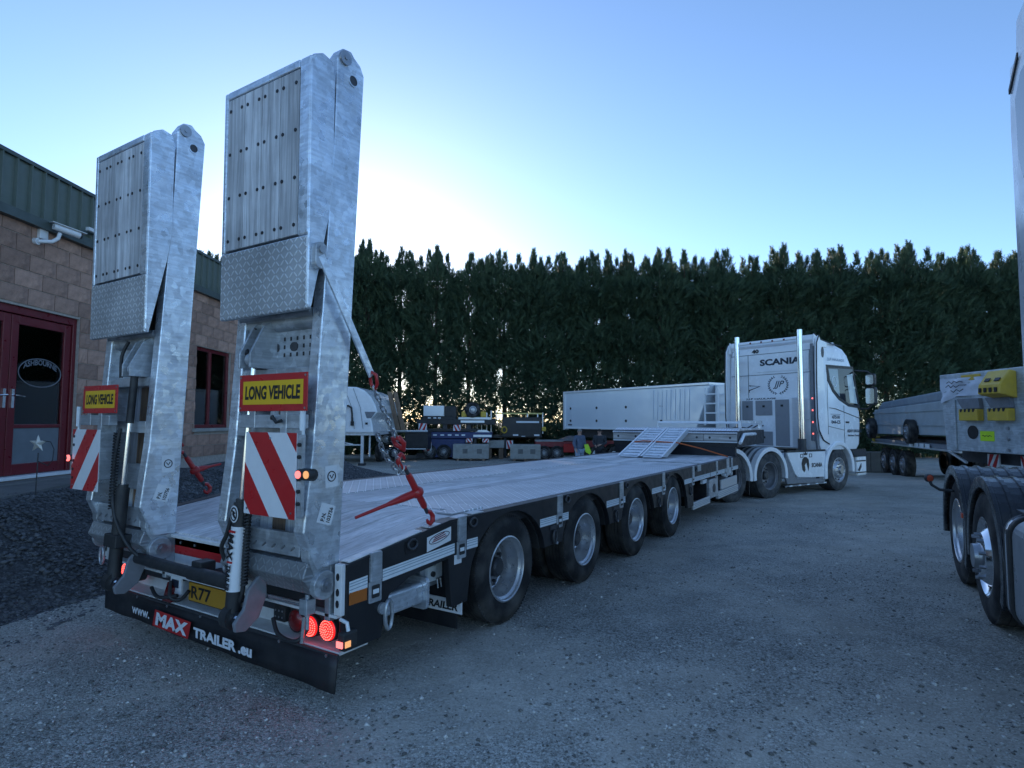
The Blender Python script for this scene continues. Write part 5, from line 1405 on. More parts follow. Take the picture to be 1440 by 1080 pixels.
def chain_link_mesh():
    n = 14; pts = []
    for i in range(n):
        a = 2 * math.pi * i / n
        pts.append((0.0, 0.012 * math.cos(a), 0.022 * math.sin(a) + (0.006 if math.sin(a) > 0 else -0.006)))
    return MB().tube(pts, 0.0055, 6, True).mesh('chain_link', CHAINM, 60)
CLM = chain_link_mesh()
def chain(root, pts):
    P_ = [Vector(p) for p in pts]
    step = 0.041; i = 0; pos = P_[0].copy(); seg = 0; k = 0
    L = [0]
    for a, c in zip(P_, P_[1:]): L.append(L[-1] + (c - a).length)
    def at(s):
        for j in range(len(L) - 1):
            if s <= L[j + 1]:
                t = (s - L[j]) / max(1e-6, L[j + 1] - L[j]); return P_[j].lerp(P_[j + 1], t)
        return P_[-1]
    s = 0
    while s < L[-1]:
        p, q = at(s), at(min(s + step, L[-1]))
        d = (q - p)
        if d.length < 1e-4: break
        o = link('chain_link', CLM, root)
        z = d.normalized(); x = z.orthogonal().normalized()
        Mx = Matrix((x, z.cross(x), z)).transposed()
        Mx = Mx @ Matrix.Rotation((k % 2) * math.pi / 2 + 0.3, 3, 'Z')
        o.rotation_euler = Mx.to_euler(); o.location = (p + q) / 2 - root.location
        k += 1; s += step
def binder(root, a, c, hend, red=RED):
    """ratchet load binder: two screw ends, barrel, ratchet box, handle, hooks"""
    a, c, hend = Vector(a), Vector(c), Vector(hend)
    org = root.location
    a, c, hend = a - org, c - org, hend - org
    d = c - a
    def P(t): return a + d * t
    for t0, t1 in ((0.16, 0.30), (0.72, 0.86)): MB().tube([P(t0), P(t1)], 0.012, 10).build('screw', DARKST, root, smooth=50)
    MB().tube([P(0.26), P(0.30), P(0.74), P(0.77)], [0.017, 0.021, 0.021, 0.017], 14).build('barrel', red, root, smooth=50)
    n_ = d.normalized()
    o = MB().tube([P(0.49), P(0.52), P(0.56), P(0.59)], [0.028, 0.040, 0.040, 0.028], 14).build('ratchet', red, root, smooth=50)
    MB().tube([P(0.54), P(0.54).lerp(hend, 0.25), P(0.54).lerp(hend, 0.45), P(0.54).lerp(hend, 0.5), hend], [0.026, 0.024, 0.016, 0.012, 0.009], 12).build('handle', red, root, smooth=50)
    for t0, t1, nm in ((0.0, 0.17, 'upper_hook'), (1.0, 0.84, 'lower_hook')):
        e, f = P(t0), P(t1); v = (f - e)
        sdv = v.cross(Vector((1, 0, 0))).normalized()
        MB().tube([f + sdv * 0.0, e.lerp(f, 0.75) + sdv * 0.022, e.lerp(f, 0.3) + sdv * 0.026, e + sdv * 0.008, e - sdv * 0.02, e.lerp(f, 0.25) - sdv * 0.03, e.lerp(f, 0.5) - sdv * 0.028], [0.016, 0.014, 0.016, 0.017, 0.015, 0.012, 0.008], 10).build(nm, red, root, smooth=50)
bR = thing('load_binder', 'red ratchet load binder with long handle hooked to the right deck edge', 'load binder', (-0.03, -0.89, 0.86))
binder(bR, (-0.035, -1.20, 1.30), (-0.03, -0.895, 0.875), (-0.16, -1.42, 0.955))
cR = thing('tension_chain', 'zinc chain running from the stay bar of the right ramp to the red binder', 'chain', (-0.04, -1.42, 1.74))
chain(cR, [(-0.04, -1.415, 1.70), (-0.035, -1.22, 1.40)])
chain(cR, [(-0.035, -1.235, 1.33), (-0.03, -1.17, 1.20), (-0.05, -1.21, 1.22), (-0.04, -1.33, 1.33), (-0.04, -1.37, 1.42)])
cl = MB()
cl.tube([(0.0, -0.02, 0.05), (0.024, 0.0, 0.03), (0.024, 0.01, -0.02), (0.0, 0.02, -0.05), (-0.024, 0.01, -0.02), (-0.024, 0.0, 0.03)], 0.010, 8, True)
cl.build('red_shackle', RED, cR, smooth=60)
MB().tube([(0.03, 0.19, -0.33), (0.045, 0.215, -0.36), (0.03, 0.235, -0.40), (-0.02, 0.215, -0.37), (-0.02, 0.195, -0.335)], 0.016, 8, True).build('grab_hook', RED, cR, smooth=60)
bL = thing('load_binder', 'red ratchet load binder at the far left ramp, seen between the ramps', 'load binder', (-2.5, -0.9, 0.86))
binder(bL, (-2.50, -1.17, 1.31), (-2.50, -0.885, 0.90), (-2.48, -0.80, 1.13))
cL = thing('tension_chain', 'zinc chain of the left ramp behind its galvanised beam', 'chain', (-2.5, -1.42, 1.74))
chain(cL, [(-2.5, -1.41, 1.70), (-2.5, -1.18, 1.33)])
MB().bar((-2.49, -1.815, 2.37), (-2.5, -1.43, 1.765), 0.012, 0.045, (0, 1, 0)).build('stay_bar', GALV, trl, bevel=0.003)
MB().prism(rrect(-1.85, -1.78, 2.30, 2.44, 0.03, 4), 'x', -2.49, -2.455).build('stay_lug', GALV2, trl, bevel=0.004)
# ================================================================== TRACTOR UNIT OF THE TRAILER
# local frame: origin under the middle of the front axle, y forward, z from the ground
trk = thing('tractor_unit', 'white tractor unit with twin exhaust stacks coupled to the low loader', 'truck', (0.242, 13.12, -0.112), -0.401)
WT = (0.485, 0.31, 0.295, 'deep', RUBBERC, RIMD)
WF = (0.49, 0.36, 0.292, 'flat', RUBBERC, RIM)
for y in (-2.90, -4.20):
    wheel(trk, (1.225, y, 0.485), 'truckrear', WT, 1, y); wheel(trk, (-1.225, y, 0.485), 'truckrear', WT, -1, y)
    wheel(trk, (0.88, y, 0.485), 'truckrear', WT, 1, y); wheel(trk, (-0.88, y, 0.485), 'truckrear', WT, -1, y)
    MB().cyl((-0.8, y, 0.485), (0.8, y, 0.485), 0.09, n=14).build('axle', DARKST, trk, smooth=40)
wheel(trk, (1.22, 0.0, 0.49), 'truckfront', WF, 1, 0.2); wheel(trk, (-1.22, 0.0, 0.49), 'truckfront', WF, -1, 0.2)
MB().box(-0.45, -0.37, -4.9, 1.1, 0.62, 0.90).build('chassis_rail', DARKST, trk)
MB().box(0.37, 0.45, -4.9, 1.1, 0.62, 0.90).build('chassis_rail', DARKST, trk)
MB().prism([(-4.2, 0.98), (-3.0, 0.98), (-2.9, 0.92), (-4.3, 0.92)], 'x', -0.5, 0.5).build('fifth_wheel', DARKST, trk)
# cab: stacked rounded plan sections
def cab_loft():
    secs = [  # z, y rear, y front, half width
        (0.98, -0.78, 1.16, 1.20), (1.10, -0.82, 1.24, 1.225), (1.60, -0.84, 1.28, 1.235), (1.90, -0.84, 1.26, 1.235), (2.00, -0.84, 1.22, 1.225),
        (2.95, -0.84, 1.02, 1.19), (3.05, -0.84, 1.00, 1.185), (3.30, -0.84, 0.86, 1.17), (3.45, -0.84, 0.70, 1.14), (3.54, -0.82, 0.45, 1.09), (3.58, -0.80, 0.15, 0.98)]
    rings = []
    for z, yr, yf, hw in secs:
        rf, rb = 0.30, 0.10
        p = []
        for cx_, cy_, r, a in ((hw - rf, yf - rf, rf, 0), (-hw + rf, yf - rf, rf, 90), (-hw + rb, yr + rb, rb, 180), (hw - rb, yr + rb, rb, 270)):
            p += [(x, y, z) for x, y in arc(cx_, cy_, r, r, a, a + 90, 6)]
        rings.append(p)
    n = len(rings[0]); b = MB()
    vs_ = [v for r in rings for v in r]
    fs_ = [(k * n + i, k * n + (i + 1) % n, (k + 1) * n + (i + 1) % n, (k + 1) * n + i) for k in range(len(rings) - 1) for i in range(n)]
    fs_ += [tuple(range(n - 1, -1, -1)), tuple((len(rings) - 1) * n + i for i in range(n))]
    b.add(vs_, fs_)
    return b
cab = cab_loft().build('cab', WHITE, trk, smooth=38)
# rear panel joints, ribs
JOINT = mat('panel_joint', (0.05, 0.055, 0.06), 0.6)
for z in (3.36, 2.83):
    MB().box(-1.12, 1.12, -0.8455, -0.8405, z, z + 0.012).build('panel_joint', JOINT, cab)
for x in (-0.62, 1.02): MB().box(x, x + 0.012, -0.8455, -0.8405, 1.2, 3.36).build('panel_joint', JOINT, cab)
MB().box(-0.35, 1.0, -0.856, -0.842, 2.90, 3.30).build('pressed_panel', WHITE, cab, bevel=0.012)
MB().box(-0.45, 1.0, -0.856, -0.842, 1.7, 2.78).build('pressed_panel', WHITE, cab, bevel=0.012)
# writing on the back
lettering('SCANIA', cab, (-0.27, -0.857, 3.06), (1, 0, 0.0), (0, 0, 1), 1.08, 0.165, INKB, 0.045, 0, 0.002)
lettering('40', cab, (-0.50, -0.848, 3.40), (1, 0, 0), (0, 0, 1), 0.20, 0.10, INK, 0.05, 0, 0.002)
lettering('JJP', cab, (0.08, -0.857, 2.46), (1, 0, 0), (0, 0, 1), 0.30, 0.20, INKB, 0.01, 0.35, 0.002)
b = MB()
for s in (-1, 1):
    for i in range(11):
        a = R(-80 + i * 14); x = 0.215 + s * 0.25 * math.cos(a); z = 2.56 + 0.22 * math.sin(a)
        t = Vector((-s * math.sin(a), 0, math.cos(a))); o_ = Vector((s * math.cos(a), 0, math.sin(a)))
        for sg in (-1, 1):
            d = (t * 0.8 + o_ * 0.6 * sg).normalized(); c = Vector((x, -0.8595, z))
            sd = Vector((d.z, 0, -d.x)) * 0.011
            b.add([c, c + d * 0.028 + sd, c + d * 0.055, c + d * 0.028 - sd], [(0, 1, 2, 3) if sg * s > -5 else (3, 2, 1, 0)])
    b.tube([(0.215 + s * 0.25 * math.cos(R(a)), -0.859, 2.56 + 0.22 * math.sin(R(a))) for a in range(-85, 70, 12)], 0.004, 5)
b.build('laurel_emblem', INKB, cab)
# side air deflectors, dark edged
for s in (1, -1):
    P_ = [(-0.80, 3.70), (-0.92, 3.50), (-0.955, 2.6), (-0.95, 1.75), (-0.90, 1.45), (-0.72, 1.22), (-0.45, 1.12), (-0.45, 1.30), (-0.60, 1.55), (-0.62, 3.45)]
    o = MB().prism(P_, 'x', s * 1.195, s * 1.24).build('side_deflector', WHITE, trk, bevel=0.012)
    e = [Vector((s * 1.243, y, z)) for y, z in P_[:7]]
    MB().tube(e, 0.014, 6).build('deflector_edge', BLACKP, o, smooth=60)
    MB().prism([(-0.95, 1.62), (-0.90, 1.42), (-0.72, 1.19), (-0.45, 1.09), (-0.60, 1.0), (-0.88, 1.0)], 'x', s * 1.15, s * 1.19).build('deflector_skirt', GREYP, o)
# roof deflector
MB().prism([(-0.86, 3.60), (-0.84, 3.73), (-0.30, 3.60), (0.2, 3.575), (0.2, 3.54), (-0.8, 3.5)], 'x', -1.12, 1.12).build('roof_deflector', WHITE, trk, bevel=0.02)
for s in (1, -1):
    MB().prism([(-0.90, 3.44), (-0.86, 3.745), (-0.60, 3.62), (-0.30, 3.565), (-0.3, 3.44)], 'x', s * 1.13, s * 1.16).build('roof_fin', WHITE, trk, bevel=0.008)
    MB().tube([(s * 1.162, -0.87, 3.745), (s * 1.162, -0.60, 3.625), (s * 1.162, -0.1, 3.555), (s * 1.155, 0.40, 3.53)], 0.013, 6).build('roof_edge', BLACKP, trk, smooth=60)
for y in (0.05, 0.55): MB().cyl((0.85, y, 3.56), (0.85, y, 3.66), 0.05, 0.035, 12).build('roof_marker', REFL, trk, smooth=40)
# side windows
def side_poly(P_, x0, x1, name, m, par, s=1):
    return MB().prism(P_, 'x', s * x0, s * x1).build(name, m, par)
WPOLY = [(-0.36, 2.95), (0.83, 2.97), (1.02, 2.06), (0.55, 2.10), (0.12, 2.24), (-0.14, 2.42), (-0.32, 2.66)]
FPOLY = [(-0.43, 3.02), (0.88, 3.04), (1.10, 1.99), (0.52, 2.03), (0.08, 2.18), (-0.20, 2.37), (-0.40, 2.63)]
def lean(o, s):
    # tuck the pane to the slope of the cab side
    for v in o.data.vertices:
        hw = 1.225 + (v.co.z - 2.0) * (1.19 - 1.225) / 0.95
        v.co.x = s * (hw + (abs(v.co.x) - 1.22))
for s in (1, -1):
    fr = side_poly(FPOLY, 1.205, 1.228, 'window_seal', BLACKP, trk, s); lean(fr, s)
    gl = side_poly(WPOLY, 1.222, 1.232, 'side_window', GLASS, trk, s); lean(gl, s)
    # pale patch painted for light through the far windscreen; decal pane at the rear
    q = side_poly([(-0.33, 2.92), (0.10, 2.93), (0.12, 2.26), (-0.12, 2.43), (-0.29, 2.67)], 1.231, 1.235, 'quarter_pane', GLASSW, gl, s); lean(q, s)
    p2 = side_poly([(0.52, 2.80), (0.80, 2.86), (0.97, 2.10), (0.60, 2.13)], 1.231, 1.235, 'painted_light_patch', mat('painted_sky_through_glass', (0.55, 0.62, 0.62), 0.1), gl, s); lean(p2, s)
    em = MB().tube([(s * 1.237, -0.10 + 0.10 * math.cos(t), 2.62 + 0.13 * math.sin(t)) for t in np.linspace(0, 6.28, 16)[:-1]], 0.012, 5, True).build('window_emblem', REFL, gl)
    lean(em, s)
# door seams and swage
for s in (1, -1):
    MB().box(s * 1.234, s * 1.238, -0.48, -0.468, 1.35, 2.95).build('door_seam', JOINT, trk)
    MB().box(s * 1.234, s * 1.238, 0.28, 0.29, 1.12, 2.05).build('door_seam', JOINT, trk)
    MB().prism([(-0.48, 1.55), (0.29, 1.45), (0.29, 1.438), (-0.48, 1.538)], 'x', s * 1.234, s * 1.238).build('door_seam', JOINT, trk)
    MB().prism([(-0.40, 1.99), (-0.1, 1.97), (1.2, 1.72), (1.2, 1.70), (-0.1, 1.95), (-0.40, 1.98)], 'x', s * 1.234, s * 1.24).build('swage_line', JOINT, trk)
    MB().box(s * 1.236, s * 1.25, 0.35, 0.5, 1.62, 1.66).build('door_handle', BLACKP, trk)
# rear corner badge
MB().prism([(-0.66 + 0.06 * math.cos(a), 3.30 + 0.13 * math.sin(a)) for a in np.linspace(0, 6.28, 16)[:-1]], 'x', 1.242, 1.246).build('deflector_badge', INKB, trk)
for (s_, y, z, w_, h_) in (('47518', -0.30, 1.72, 0.36, 0.085), ('044-CS', -0.33, 1.60, 0.42, 0.085), ('HEAVY HAULAGE', 0.42, 1.39, 0.70, 0.075), ('Machinery Transport', 0.45, 1.28, 0.62, 0.06)):
    lettering(s_, cab, (1.239, y, z), (0, 1, 0), (0, 0, 1), w_, h_, INKB, 0.03, 0, 0.002)
lettering('J.J.P HAULAGE', trk, (1.192, -0.35, 3.12), (0, 1, 0), (-0.1, 0, 1), 0.80, 0.08, mat('pale_blue_ink', (0.25, 0.32, 0.40), 0.5), 0.02, 0, 0.004)
MB().prism([(-0.36, 1.835), (0.1, 1.835), (0.1, 1.827), (-0.36, 1.827)], 'x', 1.239, 1.242).build('door_rule', INKB, trk)
# red side marker lights up the rear edge
for i, z in enumerate((1.35, 1.62, 1.90, 2.18)):
    MB().box(1.10, 1.13, -0.935, -0.925, z, z + 0.035).build('edge_light', PINKLIT, trk)
MB().box(1.085, 1.145, -0.925, -0.86, 1.2, 3.5).build('light_strip', GREYP, trk)
# windscreen, grille, bumper
MB().add([(-1.0, 1.245, 2.05), (1.0, 1.245, 2.05), (0.97, 1.045, 2.92), (-0.97, 1.045, 2.92)], [(0, 1, 2, 3)]).build('windscreen', GLASS, trk)
MB().prism([(1.05, 3.02), (1.36, 2.86), (1.36, 2.84), (1.05, 2.98)], 'x', -1.05, 1.05).build('sun_visor', BLACKP, trk)
MB().box(-0.75, 0.75, 1.26, 1.30, 1.05, 1.85).build('grille', BLACKP, trk)
bp = rrect(-1.235, 1.235, 0.30, 0.96, 0.06, 3)
MB().prism(bp, 'y', 0.88, 1.36).build('bumper', WHITE, trk, bevel=0.05, seg=3)
for s in (1, -1):
    MB().prism([(0.60, 0.98), (1.30, 0.98), (1.36, 0.78), (0.72, 0.78)], 'x', s * 1.20, s * 1.243).build('headlamp', GLASS, trk)
    MB().box(s * 1.237, s * 1.245, 0.80, 1.28, 0.66, 0.69).build('bumper_trim', BLACKP, trk)
    MB().prism([(0.88, 0.45), (1.06, 0.62), (1.06, 0.52), (0.95, 0.42)], 'x', s * 1.237, s * 1.245).build('bumper_trim', INKB, trk)
    MB().box(s * 1.237, s * 1.245, 0.74, 1.3, 0.375, 0.405).build('bumper_trim', BLACKP, trk)
    # front wheel arch
    p = arc(0, 0.52, 0.70, 0.66, 0, 180, 20); q = arc(0, 0.52, 0.585, 0.56, 180, 0, 20)
    P_ = [(0.70, 0.42)] + p + [(-0.70, 0.30), (-0.585, 0.30)] + q + [(0.585, 0.42)]
    MB().prism(P_, 'x', s * 1.10, s * 1.262).build('wheel_arch', WHITE, trk, bevel=0.025, seg=3)
    MB().prism(arc(0, 0.5, 0.6, 0.56, 0, 180, 12) , 'x', s * 0.7, s * 1.1).build('arch_liner', BLACKP, trk)
# mirrors
for s in (1, -1):
    m_ = holder('mirror', trk)
    MB().tube([(s * 1.18, 1.00, 2.95), (s * 1.40, 1.16, 2.92), (s * 1.50, 1.18, 2.84), (s * 1.50, 1.18, 2.1), (s * 1.40, 1.16, 1.98), (s * 1.22, 1.10, 1.98)], 0.022, 8).build('mirror_arm', BLACKP, m_, smooth=50)
    MB().prism(rrect(s * 1.47 - 0.12, s * 1.47 + 0.12, 2.08, 2.52, 0.05, 4), 'y', 1.12, 1.27).build('mirror_head', BLACKP, m_, bevel=0.02)
    MB().prism(rrect(s * 1.47 - 0.11, s * 1.47 + 0.11, 2.56, 2.86, 0.05, 4), 'y', 1.12, 1.25).build('mirror_head', BLACKP, m_, bevel=0.02)
    MB().prism(rrect(s * 1.47 - 0.10, s * 1.47 + 0.10, 2.11, 2.49, 0.04, 4), 'y', 1.112, 1.119).build('mirror_glass', CHROME, m_)
    MB().prism(rrect(s * 1.47 - 0.09, s * 1.47 + 0.09, 2.59, 2.83, 0.04, 4), 'y', 1.112, 1.119).build('mirror_glass', CHROME, m_)
# side skirts with picture
for s in (1, -1):
    o = MB().prism([(-2.24, 0.96), (-0.62, 0.96), (-0.62, 0.36), (-1.2, 0.37), (-1.80, 0.40), (-1.92, 0.48), (-2.05, 0.68)], 'x', s * 1.17, s * 1.225).build('side_skirt', WHITE, trk, bevel=0.015)
    MB().prism([(-2.24, 0.96), (-2.02, 0.60), (-1.88, 0.42), (-1.78, 0.36), (-0.62, 0.32), (-0.62, 0.24), (-2.2, 0.27), (-2.3, 0.5)], 'x', s * 1.16, s * 1.20).build('lower_skirt', GREYP, trk)
    MB().box(s * 1.13, s * 1.19, -2.28, -0.52, 0.20, 0.235).build('step_bar', CHROME, trk)
    for i in range(5): MB().box(s * 1.19, s * 1.195, -2.1 + i * 0.36, -2.0 + i * 0.36, 0.205, 0.23).build('step_light', REFL, trk)
    MB().box(s * 1.16, s * 1.23, -2.24, -0.62, 0.965, 1.0).build('skirt_rail', BLACKP, trk)
sk = trk
lettering('SCANIA', trk, (1.226, -1.24, 0.60), (0, 1, 0), (0, 0, 1), 0.46, 0.10, INK, 0.04, 0, 0.003)
# dark heraldic bird head with small crown, as printed on the skirt
HB = [(-1.62, 0.80), (-1.66, 0.70), (-1.63, 0.56), (-1.55, 0.50), (-1.50, 0.56), (-1.53, 0.66), (-1.46, 0.72), (-1.42, 0.62), (-1.38, 0.52), (-1.34, 0.66), (-1.36, 0.78), (-1.44, 0.84), (-1.54, 0.85)]
MB().prism(HB, 'x', 1.226, 1.229).build('skirt_emblem', INK, trk)
for y0 in (-1.70, -1.33): MB().tube([(1.229, y0, 0.84), (1.229, y0 + 0.10, 0.84), (1.229, y0 + 0.10, 0.91), (1.229, y0, 0.91)], 0.008, 5, True).build('skirt_emblem', INK, trk)
MB().prism([(-1.56, 0.89), (-1.58, 0.95), (-1.53, 0.92), (-1.49, 0.975), (-1.45, 0.92), (-1.40, 0.95), (-1.42, 0.89)], 'x', 1.226, 1.229).build('skirt_emblem', INK, trk)
# rear mudguards
for y in (-2.90, -4.20):
    for s in (1, -1):
        p = arc(y, 0.49, 0.62, 0.60, -8, 188, 20); q = arc(y, 0.49, 0.575, 0.555, 188, -8, 20)
        mg = MB().prism(p + q, 'x', s * 0.62, s * 1.24).build('mudguard', WHITE, trk, bevel=0.012)
        p = arc(y, 0.49, 0.63, 0.61, -8, 188, 20); q = arc(y, 0.49, 0.54, 0.52, 188, -8, 20)
        MB().prism(p + q, 'x', s * 1.235, s * 1.265).build('mudguard_lip', WHITE, mg, bevel=0.006)
        for k in range(4):
            p = arc(y, 0.49, 0.628, 0.608, 20, 160, 14); q = arc(y, 0.49, 0.615, 0.595, 160, 20, 14)
            x = s * (0.70 + k * 0.13); MB().prism(p + q, 'x', x, x + 0.05).build('mudguard_rib', GREYP, mg)
o = MB().box(1.20, 1.27, -4.86, -4.80, 0.80, 0.86).build('tail_light', PINKLIT, trk)
# headboard cabinet behind the cab
f_ = MB()
for x in (-0.69, -0.29, 0.22, 0.30, 0.86):
    pass
cb_ = MB().box(-0.70, 0.92, -1.10, -0.92, 1.03, 2.24).build('equipment_cabinet', WHITE, trk, bevel=0.008)
CABG = mat('grey_cabinet_door', (0.30, 0.31, 0.33), 0.45, 0.3, 0.12, 4, dust=((0.2, 0.18, 0.16), 0.3, 4))
for x0, x1, z0, z1 in ((-0.63, -0.33, 1.62, 2.17), (-0.25, 0.20, 1.80, 2.17), (-0.25, 0.20, 1.06, 1.40), (-0.63, -0.33, 1.08, 1.38), (0.28, 0.64, 1.06, 2.18)):
    d = MB().box(x0, x1, -1.116, -1.101, z0, z1).build('cabinet_door', CABG, cb_, bevel=0.005)
    MB().box((x0 + x1) / 2 - 0.03, (x0 + x1) / 2 + 0.03, -1.125, -1.1162, z1 - 0.17, z1 - 0.12).build('door_latch', INK, d)
lettering('J.J.P HAULAGE', cb_, (-0.52, -1.102, 2.185), (1, 0, 0), (0, 0, 1), 0.82, 0.05, INKB, 0.04, 0, 0.003)
MB().box(0.72, 0.92, -1.14, -1.10, 1.03, 2.22).build('cabinet_corner', ALU, cb_, bevel=0.01)
# exhaust stacks and roof light bar
for x in (-0.69, 0.99):
    st = MB().cyl((x, -1.20, 1.2), (x, -1.20, 3.82), 0.062, n=20).build('exhaust_stack', CHROME, trk, smooth=40)
    MB().lathe([(0.062, 0), (0.056, 0.0), (0.056, -0.15), (0.001, -0.16)], (x, -1.20, 3.82), (0, 0, 1), 20).build('stack_mouth', DARKST, st)
    MB().cyl((x, -1.20, 0.9), (x, -1.20, 1.25), 0.09, n=18).build('stack_base', DARKST, st, smooth=40)
lb = MB().tube([(-0.63, -1.20, 3.62), (0.93, -1.20, 3.62)], 0.035, 10).build('light_bar', WHITE, trk, smooth=40)
for x in (-0.3, 0.0, 0.3, 0.6): MB().box(x, x + 0.04, -1.245, -1.232, 3.60, 3.64).build('bar_light', REDLENS, lb)
for z in (3.20, 2.83, 2.52): MB().bar((-0.69, -1.2, z), (-0.95, -0.85, z + 0.02), 0.02, 0.05).build('stack_bracket', BLACKP, trk)
MB().tube([(-0.52, -0.9, 2.56), (-0.45, -1.05, 2.56), (-0.15, -1.06, 2.53), (-0.48, -1.02, 2.44), (-0.55, -0.92, 2.40)], 0.014, 6).build('service_line', BLACKP, trk, smooth=60)
for i in range(3):
    pts = [(-0.35 + i * 0.15, -1.12, 1.55), (-0.30 + i * 0.15, -1.5, 1.45), (-0.30 + i * 0.1, -1.9, 1.50), (-0.35 + i * 0.1, -2.3, 1.42)]
    MB().tube(pts, 0.016, 6).build('suzi_line', BLACKP, trk, smooth=60)
MB().box(-0.5, 0.5, -2.2, -1.15, 0.93, 0.96).build('catwalk', ALU, trk)
MB().cyl((0.72, -2.1, 0.62), (0.72, -1.1, 0.62), 0.30, n=24).build('fuel_tank', ALU, trk, smooth=40)
MB().cyl((-0.72, -2.1, 0.62), (-0.72, -1.1, 0.62), 0.30, n=24).build('fuel_tank', ALU, trk, smooth=40)
MB().box(1.15, 1.16, -3.56, -3.54, 0.12, 0.45).build('mudflap', FLAP, trk)

# ================================================================== DARK TRACTOR UNIT AT THE RIGHT EDGE
rt = thing('tractor_unit', 'tractor unit with black mudguards and grey tank at the right edge', 'truck', (4.27, 1.90, 0.0), math.pi + 0.07)
GUARD = mat('dark_plastic_guard', (0.022, 0.024, 0.028), 0.26, 0, 0.2, 6, 0.1, 60, (DUST, 0.16, 4))
WR = (0.49, 0.31, 0.295, 'deep', RUBBER, RIM)
WR2 = (0.49, 0.31, 0.295, 'flat', RUBBER, CHROME)
for y, k in ((-1.52, 'deep'), (-0.22, 'flat')):
    wheel(rt, (1.20 if k == 'deep' else 1.225, y, 0.49), 'rt' + k, WR if k == 'deep' else WR2, 1, 0.3)
    wheel(rt, (-1.20, y, 0.49), 'rtdeep', WR, -1, 0.3)
    for s in (1, -1):
        p = arc(y, 0.49, 0.63, 0.61, -25, 190, 26); q = arc(y, 0.49, 0.59, 0.57, 190, -25, 26)
        mg = MB().prism(p + q, 'x', s * 0.55, s * 1.206).build('mudguard', GUARD, rt, bevel=0.008)
        p = arc(y, 0.49, 0.635, 0.615, -25, 190, 26); q = arc(y, 0.49, 0.545, 0.525, 190, -25, 26)
        MB().prism(p + q, 'x', s * 1.205, s * 1.235).build('mudguard_lip', GUARD, mg, bevel=0.008)
        for kx in range(6):
            x = s * (0.62 + kx * 0.10)
            p = arc(y, 0.49, 0.642, 0.622, 0, 185, 22); q = arc(y, 0.49, 0.62, 0.60, 185, 0, 22)
            MB().prism(p + q, 'x', x, x + 0.025).build('mudguard_rib', GUARD, mg)
    MB().cyl((-0.9, y, 0.49), (0.9, y, 0.49), 0.09, n=12).build('axle', DARKST, rt)
MB().box(0.37, 0.46, -2.3, 3.2, 0.62, 0.90).build('chassis_rail', DARKST, rt)
MB().box(-0.46, -0.37, -2.3, 3.2, 0.62, 0.90).build('chassis_rail', DARKST, rt)
# tank: soft edged box with straps
tk = MB().prism(rrect(0.62, 1.225, 0.20, 0.90, 0.12, 6), 'y', 0.62, 1.95).build('fuel_tank', mat('grey_tank', (0.30, 0.32, 0.34), 0.35, 0.35, 0.1, 4, dust=(DUST, 0.2, 4)), rt, bevel=0.03, seg=3)
MB().prism(rrect(0.60, 1.24, 0.18, 0.92, 0.14, 6), 'y', 0.56, 0.615).build('tank_strap', BLACKP, tk, bevel=0.01)
MB().prism(rrect(0.61, 1.235, 0.19, 0.91, 0.13, 6), 'y', 0.49, 0.545).build('tank_strap', CHROME, tk, bevel=0.01)
MB().prism(rrect(0.60, 1.232, 0.18, 0.91, 0.14, 6), 'y', 0.43, 0.48).build('tank_strap', BLACKP, tk, bevel=0.01)
MB().box(0.66, 1.15, 0.42, 1.0, 0.925, 0.935).build('tank_step', DARKST, tk)
# lamp on a stalk, small red marker
MB().tube([(1.22, -1.55, 0.86), (1.32, -1.60, 0.86), (1.38, -1.64, 0.90), (1.40, -1.65, 0.95)], 0.014, 8).build('lamp_stalk', BLACKP, rt, smooth=50)
o = MB().lathe([(0.001, -0.02), (0.038, -0.018), (0.040, 0.012), (0.034, 0.016)], (1.40, -1.655, 0.965), (0.5, -0.87, 0), 18).build('stalk_lamp', BLACKP, rt, smooth=40)
MB().lathe([(0.034, 0.016), (0.02, 0.022), (0.001, 0.024)], (1.40, -1.655, 0.965), (0.5, -0.87, 0), 18).lathe([(0.034, -0.019), (0.02, -0.024), (0.001, -0.026)], (1.40, -1.655, 0.965), (0.5, -0.87, 0), 18).build('lens', mat('orange_red_lens', (0.65, 0.10, 0.05), 0.3), o)
MB().box(1.263, 1.275, -0.83, -0.78, 0.70, 0.74).build('marker_lens', mat('orange_red_lens', (0.65, 0.10, 0.05)), rt)
MB().box(1.0, 1.02, -0.9, -0.86, 0.2, 0.8).build('mudflap', FLAP, rt)
# cab, seen edge on
GC = mat('grey_white_cab', (0.55, 0.57, 0.60), 0.3, 0, 0.06, 3, coat=0.3)
c_ = MB()
CP = [(1.18, 1.05), (1.14, 1.9), (1.12, 3.3), (1.17, 3.66), (1.22, 3.92), (2.0, 3.98), (3.0, 3.85), (3.35, 3.3), (3.5, 2.0), (3.5, 0.5), (1.6, 0.5), (1.5, 1.05)]
c_.prism(CP, 'x', -1.22, 1.22)
cb2 = c_.build('cab', GC, rt, bevel=0.06, seg=3)
MB().prism([(1.13, 1.1), (1.10, 3.3), (1.14, 3.66), (1.55, 3.60), (1.6, 1.1)], 'x', 1.19, 1.235).build('side_deflector', GC, cb2, bevel=0.02)
MB().prism([(1.15, 3.52), (1.35, 3.64), (1.35, 3.61), (1.15, 3.49)], 'x', 1.236, 1.245).build('panel_joint', JOINT, cb2)
MB().prism([(1.36, 2.9), (1.28, 3.05), (1.27, 3.4), (1.40, 3.5), (2.2, 3.5), (2.3, 2.9)], 'x', 1.236, 1.243).build('side_window', GLASS, cb2)
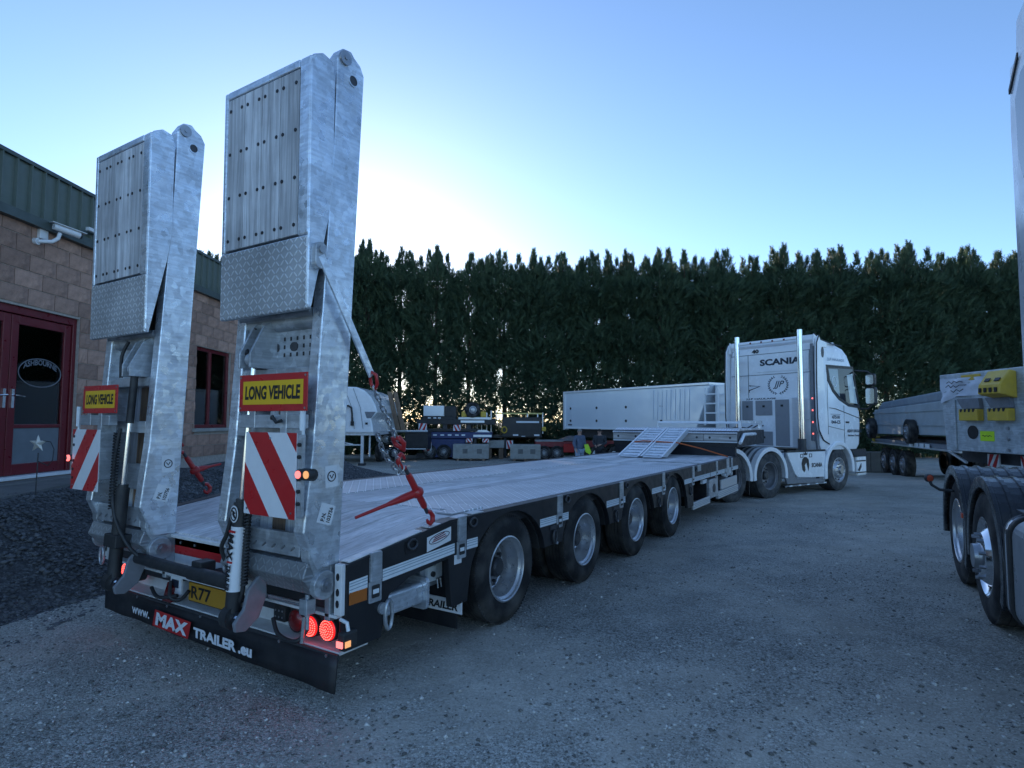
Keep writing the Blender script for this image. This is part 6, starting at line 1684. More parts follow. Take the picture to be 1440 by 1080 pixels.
wheel(rt, (1.2, 2.6, 0.5), 'rtflat', WR2, 1, 0); wheel(rt, (-1.2, 2.6, 0.5), 'rtflat', WR2, -1, 0)
# ================================================================== FAR SIDE OF THE YARD
def far(name, label, cat, b_, a_, group=None, rot=0.0):
    return thing(name, label, cat, yard(b_, a_), YAW + rot, group)
def chevron(parent, x0, x1, z0, z1, y, flip=False):
    o = MB().box(x0, x1, y, y + 0.02, z0, z1).build('marker_board', STICK, parent)
    w, h = x1 - x0, z1 - z0
    for k in range(2):
        a = -0.25 + k * 0.62
        P_ = [(a, 0), (a + 0.34, 0), (a + 0.34 + 0.5, 1), (a + 0.5, 1)]
        P_ = [(min(1, max(0, p[0])), p[1]) for p in P_]
        if flip: P_ = [(1 - p[0], p[1]) for p in P_]
        MB().prism([(x0 + p[0] * w, z0 + p[1] * h) for p in P_], 'y', y - 0.006, y - 0.001).build('red_stripe', REDS, o)
    return o
# concrete blocks (z is measured from the root on the ground)
def conc_block(label, b_, a_, w, h, z0, panels=True, rot=0.0):
    t = far('concrete_block', label, 'block', b_, a_, 'cast concrete blocks', rot)
    MB().box(-w / 2, w / 2, 0, 0.85, z0, z0 + h).build('block_body', CONC, t, bevel=0.02)
    if panels:
        for x in (-w * 0.16, w * 0.24):
            MB().box(x - 0.16, x + 0.16, -0.012, 0.0, z0 + h * 0.32, z0 + h * 0.72).build('cast_panel', CONC, t, bevel=0.006)
            MB().box(x - 0.13, x + 0.13, -0.014, -0.0125, z0 + h * 0.36, z0 + h * 0.68).build('panel_recess', CONCD, t)
    return t
def pallet(label, b_, a_, w):
    t = far('timber_pallet', label, 'pallet', b_, a_, 'pallets under the concrete blocks')
    for i in range(3): MB().box(-w / 2 + i * (w - 0.12) / 2, -w / 2 + i * (w - 0.12) / 2 + 0.12, 0, 0.9, 0.0, 0.09).build('bearer', WOOD_B, t)
    for i in range(5): MB().box(-w / 2, w / 2, 0.0 + i * 0.19, 0.12 + i * 0.19, 0.091, 0.11).build('slat', WOOD_B, t)
conc_block('pale concrete block with two cast panels below the blue trailer', -2.17, 32.0, 1.9, 0.76, 0.112)
pallet('timber pallet under the concrete block with two clear panels', -2.17, 31.96, 1.5)
conc_block('weathered concrete block below the black headboard', 0.73, 32.0, 1.62, 0.76, 0.112)
pallet('timber pallet under the weathered concrete block', 0.73, 31.96, 1.3)
conc_block('plain concrete beam lying between the two larger blocks', -0.92, 33.4, 1.0, 0.42, 0.62, False)
t = far('timber_bearer', 'dark timber bearers under the plain concrete beam', 'bearer', -0.92, 33.4)
MB().box(-0.45, -0.2, 0.1, 0.7, 0, 0.618).build('bearer', WOOD_B, t); MB().box(0.2, 0.45, 0.1, 0.7, 0, 0.618).build('bearer', WOOD_B, t)

# white tank trailer at the left
t = far('tank_trailer', 'white rounded tank trailer behind the right ramp', 'trailer', -7.85, 28.0)
PT = [(-1.9, 1.52), (-1.9, 3.62), (-0.3, 3.68), (0.55, 3.66), (0.95, 3.50), (1.25, 3.20), (1.45, 2.85), (1.58, 2.48), (1.28, 2.18), (1.34, 1.9), (1.40, 1.52)]
MB().prism(PT, 'y', 0, 5.5).build('tank_body', WHITE, t, bevel=0.06, seg=3)
MB().prism([(0.98, 2.50), (1.50, 2.50), (1.28, 2.20), (1.08, 2.2)], 'y', -0.012, 0.0).build('chute', GREYP, t)
for x in (0.02, 0.42): MB().tube([(x, -0.012, 3.60), (x + 0.35, -0.012, 2.7), (x + 0.5, -0.012, 1.7)], 0.008, 5).build('panel_seam', JOINT, t)
MB().box(0.95, 1.24, -0.02, -0.001, 1.82, 2.10).build('white_notice', STICK, t)
MB().box(1.02, 1.14, -0.024, -0.021, 1.90, 2.0).build('notice_print', INK, t)
MB().tube([(0.05, -0.08, 2.62), (0.1, -0.1, 2.75), (0.24, -0.1, 2.78), (0.38, -0.1, 2.68), (0.42, -0.1, 2.4), (0.42, -0.08, 1.95)], 0.045, 8).build('hose', BLACKP, t, smooth=60)
MB().box(0.36, 0.5, -0.12, 0, 1.85, 2.05).build('hose_coupling', BLACKP, t)
MB().box(-1.9, 1.4, 0.1, 5.4, 1.40, 1.52).build('chassis', WHITED, t)
b = MB()
b.bar((0.85, 0.2, 1.45), (0.85, 0.2, 0.10), 0.12, 0.12); b.bar((1.15, 0.4, 1.4), (1.15, 0.4, 0.4), 0.07, 0.07); b.bar((-1.5, 0.2, 0.95), (0.85, 0.2, 0.95), 0.06, 0.06); b.bar((-1.5, 0.2, 1.35), (0.4, 0.2, 0.98), 0.05, 0.05)
b.build('landing_leg', WHITED, t)
MB().box(0.7, 1.0, 0.05, 0.35, 0.0, 0.1).build('leg_foot', DARKST, t)
WFAR = (0.48, 0.3, 0.29, 'flat', RUBBER, RIMD)
for y in (3.0, 4.3): wheel(t, (1.2, y, 0.48), 'far', WFAR, 1); wheel(t, (-1.6, y, 0.48), 'far', WFAR, -1)

# flatbed carrying dark frames, and two leaning boards
t = far('flatbed_trailer', 'dark flatbed trailer with small wheels between the white tank and blue trailer', 'trailer', -5.4, 31.5)
MB().box(-1.4, 1.0, 0, 2.4, 1.48, 1.60).build('deck', DARKST, t); MB().box(-1.4, 1.0, -0.02, -0.001, 1.55, 1.61).build('pale_edge', REFL, t)
MB().box(-1.3, 1.0, 0.05, 2.3, 0.60, 0.75).build('chassis', BLACK, t); MB().box(-1.3, 0.9, -0.01, 0.04, 0.62, 0.66).build('pale_edge', REFL, t)
MB().box(-0.2, 1.0, 0.05, 2.0, 0.76, 1.46).build('tool_locker', BLACK, t)
for x, z in ((-1.15, 0.42), (-0.75, 0.42), (-0.8, 1.15), (-1.2, 1.15)):
    h = wheel(t, (x, -0.02, z), 'small', (0.30, 0.2, 0.18, 'flat', RUBBER, RIM), 1); h.rotation_euler = (0, 0, -math.pi / 2)
for i, (x0, dx) in enumerate(((-6.05, 0.0), (-5.78, 0.0))):
    t = tag(MB().prism([(0, 0), (0.24, 0), (-0.24, 2.0), (-0.48, 2.0)], 'y', 0, 0.06).build('leaning_board', WOOD_B, None, loc=yard(x0, 31.3 + i * 0.08, 1.02), rot=(0, 0, YAW)),
            ('brown board leaning beside the white tank, the one nearer the tank', 'brown board leaning on the flatbed, the one further from the tank')[i], 'board', 'leaning brown boards')

# blue low loader with a black one stacked on it
t = far('blue_trailer', 'dark blue low loader parked behind the concrete blocks', 'trailer', -3.1, 32.9)
MB().prism([(-2.0, 1.12), (-1.9, 1.50), (2.0, 1.50), (2.0, 1.18), (-1.6, 1.14)], 'y', 0, 2.5).build('deck', BLUE, t, bevel=0.02)
MB().box(-1.5, 0.55, 0.05, 2.4, 0.12, 1.12).build('gooseneck', BLUE, t, bevel=0.03)
MB().box(-2.0, -1.5, 0.3, 2.2, 0.7, 1.1).build('rear_beam', BLUE, t)
for x in (-1.6, -1.2, -0.8, -0.4, 0.0, 0.35): MB().box(x, x + 0.2, -0.012, -0.001, 1.30, 1.38).build('pale_mark', REFL, t)
MB().box(1.0, 2.0, -0.015, -0.001, 1.24, 1.36).build('pale_mark', ALU, t); MB().prism([(1.1, 1.5), (1.25, 1.62), (1.7, 1.62), (1.9, 1.5)], 'y', 0.2, 0.5).build('winch_cover', ALU, t)
chevron(t, -1.72, -1.28, 0.45, 0.95, -0.03); chevron(t, 0.6, 0.95, 0.95, 1.15, -0.03, True); chevron(t, 1.5, 1.85, 0.95, 1.15, -0.03)
MB().box(-2.1, -1.4, 0.0, 0.1, 0.1, 0.35).build('tail_panel', DARKST, t)
for x in (-1.4, -0.6): wheel(t, (x, 0.0, 0.42), 'small2', (0.40, 0.24, 0.23, 'flat', RUBBER, RIMD), 1).rotation_euler = (0, 0, -math.pi / 2)
for x in (1.0, 1.6): MB().box(x, x + 0.15, 0.3, 2.0, 0.0, 1.18).build('stand', DARKST, t)
t = thing('black_trailer', 'black low loader stacked on top of the blue one', 'trailer', yard(-3.1, 32.9, 0.92), YAW)
MB().box(-2.1, 2.2, 0.0, 2.4, 0.40, 0.68).build('deck', BLACK, t, bevel=0.01)
MB().box(-2.05, 1.2, 0.1, 2.3, 0.02, 0.16).build('chassis', BLACK, t); 
for x in (-1.9, -0.7, 0.6): MB().box(x, x + 0.25, 0.15, 2.2, 0.16, 0.40).build('spacer', DARKST, t)
o = MB().box(-1.75, -0.62, -0.02, 0.6, 0.85, 1.42).build('silver_locker', ALU, t, bevel=0.02); MB().box(-1.7, -0.67, -0.03, -0.021, 0.9, 1.37).build('locker_door', ALU, o, bevel=0.01)
MB().box(-1.78, 0.05, 0.0, 0.7, 0.682, 0.848).build('locker_base', BLACK, t)
MB().box(-0.60, 0.05, -0.01, 0.7, 0.85, 1.40).build('black_locker', BLACK, t, bevel=0.01)
for x in (-1.5, -1.2, -0.95): MB().box(x, x + 0.16, -0.012, -0.001, 0.72, 0.78).build('pale_mark', REFL, t)
MB().box(0.3, 1.6, -0.012, -0.001, 0.50, 0.62).build('pale_mark', ALU, t)
MB().box(0.15, 1.9, 0.2, 1.2, 0.682, 0.80).build('wheel_cradle', ALU, t)
for x in (0.32, 1.38): MB().box(x, x + 0.3, 0.1, 0.4, 0.80, 1.12).build('yellow_chock', YEL, t, bevel=0.06)
wheel(t, (0.96, 0.05, 1.20), 'spare', (0.42, 0.30, 0.20, 'flat', RUBBER, RIM), 1).rotation_euler = (0, 0, -math.pi / 2 + 0.25)
chevron(t, -2.0, -1.55, 0.02, 0.45, -0.04); chevron(t, -0.1, 0.3, 0.05, 0.38, -0.04, True)

# black headboard trailer with yellow rails
t = far('black_headboard_trailer', 'black trailer headboard with yellow rails above the weathered block', 'trailer', 0.55, 34.2)
MB().box(-1.1, 1.15, 0, 0.3, 1.22, 2.34).build('headboard', BLACK, t, bevel=0.02)
for x in (-0.48, 0.72): MB().box(x, x + 0.3, -0.012, -0.001, 1.28, 1.37).build('reflector', STICK, t)
MB().box(-0.3, 1.0, -0.012, -0.001, 2.02, 2.12).build('pale_mark', REFL, t); MB().box(0.0, 0.22, -0.012, -0.001, 1.24, 1.275).build('pale_mark', REFL, t)
MB().tube([(-0.98 + 0.14 * math.cos(a), -0.08, 1.62 + 0.17 * math.sin(a)) for a in np.linspace(0, 6.28, 14)[:-1]], 0.04, 6, True).build('yellow_hook', YEL, t, smooth=60)
YR = mat('pale_yellow_rail', (0.62, 0.52, 0.16), 0.5)
for x0, x1, z in ((-1.55, 1.25, 2.56), (-2.75, -0.9, 2.14)): MB().bar((x0, 0.6, z), (x1, 0.6, z), 0.06, 0.08).build('yellow_rail', YR, t)
for x, z0, z1 in ((-1.75, 1.3, 2.72), (-2.0, 1.3, 2.6), (-2.55, 1.3, 2.2), (-2.3, 1.3, 2.2), (-2.8, 1.3, 2.2), (-1.45, 2.2, 2.72), (-1.1, 2.3, 2.62), (0.35, 2.35, 2.6), (0.95, 2.35, 2.6), (1.24, 1.4, 2.62)):
    MB().bar((x, 0.6, z0), (x, 0.6, z1), 0.06, 0.06, (0, 1, 0)).build('rail_post', ALU, t)
MB().box(-2.9, 1.2, 0.5, 2.2, 1.15, 1.30).build('deck', BLACK, t)
MB().box(-1.0, -0.85, 0.5, 0.7, 0, 1.15).build('support_leg', DARKST, t); MB().box(0.9, 1.05, 0.5, 0.7, 0, 1.15).build('support_leg', DARKST, t); MB().box(-2.8, -2.6, 0.5, 0.7, 0, 1.15).build('support_leg', DARKST, t)
chevron(t, -0.86, -0.48, 0.55, 1.02, -0.03, True)
MB().box(1.16, 1.4, 0.0, 0.2, 1.55, 1.8).build('yellow_lamp', YEL, t, bevel=0.05)

# red trailer
t = far('red_trailer', 'low red trailer with white wheel centres beside the silver tipper', 'trailer', 2.6, 32.6)
MB().box(-1.3, 4.0, 0, 2.4, 0.72, 1.02).build('deck', mat('dull_red_paint', (0.22, 0.02, 0.025), 0.5, dust=(DUST, 0.15, 5)), t, bevel=0.02)
MB().box(-1.3, 0.2, -0.01, 2.4, 1.021, 1.06).build('deck_boards', WOOD_X, t)
MB().prism([(0.0, 1.06), (0.7, 1.3), (0.9, 1.3), (1.0, 1.06)], 'y', 0.1, 2.0).build('beavertail', GREYP, t)
for x in (-0.85, -0.15): wheel(t, (x, -0.02, 0.40), 'small2', (0.40, 0.24, 0.23, 'flat', RUBBER, RIM), 1).rotation_euler = (0, 0, -math.pi / 2)
for x in (0.3, 0.45): MB().cyl((x, -0.02, 0.80 + 0.15 * (x - .3)), (x, 0.0, 0.8), 0.04, n=10).build('lamp', REFL, t)
MB().box(0.2, 0.9, -0.1, 0.1, 0.45, 0.9).build('ramp_hinge', RED, t, bevel=0.02)

# silver tipping trailer
P0, P1 = yard(2.64, 30.0), yard(7.20, 22.5)
d = (P1 - P0); L_ = d.xy.length
t = thing('tipper_trailer', 'long silver aluminium tipper trailer behind the two people', 'trailer', (P0.x, P0.y, -0.60), math.atan2(d.y, d.x))
TIP = mat('tipper_aluminium', (0.68, 0.73, 0.78), 0.4, 0.35, 0.05, 0.8)
MB().prism([(0, 1.86), (L_ - 0.4, 1.80), (L_ + 0.35, 3.50), (0, 3.52)], 'y', 0, 2.45).build('body', TIP, t, bevel=0.03)
MB().box(-0.08, L_ + 0.3, -0.04, 2.5, 3.50, 3.60).build('top_rail', ALU, t, bevel=0.02)
MB().box(-0.06, 0.06, -0.05, 0.2, 1.70, 3.55).build('rear_post', ALU, t)
MB().box(0, L_ - 0.6, -0.03, 2.4, 1.76, 1.86).build('sill', REFL, t)
for i in range(9): MB().prism([(L_ - 2.7 + i * 0.24, 2.2), (L_ - 2.62 + i * 0.24, 2.2), (L_ - 2.58 + i * 0.24, 3.40), (L_ - 2.66 + i * 0.24, 3.40)], 'y', -0.03, -0.001).build('body_rib', TIP, t)
for x in (0.5, 2.5, 4.5, 6.6):
    for z in (2.15, 2.75): MB().cyl((x, -0.02, z), (x, 0, z), 0.06, n=12).build('black_cap', BLACKP, t)
MB().box(0.3, 0.6, -0.012, -0.001, 1.92, 1.98).build('small_print', INKB, t)
MB().box(0.2, L_ + 1.0, 0.7, 1.7, 1.35, 1.74).build('chassis', DARKST, t)
for x in (1.1, 2.35, 3.6): wheel(t, (x, 0.10, 0.50), 'far2', (0.50, 0.36, 0.29, 'flat', RUBBER, REFL), 1).rotation_euler = (0, 0, -math.pi / 2)
for x in (1.1, 2.35, 3.6): wheel(t, (x, 2.35, 0.50), 'far2', (0.50, 0.36, 0.29, 'flat', RUBBER, REFL), 1).rotation_euler = (0, 0, math.pi / 2)
b = MB()
for x in (L_ + 0.15, L_ + 0.75): b.bar((x, -0.1, 2.0), (x, -0.1, 3.4), 0.05, 0.05, (0, 1, 0))
for z in (2.1, 2.45, 2.8, 3.15): b.bar((L_ + 0.15, -0.1, z), (L_ + 0.75, -0.1, z), 0.05, 0.05)
b.build('ladder', REFL, t)
MB().prism([(L_ + 0.36, 1.9), (L_ + 0.36, 3.5), (L_ + 1.1, 3.5), (L_ + 1.1, 1.9)], 'y', 0.2, 2.2).build('front_frame', TIP, t, bevel=0.02)
MB().box(L_ - 0.6, L_ - 0.5, 0.3, 0.5, 0, 1.35).build('landing_leg', DARKST, t); MB().box(L_ - 0.6, L_ - 0.5, 1.9, 2.1, 0, 1.35).build('landing_leg', DARKST, t)

# grey tipper at the right, on a dark chassis
P0, P1 = yard(14.6, 24.2), yard(12.3, 17.0)
d = (P1 - P0); L_ = d.xy.length
t = thing('grey_tipper', 'grey steel tipper body on dark chassis right of the white cab', 'trailer', (P0.x, P0.y, -0.42), math.atan2(d.y, d.x))
GT = mat('grey_tipper_paint', (0.42, 0.47, 0.50), 0.5, 0.1, 0.1, 1.5, dust=((0.2, 0.19, 0.17), 0.3, 2))
MB().prism([(0, 1.50), (0.1, 2.46), (L_ + 2, 2.62), (L_ + 2, 1.6)], 'y', 0, 2.4).build('body', GT, t, bevel=0.03)
MB().box(0, L_ + 2, -0.03, -0.001, 2.30, 2.36).build('body_rail', GT, t); MB().box(0, L_ + 2, -0.03, -0.001, 1.86, 1.90).build('body_rail', GT, t)
MB().prism([(0.05, 2.47), (0.8, 2.74), (L_ + 2, 2.95), (L_ + 2, 2.63)], 'y', 0.1, 2.3).build('tarpaulin', mat('grey_tarpaulin', (0.26, 0.30, 0.34), 0.5, 0, 0.15, 2, 0.3, 5), t, bevel=0.06)
MB().box(0.0, L_ + 2, 0.2, 2.2, 1.15, 1.42).build('chassis', DARKST, t); MB().box(-0.3, L_ + 1, -0.05, 0.1, 1.14, 1.19).build('pale_edge', ALU, t)
MB().box(0.1, L_ + 1, 0.0, 2.2, 1.20, 1.32).build('deck_clutter', GREYP, t)
for x in (1.0, 2.15, 3.3): wheel(t, (x, 0.05, 0.5), 'far', WFAR, 1).rotation_euler = (0, 0, -math.pi / 2)
for x in (1.0, 2.15, 3.3): wheel(t, (x, 2.3, 0.5), 'far', WFAR, 1).rotation_euler = (0, 0, math.pi / 2)
wheel(t, (0.15, -0.25, 1.72), 'small2', (0.40, 0.24, 0.23, 'flat', RUBBER, RIM), 1).rotation_euler = (0, 0, -math.pi / 2)
wheel(t, (4.9, -0.25, 1.66), 'small2', (0.40, 0.24, 0.23, 'flat', RUBBER, RIM), 1).rotation_euler = (0, 0, -math.pi / 2)
for i in range(4): MB().box(4.5 + i * 0.5, 4.85 + i * 0.5, -0.07, -0.051, 1.16, 1.30).build('pale_mark', REFL, t)
MB().prism([(-0.5, 2.05), (-0.1, 2.2), (0.1, 1.9), (-0.2, 1.8)], 'y', 0.3, 0.8).build('yellow_part', YEL, t, bevel=0.04)
MB().prism([(-0.5, 1.3), (-0.1, 1.42), (0.1, 1.2), (-0.2, 1.1)], 'y', 0.0, 0.5).build('yellow_part', YEL, t, bevel=0.04)
t = far('concrete_barrier', 'stained concrete barrier standing behind the white cab', 'barrier', 14.9, 24.9)
for i in range(4): MB().box(-0.9 + i * 0.42, -0.9 + i * 0.42 + 0.41, 0, 0.5, 0.06, 0.86).build('barrier_panel', CONCD, t, bevel=0.02)
MB().box(-0.8, 0.7, 0.05, 0.45, 0, 0.059).build('barrier_foot', CONCD, t)

# galvanised trailer body at the right with wheel chocks
t = thing('galvanised_trailer', 'galvanised steel trailer body with yellow wheel chocks behind the black mudguards', 'trailer', yard(6.45, 9.02, 0.0), YAW - math.pi / 2)
GP = galv('galvanised_trailer_panel', (0.52, 0.56, 0.58), 0.5, 0.35, 14)
MB().prism([(0.0, 2.235), (3.2, 2.235), (3.2, 1.12), (0.10, 1.12)], 'y', 0, 0.06).build('side_board', GP, t, bevel=0.01)
MB().box(0.02, 3.2, 0.061, 2.4, 1.12, 1.25).build('deck', GP, t)
MB().box(0.02, 0.08, 0.061, 2.4, 1.25, 2.23).build('end_board', GP, t)
MB().box(0.28, 0.32, -0.02, -0.001, 1.14, 1.85).build('edge_flange', GP, t, bevel=0.004)
for x in (1.22,):
    for z in (1.17, 1.31, 1.45): MB().cyl((x, -0.02, z), (x, 0, z), 0.022, n=10).build('bolt', STEEL, t)
MB().cyl((0.62, -0.008, 1.39), (0.62, -0.001, 1.39), 0.095, n=20).build('round_hole', INK, t)
PAP = mat('crumpled_paper', (0.72, 0.74, 0.80), 0.8, 0, 0.08, 6, 0.8, 9)
pv, pf = [], []
for i in range(13):
    for j in range(8):
        pv.append((0.05 + 0.90 * i / 12, -0.02 - 0.018 * math.sin(i * 1.3 + j) - 0.010 * math.cos(j * 2.1 + i * 0.7), 2.17 - (0.26 + 0.10 * (i < 4) * (1 - i / 4)) * j / 7 - 0.012 * i / 12))
for i in range(12):
    for j in range(7): pf.append((i * 8 + j, i * 8 + j + 1, (i + 1) * 8 + j + 1, (i + 1) * 8 + j))
pp = MB().add(pv, pf).build('paper_notice', PAP, t, smooth=60)
for (z, pts) in ((2.10, [(0.22, 0), (0.27, .02), (0.32, -.01), (0.37, .02), (0.42, 0), (0.48, .015), (0.53, 0)]), (2.04, [(0.20, 0), (0.26, .03), (0.30, -.01), (0.35, .02), (0.40, -.01), (0.47, .02), (0.6, .015)]), (1.98, [(0.3, .01), (0.35, -.02), (0.41, .02), (0.47, -.01), (0.54, .02)])):
    MB().tube([(x, -0.055, z + dz) for x, dz in pts], 0.006, 5).build('handwriting', INK, pp)
for x0 in (0.49, 1.0):
    h = MB().box(x0, x0 + 0.34, -0.10, -0.001, 1.55, 1.71).build('chock_holder', YEL, t, bevel=0.01)
    for i in range(4): MB().prism([(x0 + 0.03 + i * 0.075, 1.715), (x0 + 0.08 + i * 0.075, 1.715), (x0 + 0.06 + i * 0.075, 1.67), (x0 + 0.035 + i * 0.075, 1.67)], 'y', -0.103, -0.1005).build('holder_slot', INK, h)
    MB().prism([(x0 - 0.08, 1.86), (x0 + 0.32, 1.86), (x0 + 0.34, 1.72), (x0 + 0.02, 1.72)], 'y', -0.06, -0.001).build('holder_plate', GREYP, t)
def chock(x0, sz):
    c = holder('wheel_chock', t)
    M_ = MB().prism([(-0.24, 1.90), (-0.001, 1.84), (-0.001, 2.19), (-0.09, 2.21), (-0.225, 2.02)], 'x', x0, x0 + sz).build('chock_body', YEL, c, bevel=0.015)
    for i in range(4): MB().box(x0 + 0.03 + i * 0.085, x0 + 0.07 + i * 0.085, -0.247, -0.235, 1.92, 1.98).build('chock_slot', INK, c)
    for i in range(2): MB().prism([(-0.205, 2.06), (-0.175, 2.10), (-0.18, 2.108), (-0.21, 2.068)], 'x', x0 + 0.08 + i * .16, x0 + 0.16 + i * 0.16).build('chock_slot', INK, c)
chock(1.03, 0.36)
MB().box(0.45, 0.80, -0.015, -0.001, 2.12, 2.2).build('chock_body', YEL, t, bevel=0.004)
GREENY = mat('yellow_green_sticker', (0.60, 0.85, 0.02), 0.5)
o = MB().box(0.75, 0.99, -0.006, -0.001, 1.275, 1.41).build('bright_sticker', GREENY, t)
MB().tube([(0.79 + i * 0.02, -0.0075, 1.345 + 0.012 * math.sin(i * 2.2)) for i in range(9)], 0.004, 4).build('handwriting', INK, o)
MB().box(0.0, 3.2, 0.3, 2.2, 0.95, 1.119).build('chassis', DARKST, t)
chevron(t, 0.60, 0.80, 0.90, 1.09, 0.2); chevron(t, 1.15, 1.35, 0.90, 1.09, 0.2, True)
MB().bar((0.0, 0.1, 1.10), (0.35, 0.1, 0.95), 0.03, 0.03).build('stay', ALU, t)
for y in (0.3, 1.9):
    for x in (1.6, 2.7): wheel(t, (x, y, 0.42), 'small2', (0.40, 0.24, 0.23, 'flat', RUBBER, RIM), 1).rotation_euler = (0, 0, -math.pi / 2)
MB().box(0.05, 0.15, 0.5, 0.6, 0, 0.95).build('stand_leg', DARKST, t); MB().box(0.05, 0.15, 1.9, 2.0, 0, 0.95).build('stand_leg', DARKST, t)

# ================================================================== TWO PEOPLE
SKIN = mat('skin', (0.45, 0.27, 0.20), 0.6)
def skinned(name, verts, edges, radii, m, parent, root=0, sub=2):
    me = bpy.data.meshes.new(name); me.from_pydata([tuple(v) for v in verts], edges, []); me.materials.append(m)
    o = link(name, me, parent)
    md = o.modifiers.new('skin', 'SKIN'); md.use_smooth_shade = True
    for i, r in enumerate(radii):
        sv = me.skin_vertices[0].data[i]; rr = r if isinstance(r, tuple) else (r, r)
        sv.radius = rr; sv.use_root = (i == root)
    s = o.modifiers.new('sub', 'SUBSURF'); s.levels = sub; s.render_levels = sub
    return o
def person(label, b_, a_, rot, jacket, trousers, hair, pose, hi_vis=False):
    t = far('person', label, 'person', b_, a_, None, rot)
    # body: pelvis, spine, neck, head, arms with fingers, legs with feet
    V_ = [(0, 0, 0.95), (0, 0.01, 1.15), (0, 0.0, 1.38), (0, 0.0, 1.49), (0, -0.01, 1.56), (0, -0.02, 1.66), (0, -0.02, 1.735)]
    E_ = [(0, 1), (1, 2), (2, 3), (3, 4), (4, 5), (5, 6)]
    R_ = [(0.15, 0.11), (0.15, 0.11), (0.16, 0.11), 0.06, 0.065, 0.09, 0.065]
    def addv(p, r, par):
        V_.append(p); R_.append(r); E_.append((par, len(V_) - 1)); return len(V_) - 1
    hands = []
    for s, (el, wr) in zip((-1, 1), pose):
        sh = addv((s * 0.19, 0.0, 1.43), 0.06, 2)
        e = addv(el, 0.046, sh); w = addv(wr, 0.03, e)
        dv = (Vector(wr) - Vector(el)).normalized()
        palm = addv(tuple(Vector(wr) + dv * 0.07), (0.036, 0.02), w)
        sx = dv.cross(Vector((0, 1, 0))).normalized() if abs(dv.y) < 0.9 else Vector((1, 0, 0))
        for k, (off, ln) in enumerate(((-0.028, 0.07), (-0.01, 0.08), (0.009, 0.076), (0.027, 0.06))):
            f1 = addv(tuple(Vector(wr) + dv * (0.09 + ln * 0.5) + sx * off), 0.0095, palm)
            addv(tuple(Vector(wr) + dv * (0.085 + ln) + sx * off + Vector((0, -0.02, 0))), 0.008, f1)
        th = addv(tuple(Vector(wr) + dv * 0.06 - sx * 0.045 + Vector((0, -0.015, 0))), 0.010, w)
        addv(tuple(Vector(wr) + dv * 0.10 - sx * 0.05 + Vector((0, -0.025, 0))), 0.009, th)
    for s in (-1, 1):
        hp = addv((s * 0.10, 0, 0.90), 0.09, 0); kn = addv((s * 0.12, -0.02, 0.50), 0.062, hp); an = addv((s * 0.13, 0.02, 0.09), 0.042, kn)
        addv((s * 0.14, -0.14, 0.045), (0.045, 0.035), an)
    skinned('body', V_, E_, R_, SKIN, t)
    # nose, ears
    MB().tube([(0, -0.10, 1.655), (0, -0.125, 1.625), (0, -0.10, 1.615)], 0.014, 6).build('nose', SKIN, t, smooth=60)
    for s in (-1, 1):
        MB().tube([(s * 0.085, -0.01, 1.66), (s * 0.098, 0.0, 1.645), (s * 0.088, -0.005, 1.61)], 0.014, 6).build('ear', SKIN, t, smooth=60)
        MB().tube([(s * 0.033, -0.093, 1.655), (s * 0.033, -0.104, 1.655)], 0.009, 6).build('eye', INK, t)
    MB().bar((-0.025, -0.099, 1.585), (0.025, -0.099, 1.585), 0.01, 0.008).build('mouth', mat('lip', (0.25, 0.1, 0.09), 0.6), t)
    # hair cap
    hv, hf = [], []
    for j in range(6):
        ph = math.pi / 2 * (1 - j / 5) - (0.15 if j == 5 else 0)
        for i in range(14):
            th = 2 * math.pi * i / 14
            drop = 0.35 if (math.sin(th) > -0.3 and j == 5) else 0.0
            hv.append((0.096 * math.cos(ph) * math.cos(th), -0.012 + 0.108 * math.cos(ph) * math.sin(th), 1.675 + 0.085 * math.sin(ph) - 0.10 * drop))
    for j in range(5):
        for i in range(14): hf.append((j * 14 + i, (j + 1) * 14 + i, (j + 1) * 14 + (i + 1) % 14, j * 14 + (i + 1) % 14))
    MB().add(hv, hf).build('hair', hair, t, smooth=60)
    # jacket: torso and sleeves
    JV = [(0, 0.0, 0.84), (0, 0.005, 1.0), (0, 0.01, 1.2), (0, 0.0, 1.40), (0, 0.0, 1.485)]; JE = [(0, 1), (1, 2), (2, 3), (3, 4)]
    JR = [(0.20, 0.15), (0.19, 0.14), (0.195, 0.145), (0.195, 0.14), 0.085]
    for s, (el, wr) in zip((-1, 1), pose):
        n0 = len(JV); JV += [(s * 0.205, 0.0, 1.425), el, tuple(Vector(el).lerp(Vector(wr), 0.95))]; JR += [0.085, 0.068, 0.055]; JE += [(3, n0), (n0, n0 + 1), (n0 + 1, n0 + 2)]
    skinned('jacket', JV, JE, JR, jacket, t, 2)
    TV = [(0, 0, 0.93)]; TE = []; TR_ = [(0.165, 0.12)]
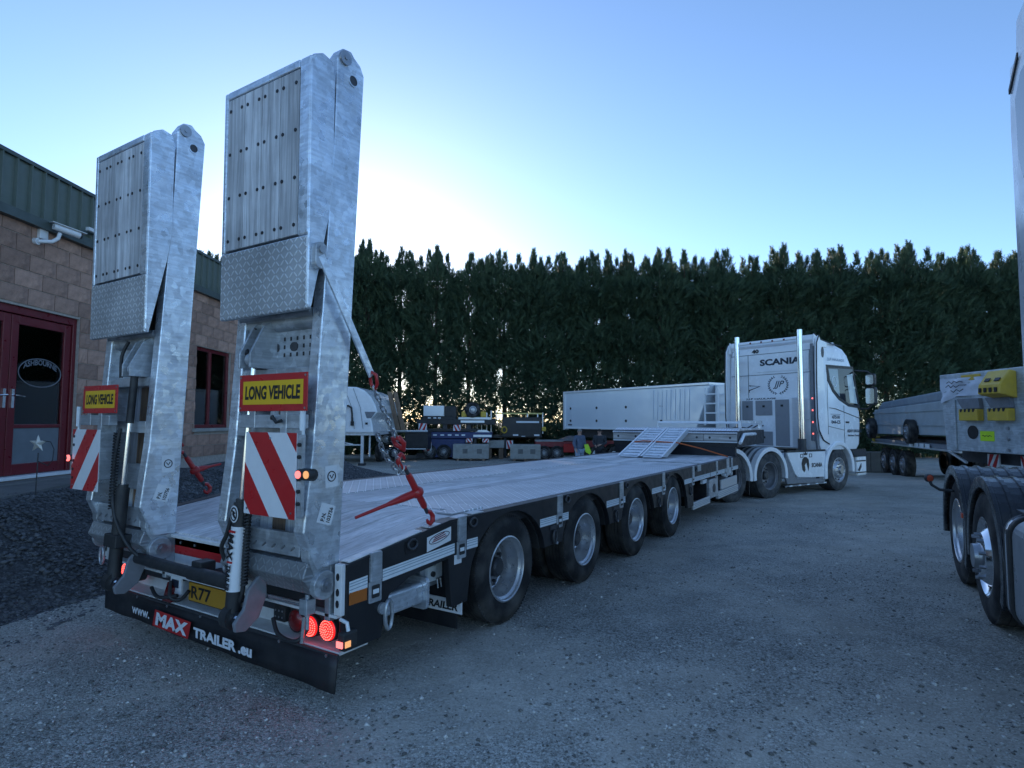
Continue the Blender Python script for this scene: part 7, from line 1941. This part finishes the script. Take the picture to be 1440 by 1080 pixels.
    for s in (-1, 1):
        n0 = len(TV); TV += [(s * 0.10, 0, 0.86), (s * 0.12, -0.02, 0.50), (s * 0.13, 0.02, 0.08)]; TR_ += [0.115, 0.085, 0.075]; TE += [(0, n0), (n0, n0 + 1), (n0 + 1, n0 + 2)]
    skinned('trousers', TV, TE, TR_, trousers, t, 0)
    for s in (-1, 1):
        MB().tube([(s * 0.13, 0.07, 0.05), (s * 0.13, 0.0, 0.055), (s * 0.14, -0.13, 0.045), (s * 0.142, -0.19, 0.035)], [0.045, 0.055, 0.048, 0.03], 10).build('shoe', BLACKP, t, smooth=60)
    return t
NAVY = mat('navy_jacket', (0.11, 0.14, 0.20), 0.8, 0, 0.2, 9)
DARKJ = mat('black_coat', (0.045, 0.048, 0.055), 0.8, 0, 0.2, 9)
JEANS = mat('pale_jeans', (0.32, 0.40, 0.52), 0.85, 0, 0.2, 14)
DKTR = mat('dark_trousers', (0.02, 0.021, 0.026), 0.85)
GREYH = mat('grey_hair', (0.22, 0.20, 0.18), 0.8); DKH = mat('dark_hair', (0.03, 0.022, 0.018), 0.7)
person('man in navy jacket and pale jeans standing with arms down', 2.82, 25.0, 0.55, NAVY, JEANS, GREYH, [((-0.29, 0.02, 1.16), (-0.27, -0.10, 0.93)), ((0.29, 0.03, 1.16), (0.25, -0.10, 0.95))])
person('man in black coat standing with hands together in front', 3.70, 25.3, -0.5, DARKJ, DKTR, DKH, [((-0.28, 0.0, 1.17), (-0.10, -0.22, 1.06)), ((0.28, 0.0, 1.17), (0.12, -0.21, 1.10))])
HV = mat('high_visibility_yellow', (0.55, 0.85, 0.05), 0.6)
tag(MB().add([(0, 0, 0), (0.16, -0.02, 0.02), (0.30, 0.02, -0.30), (0.24, 0.03, -0.42), (0.05, 0.0, -0.30), (0.10, 0.05, -0.05)], [(0, 1, 2, 3, 4), (0, 4, 5), (5, 4, 3, 2), (0, 5, 1), (1, 5, 2)]).build('high_visibility_vest', HV, None, loc=yard(2.98, 24.75, 0.57), rot=(0, 0, YAW)), 'bright yellow vest held by the man in the navy jacket', 'vest')
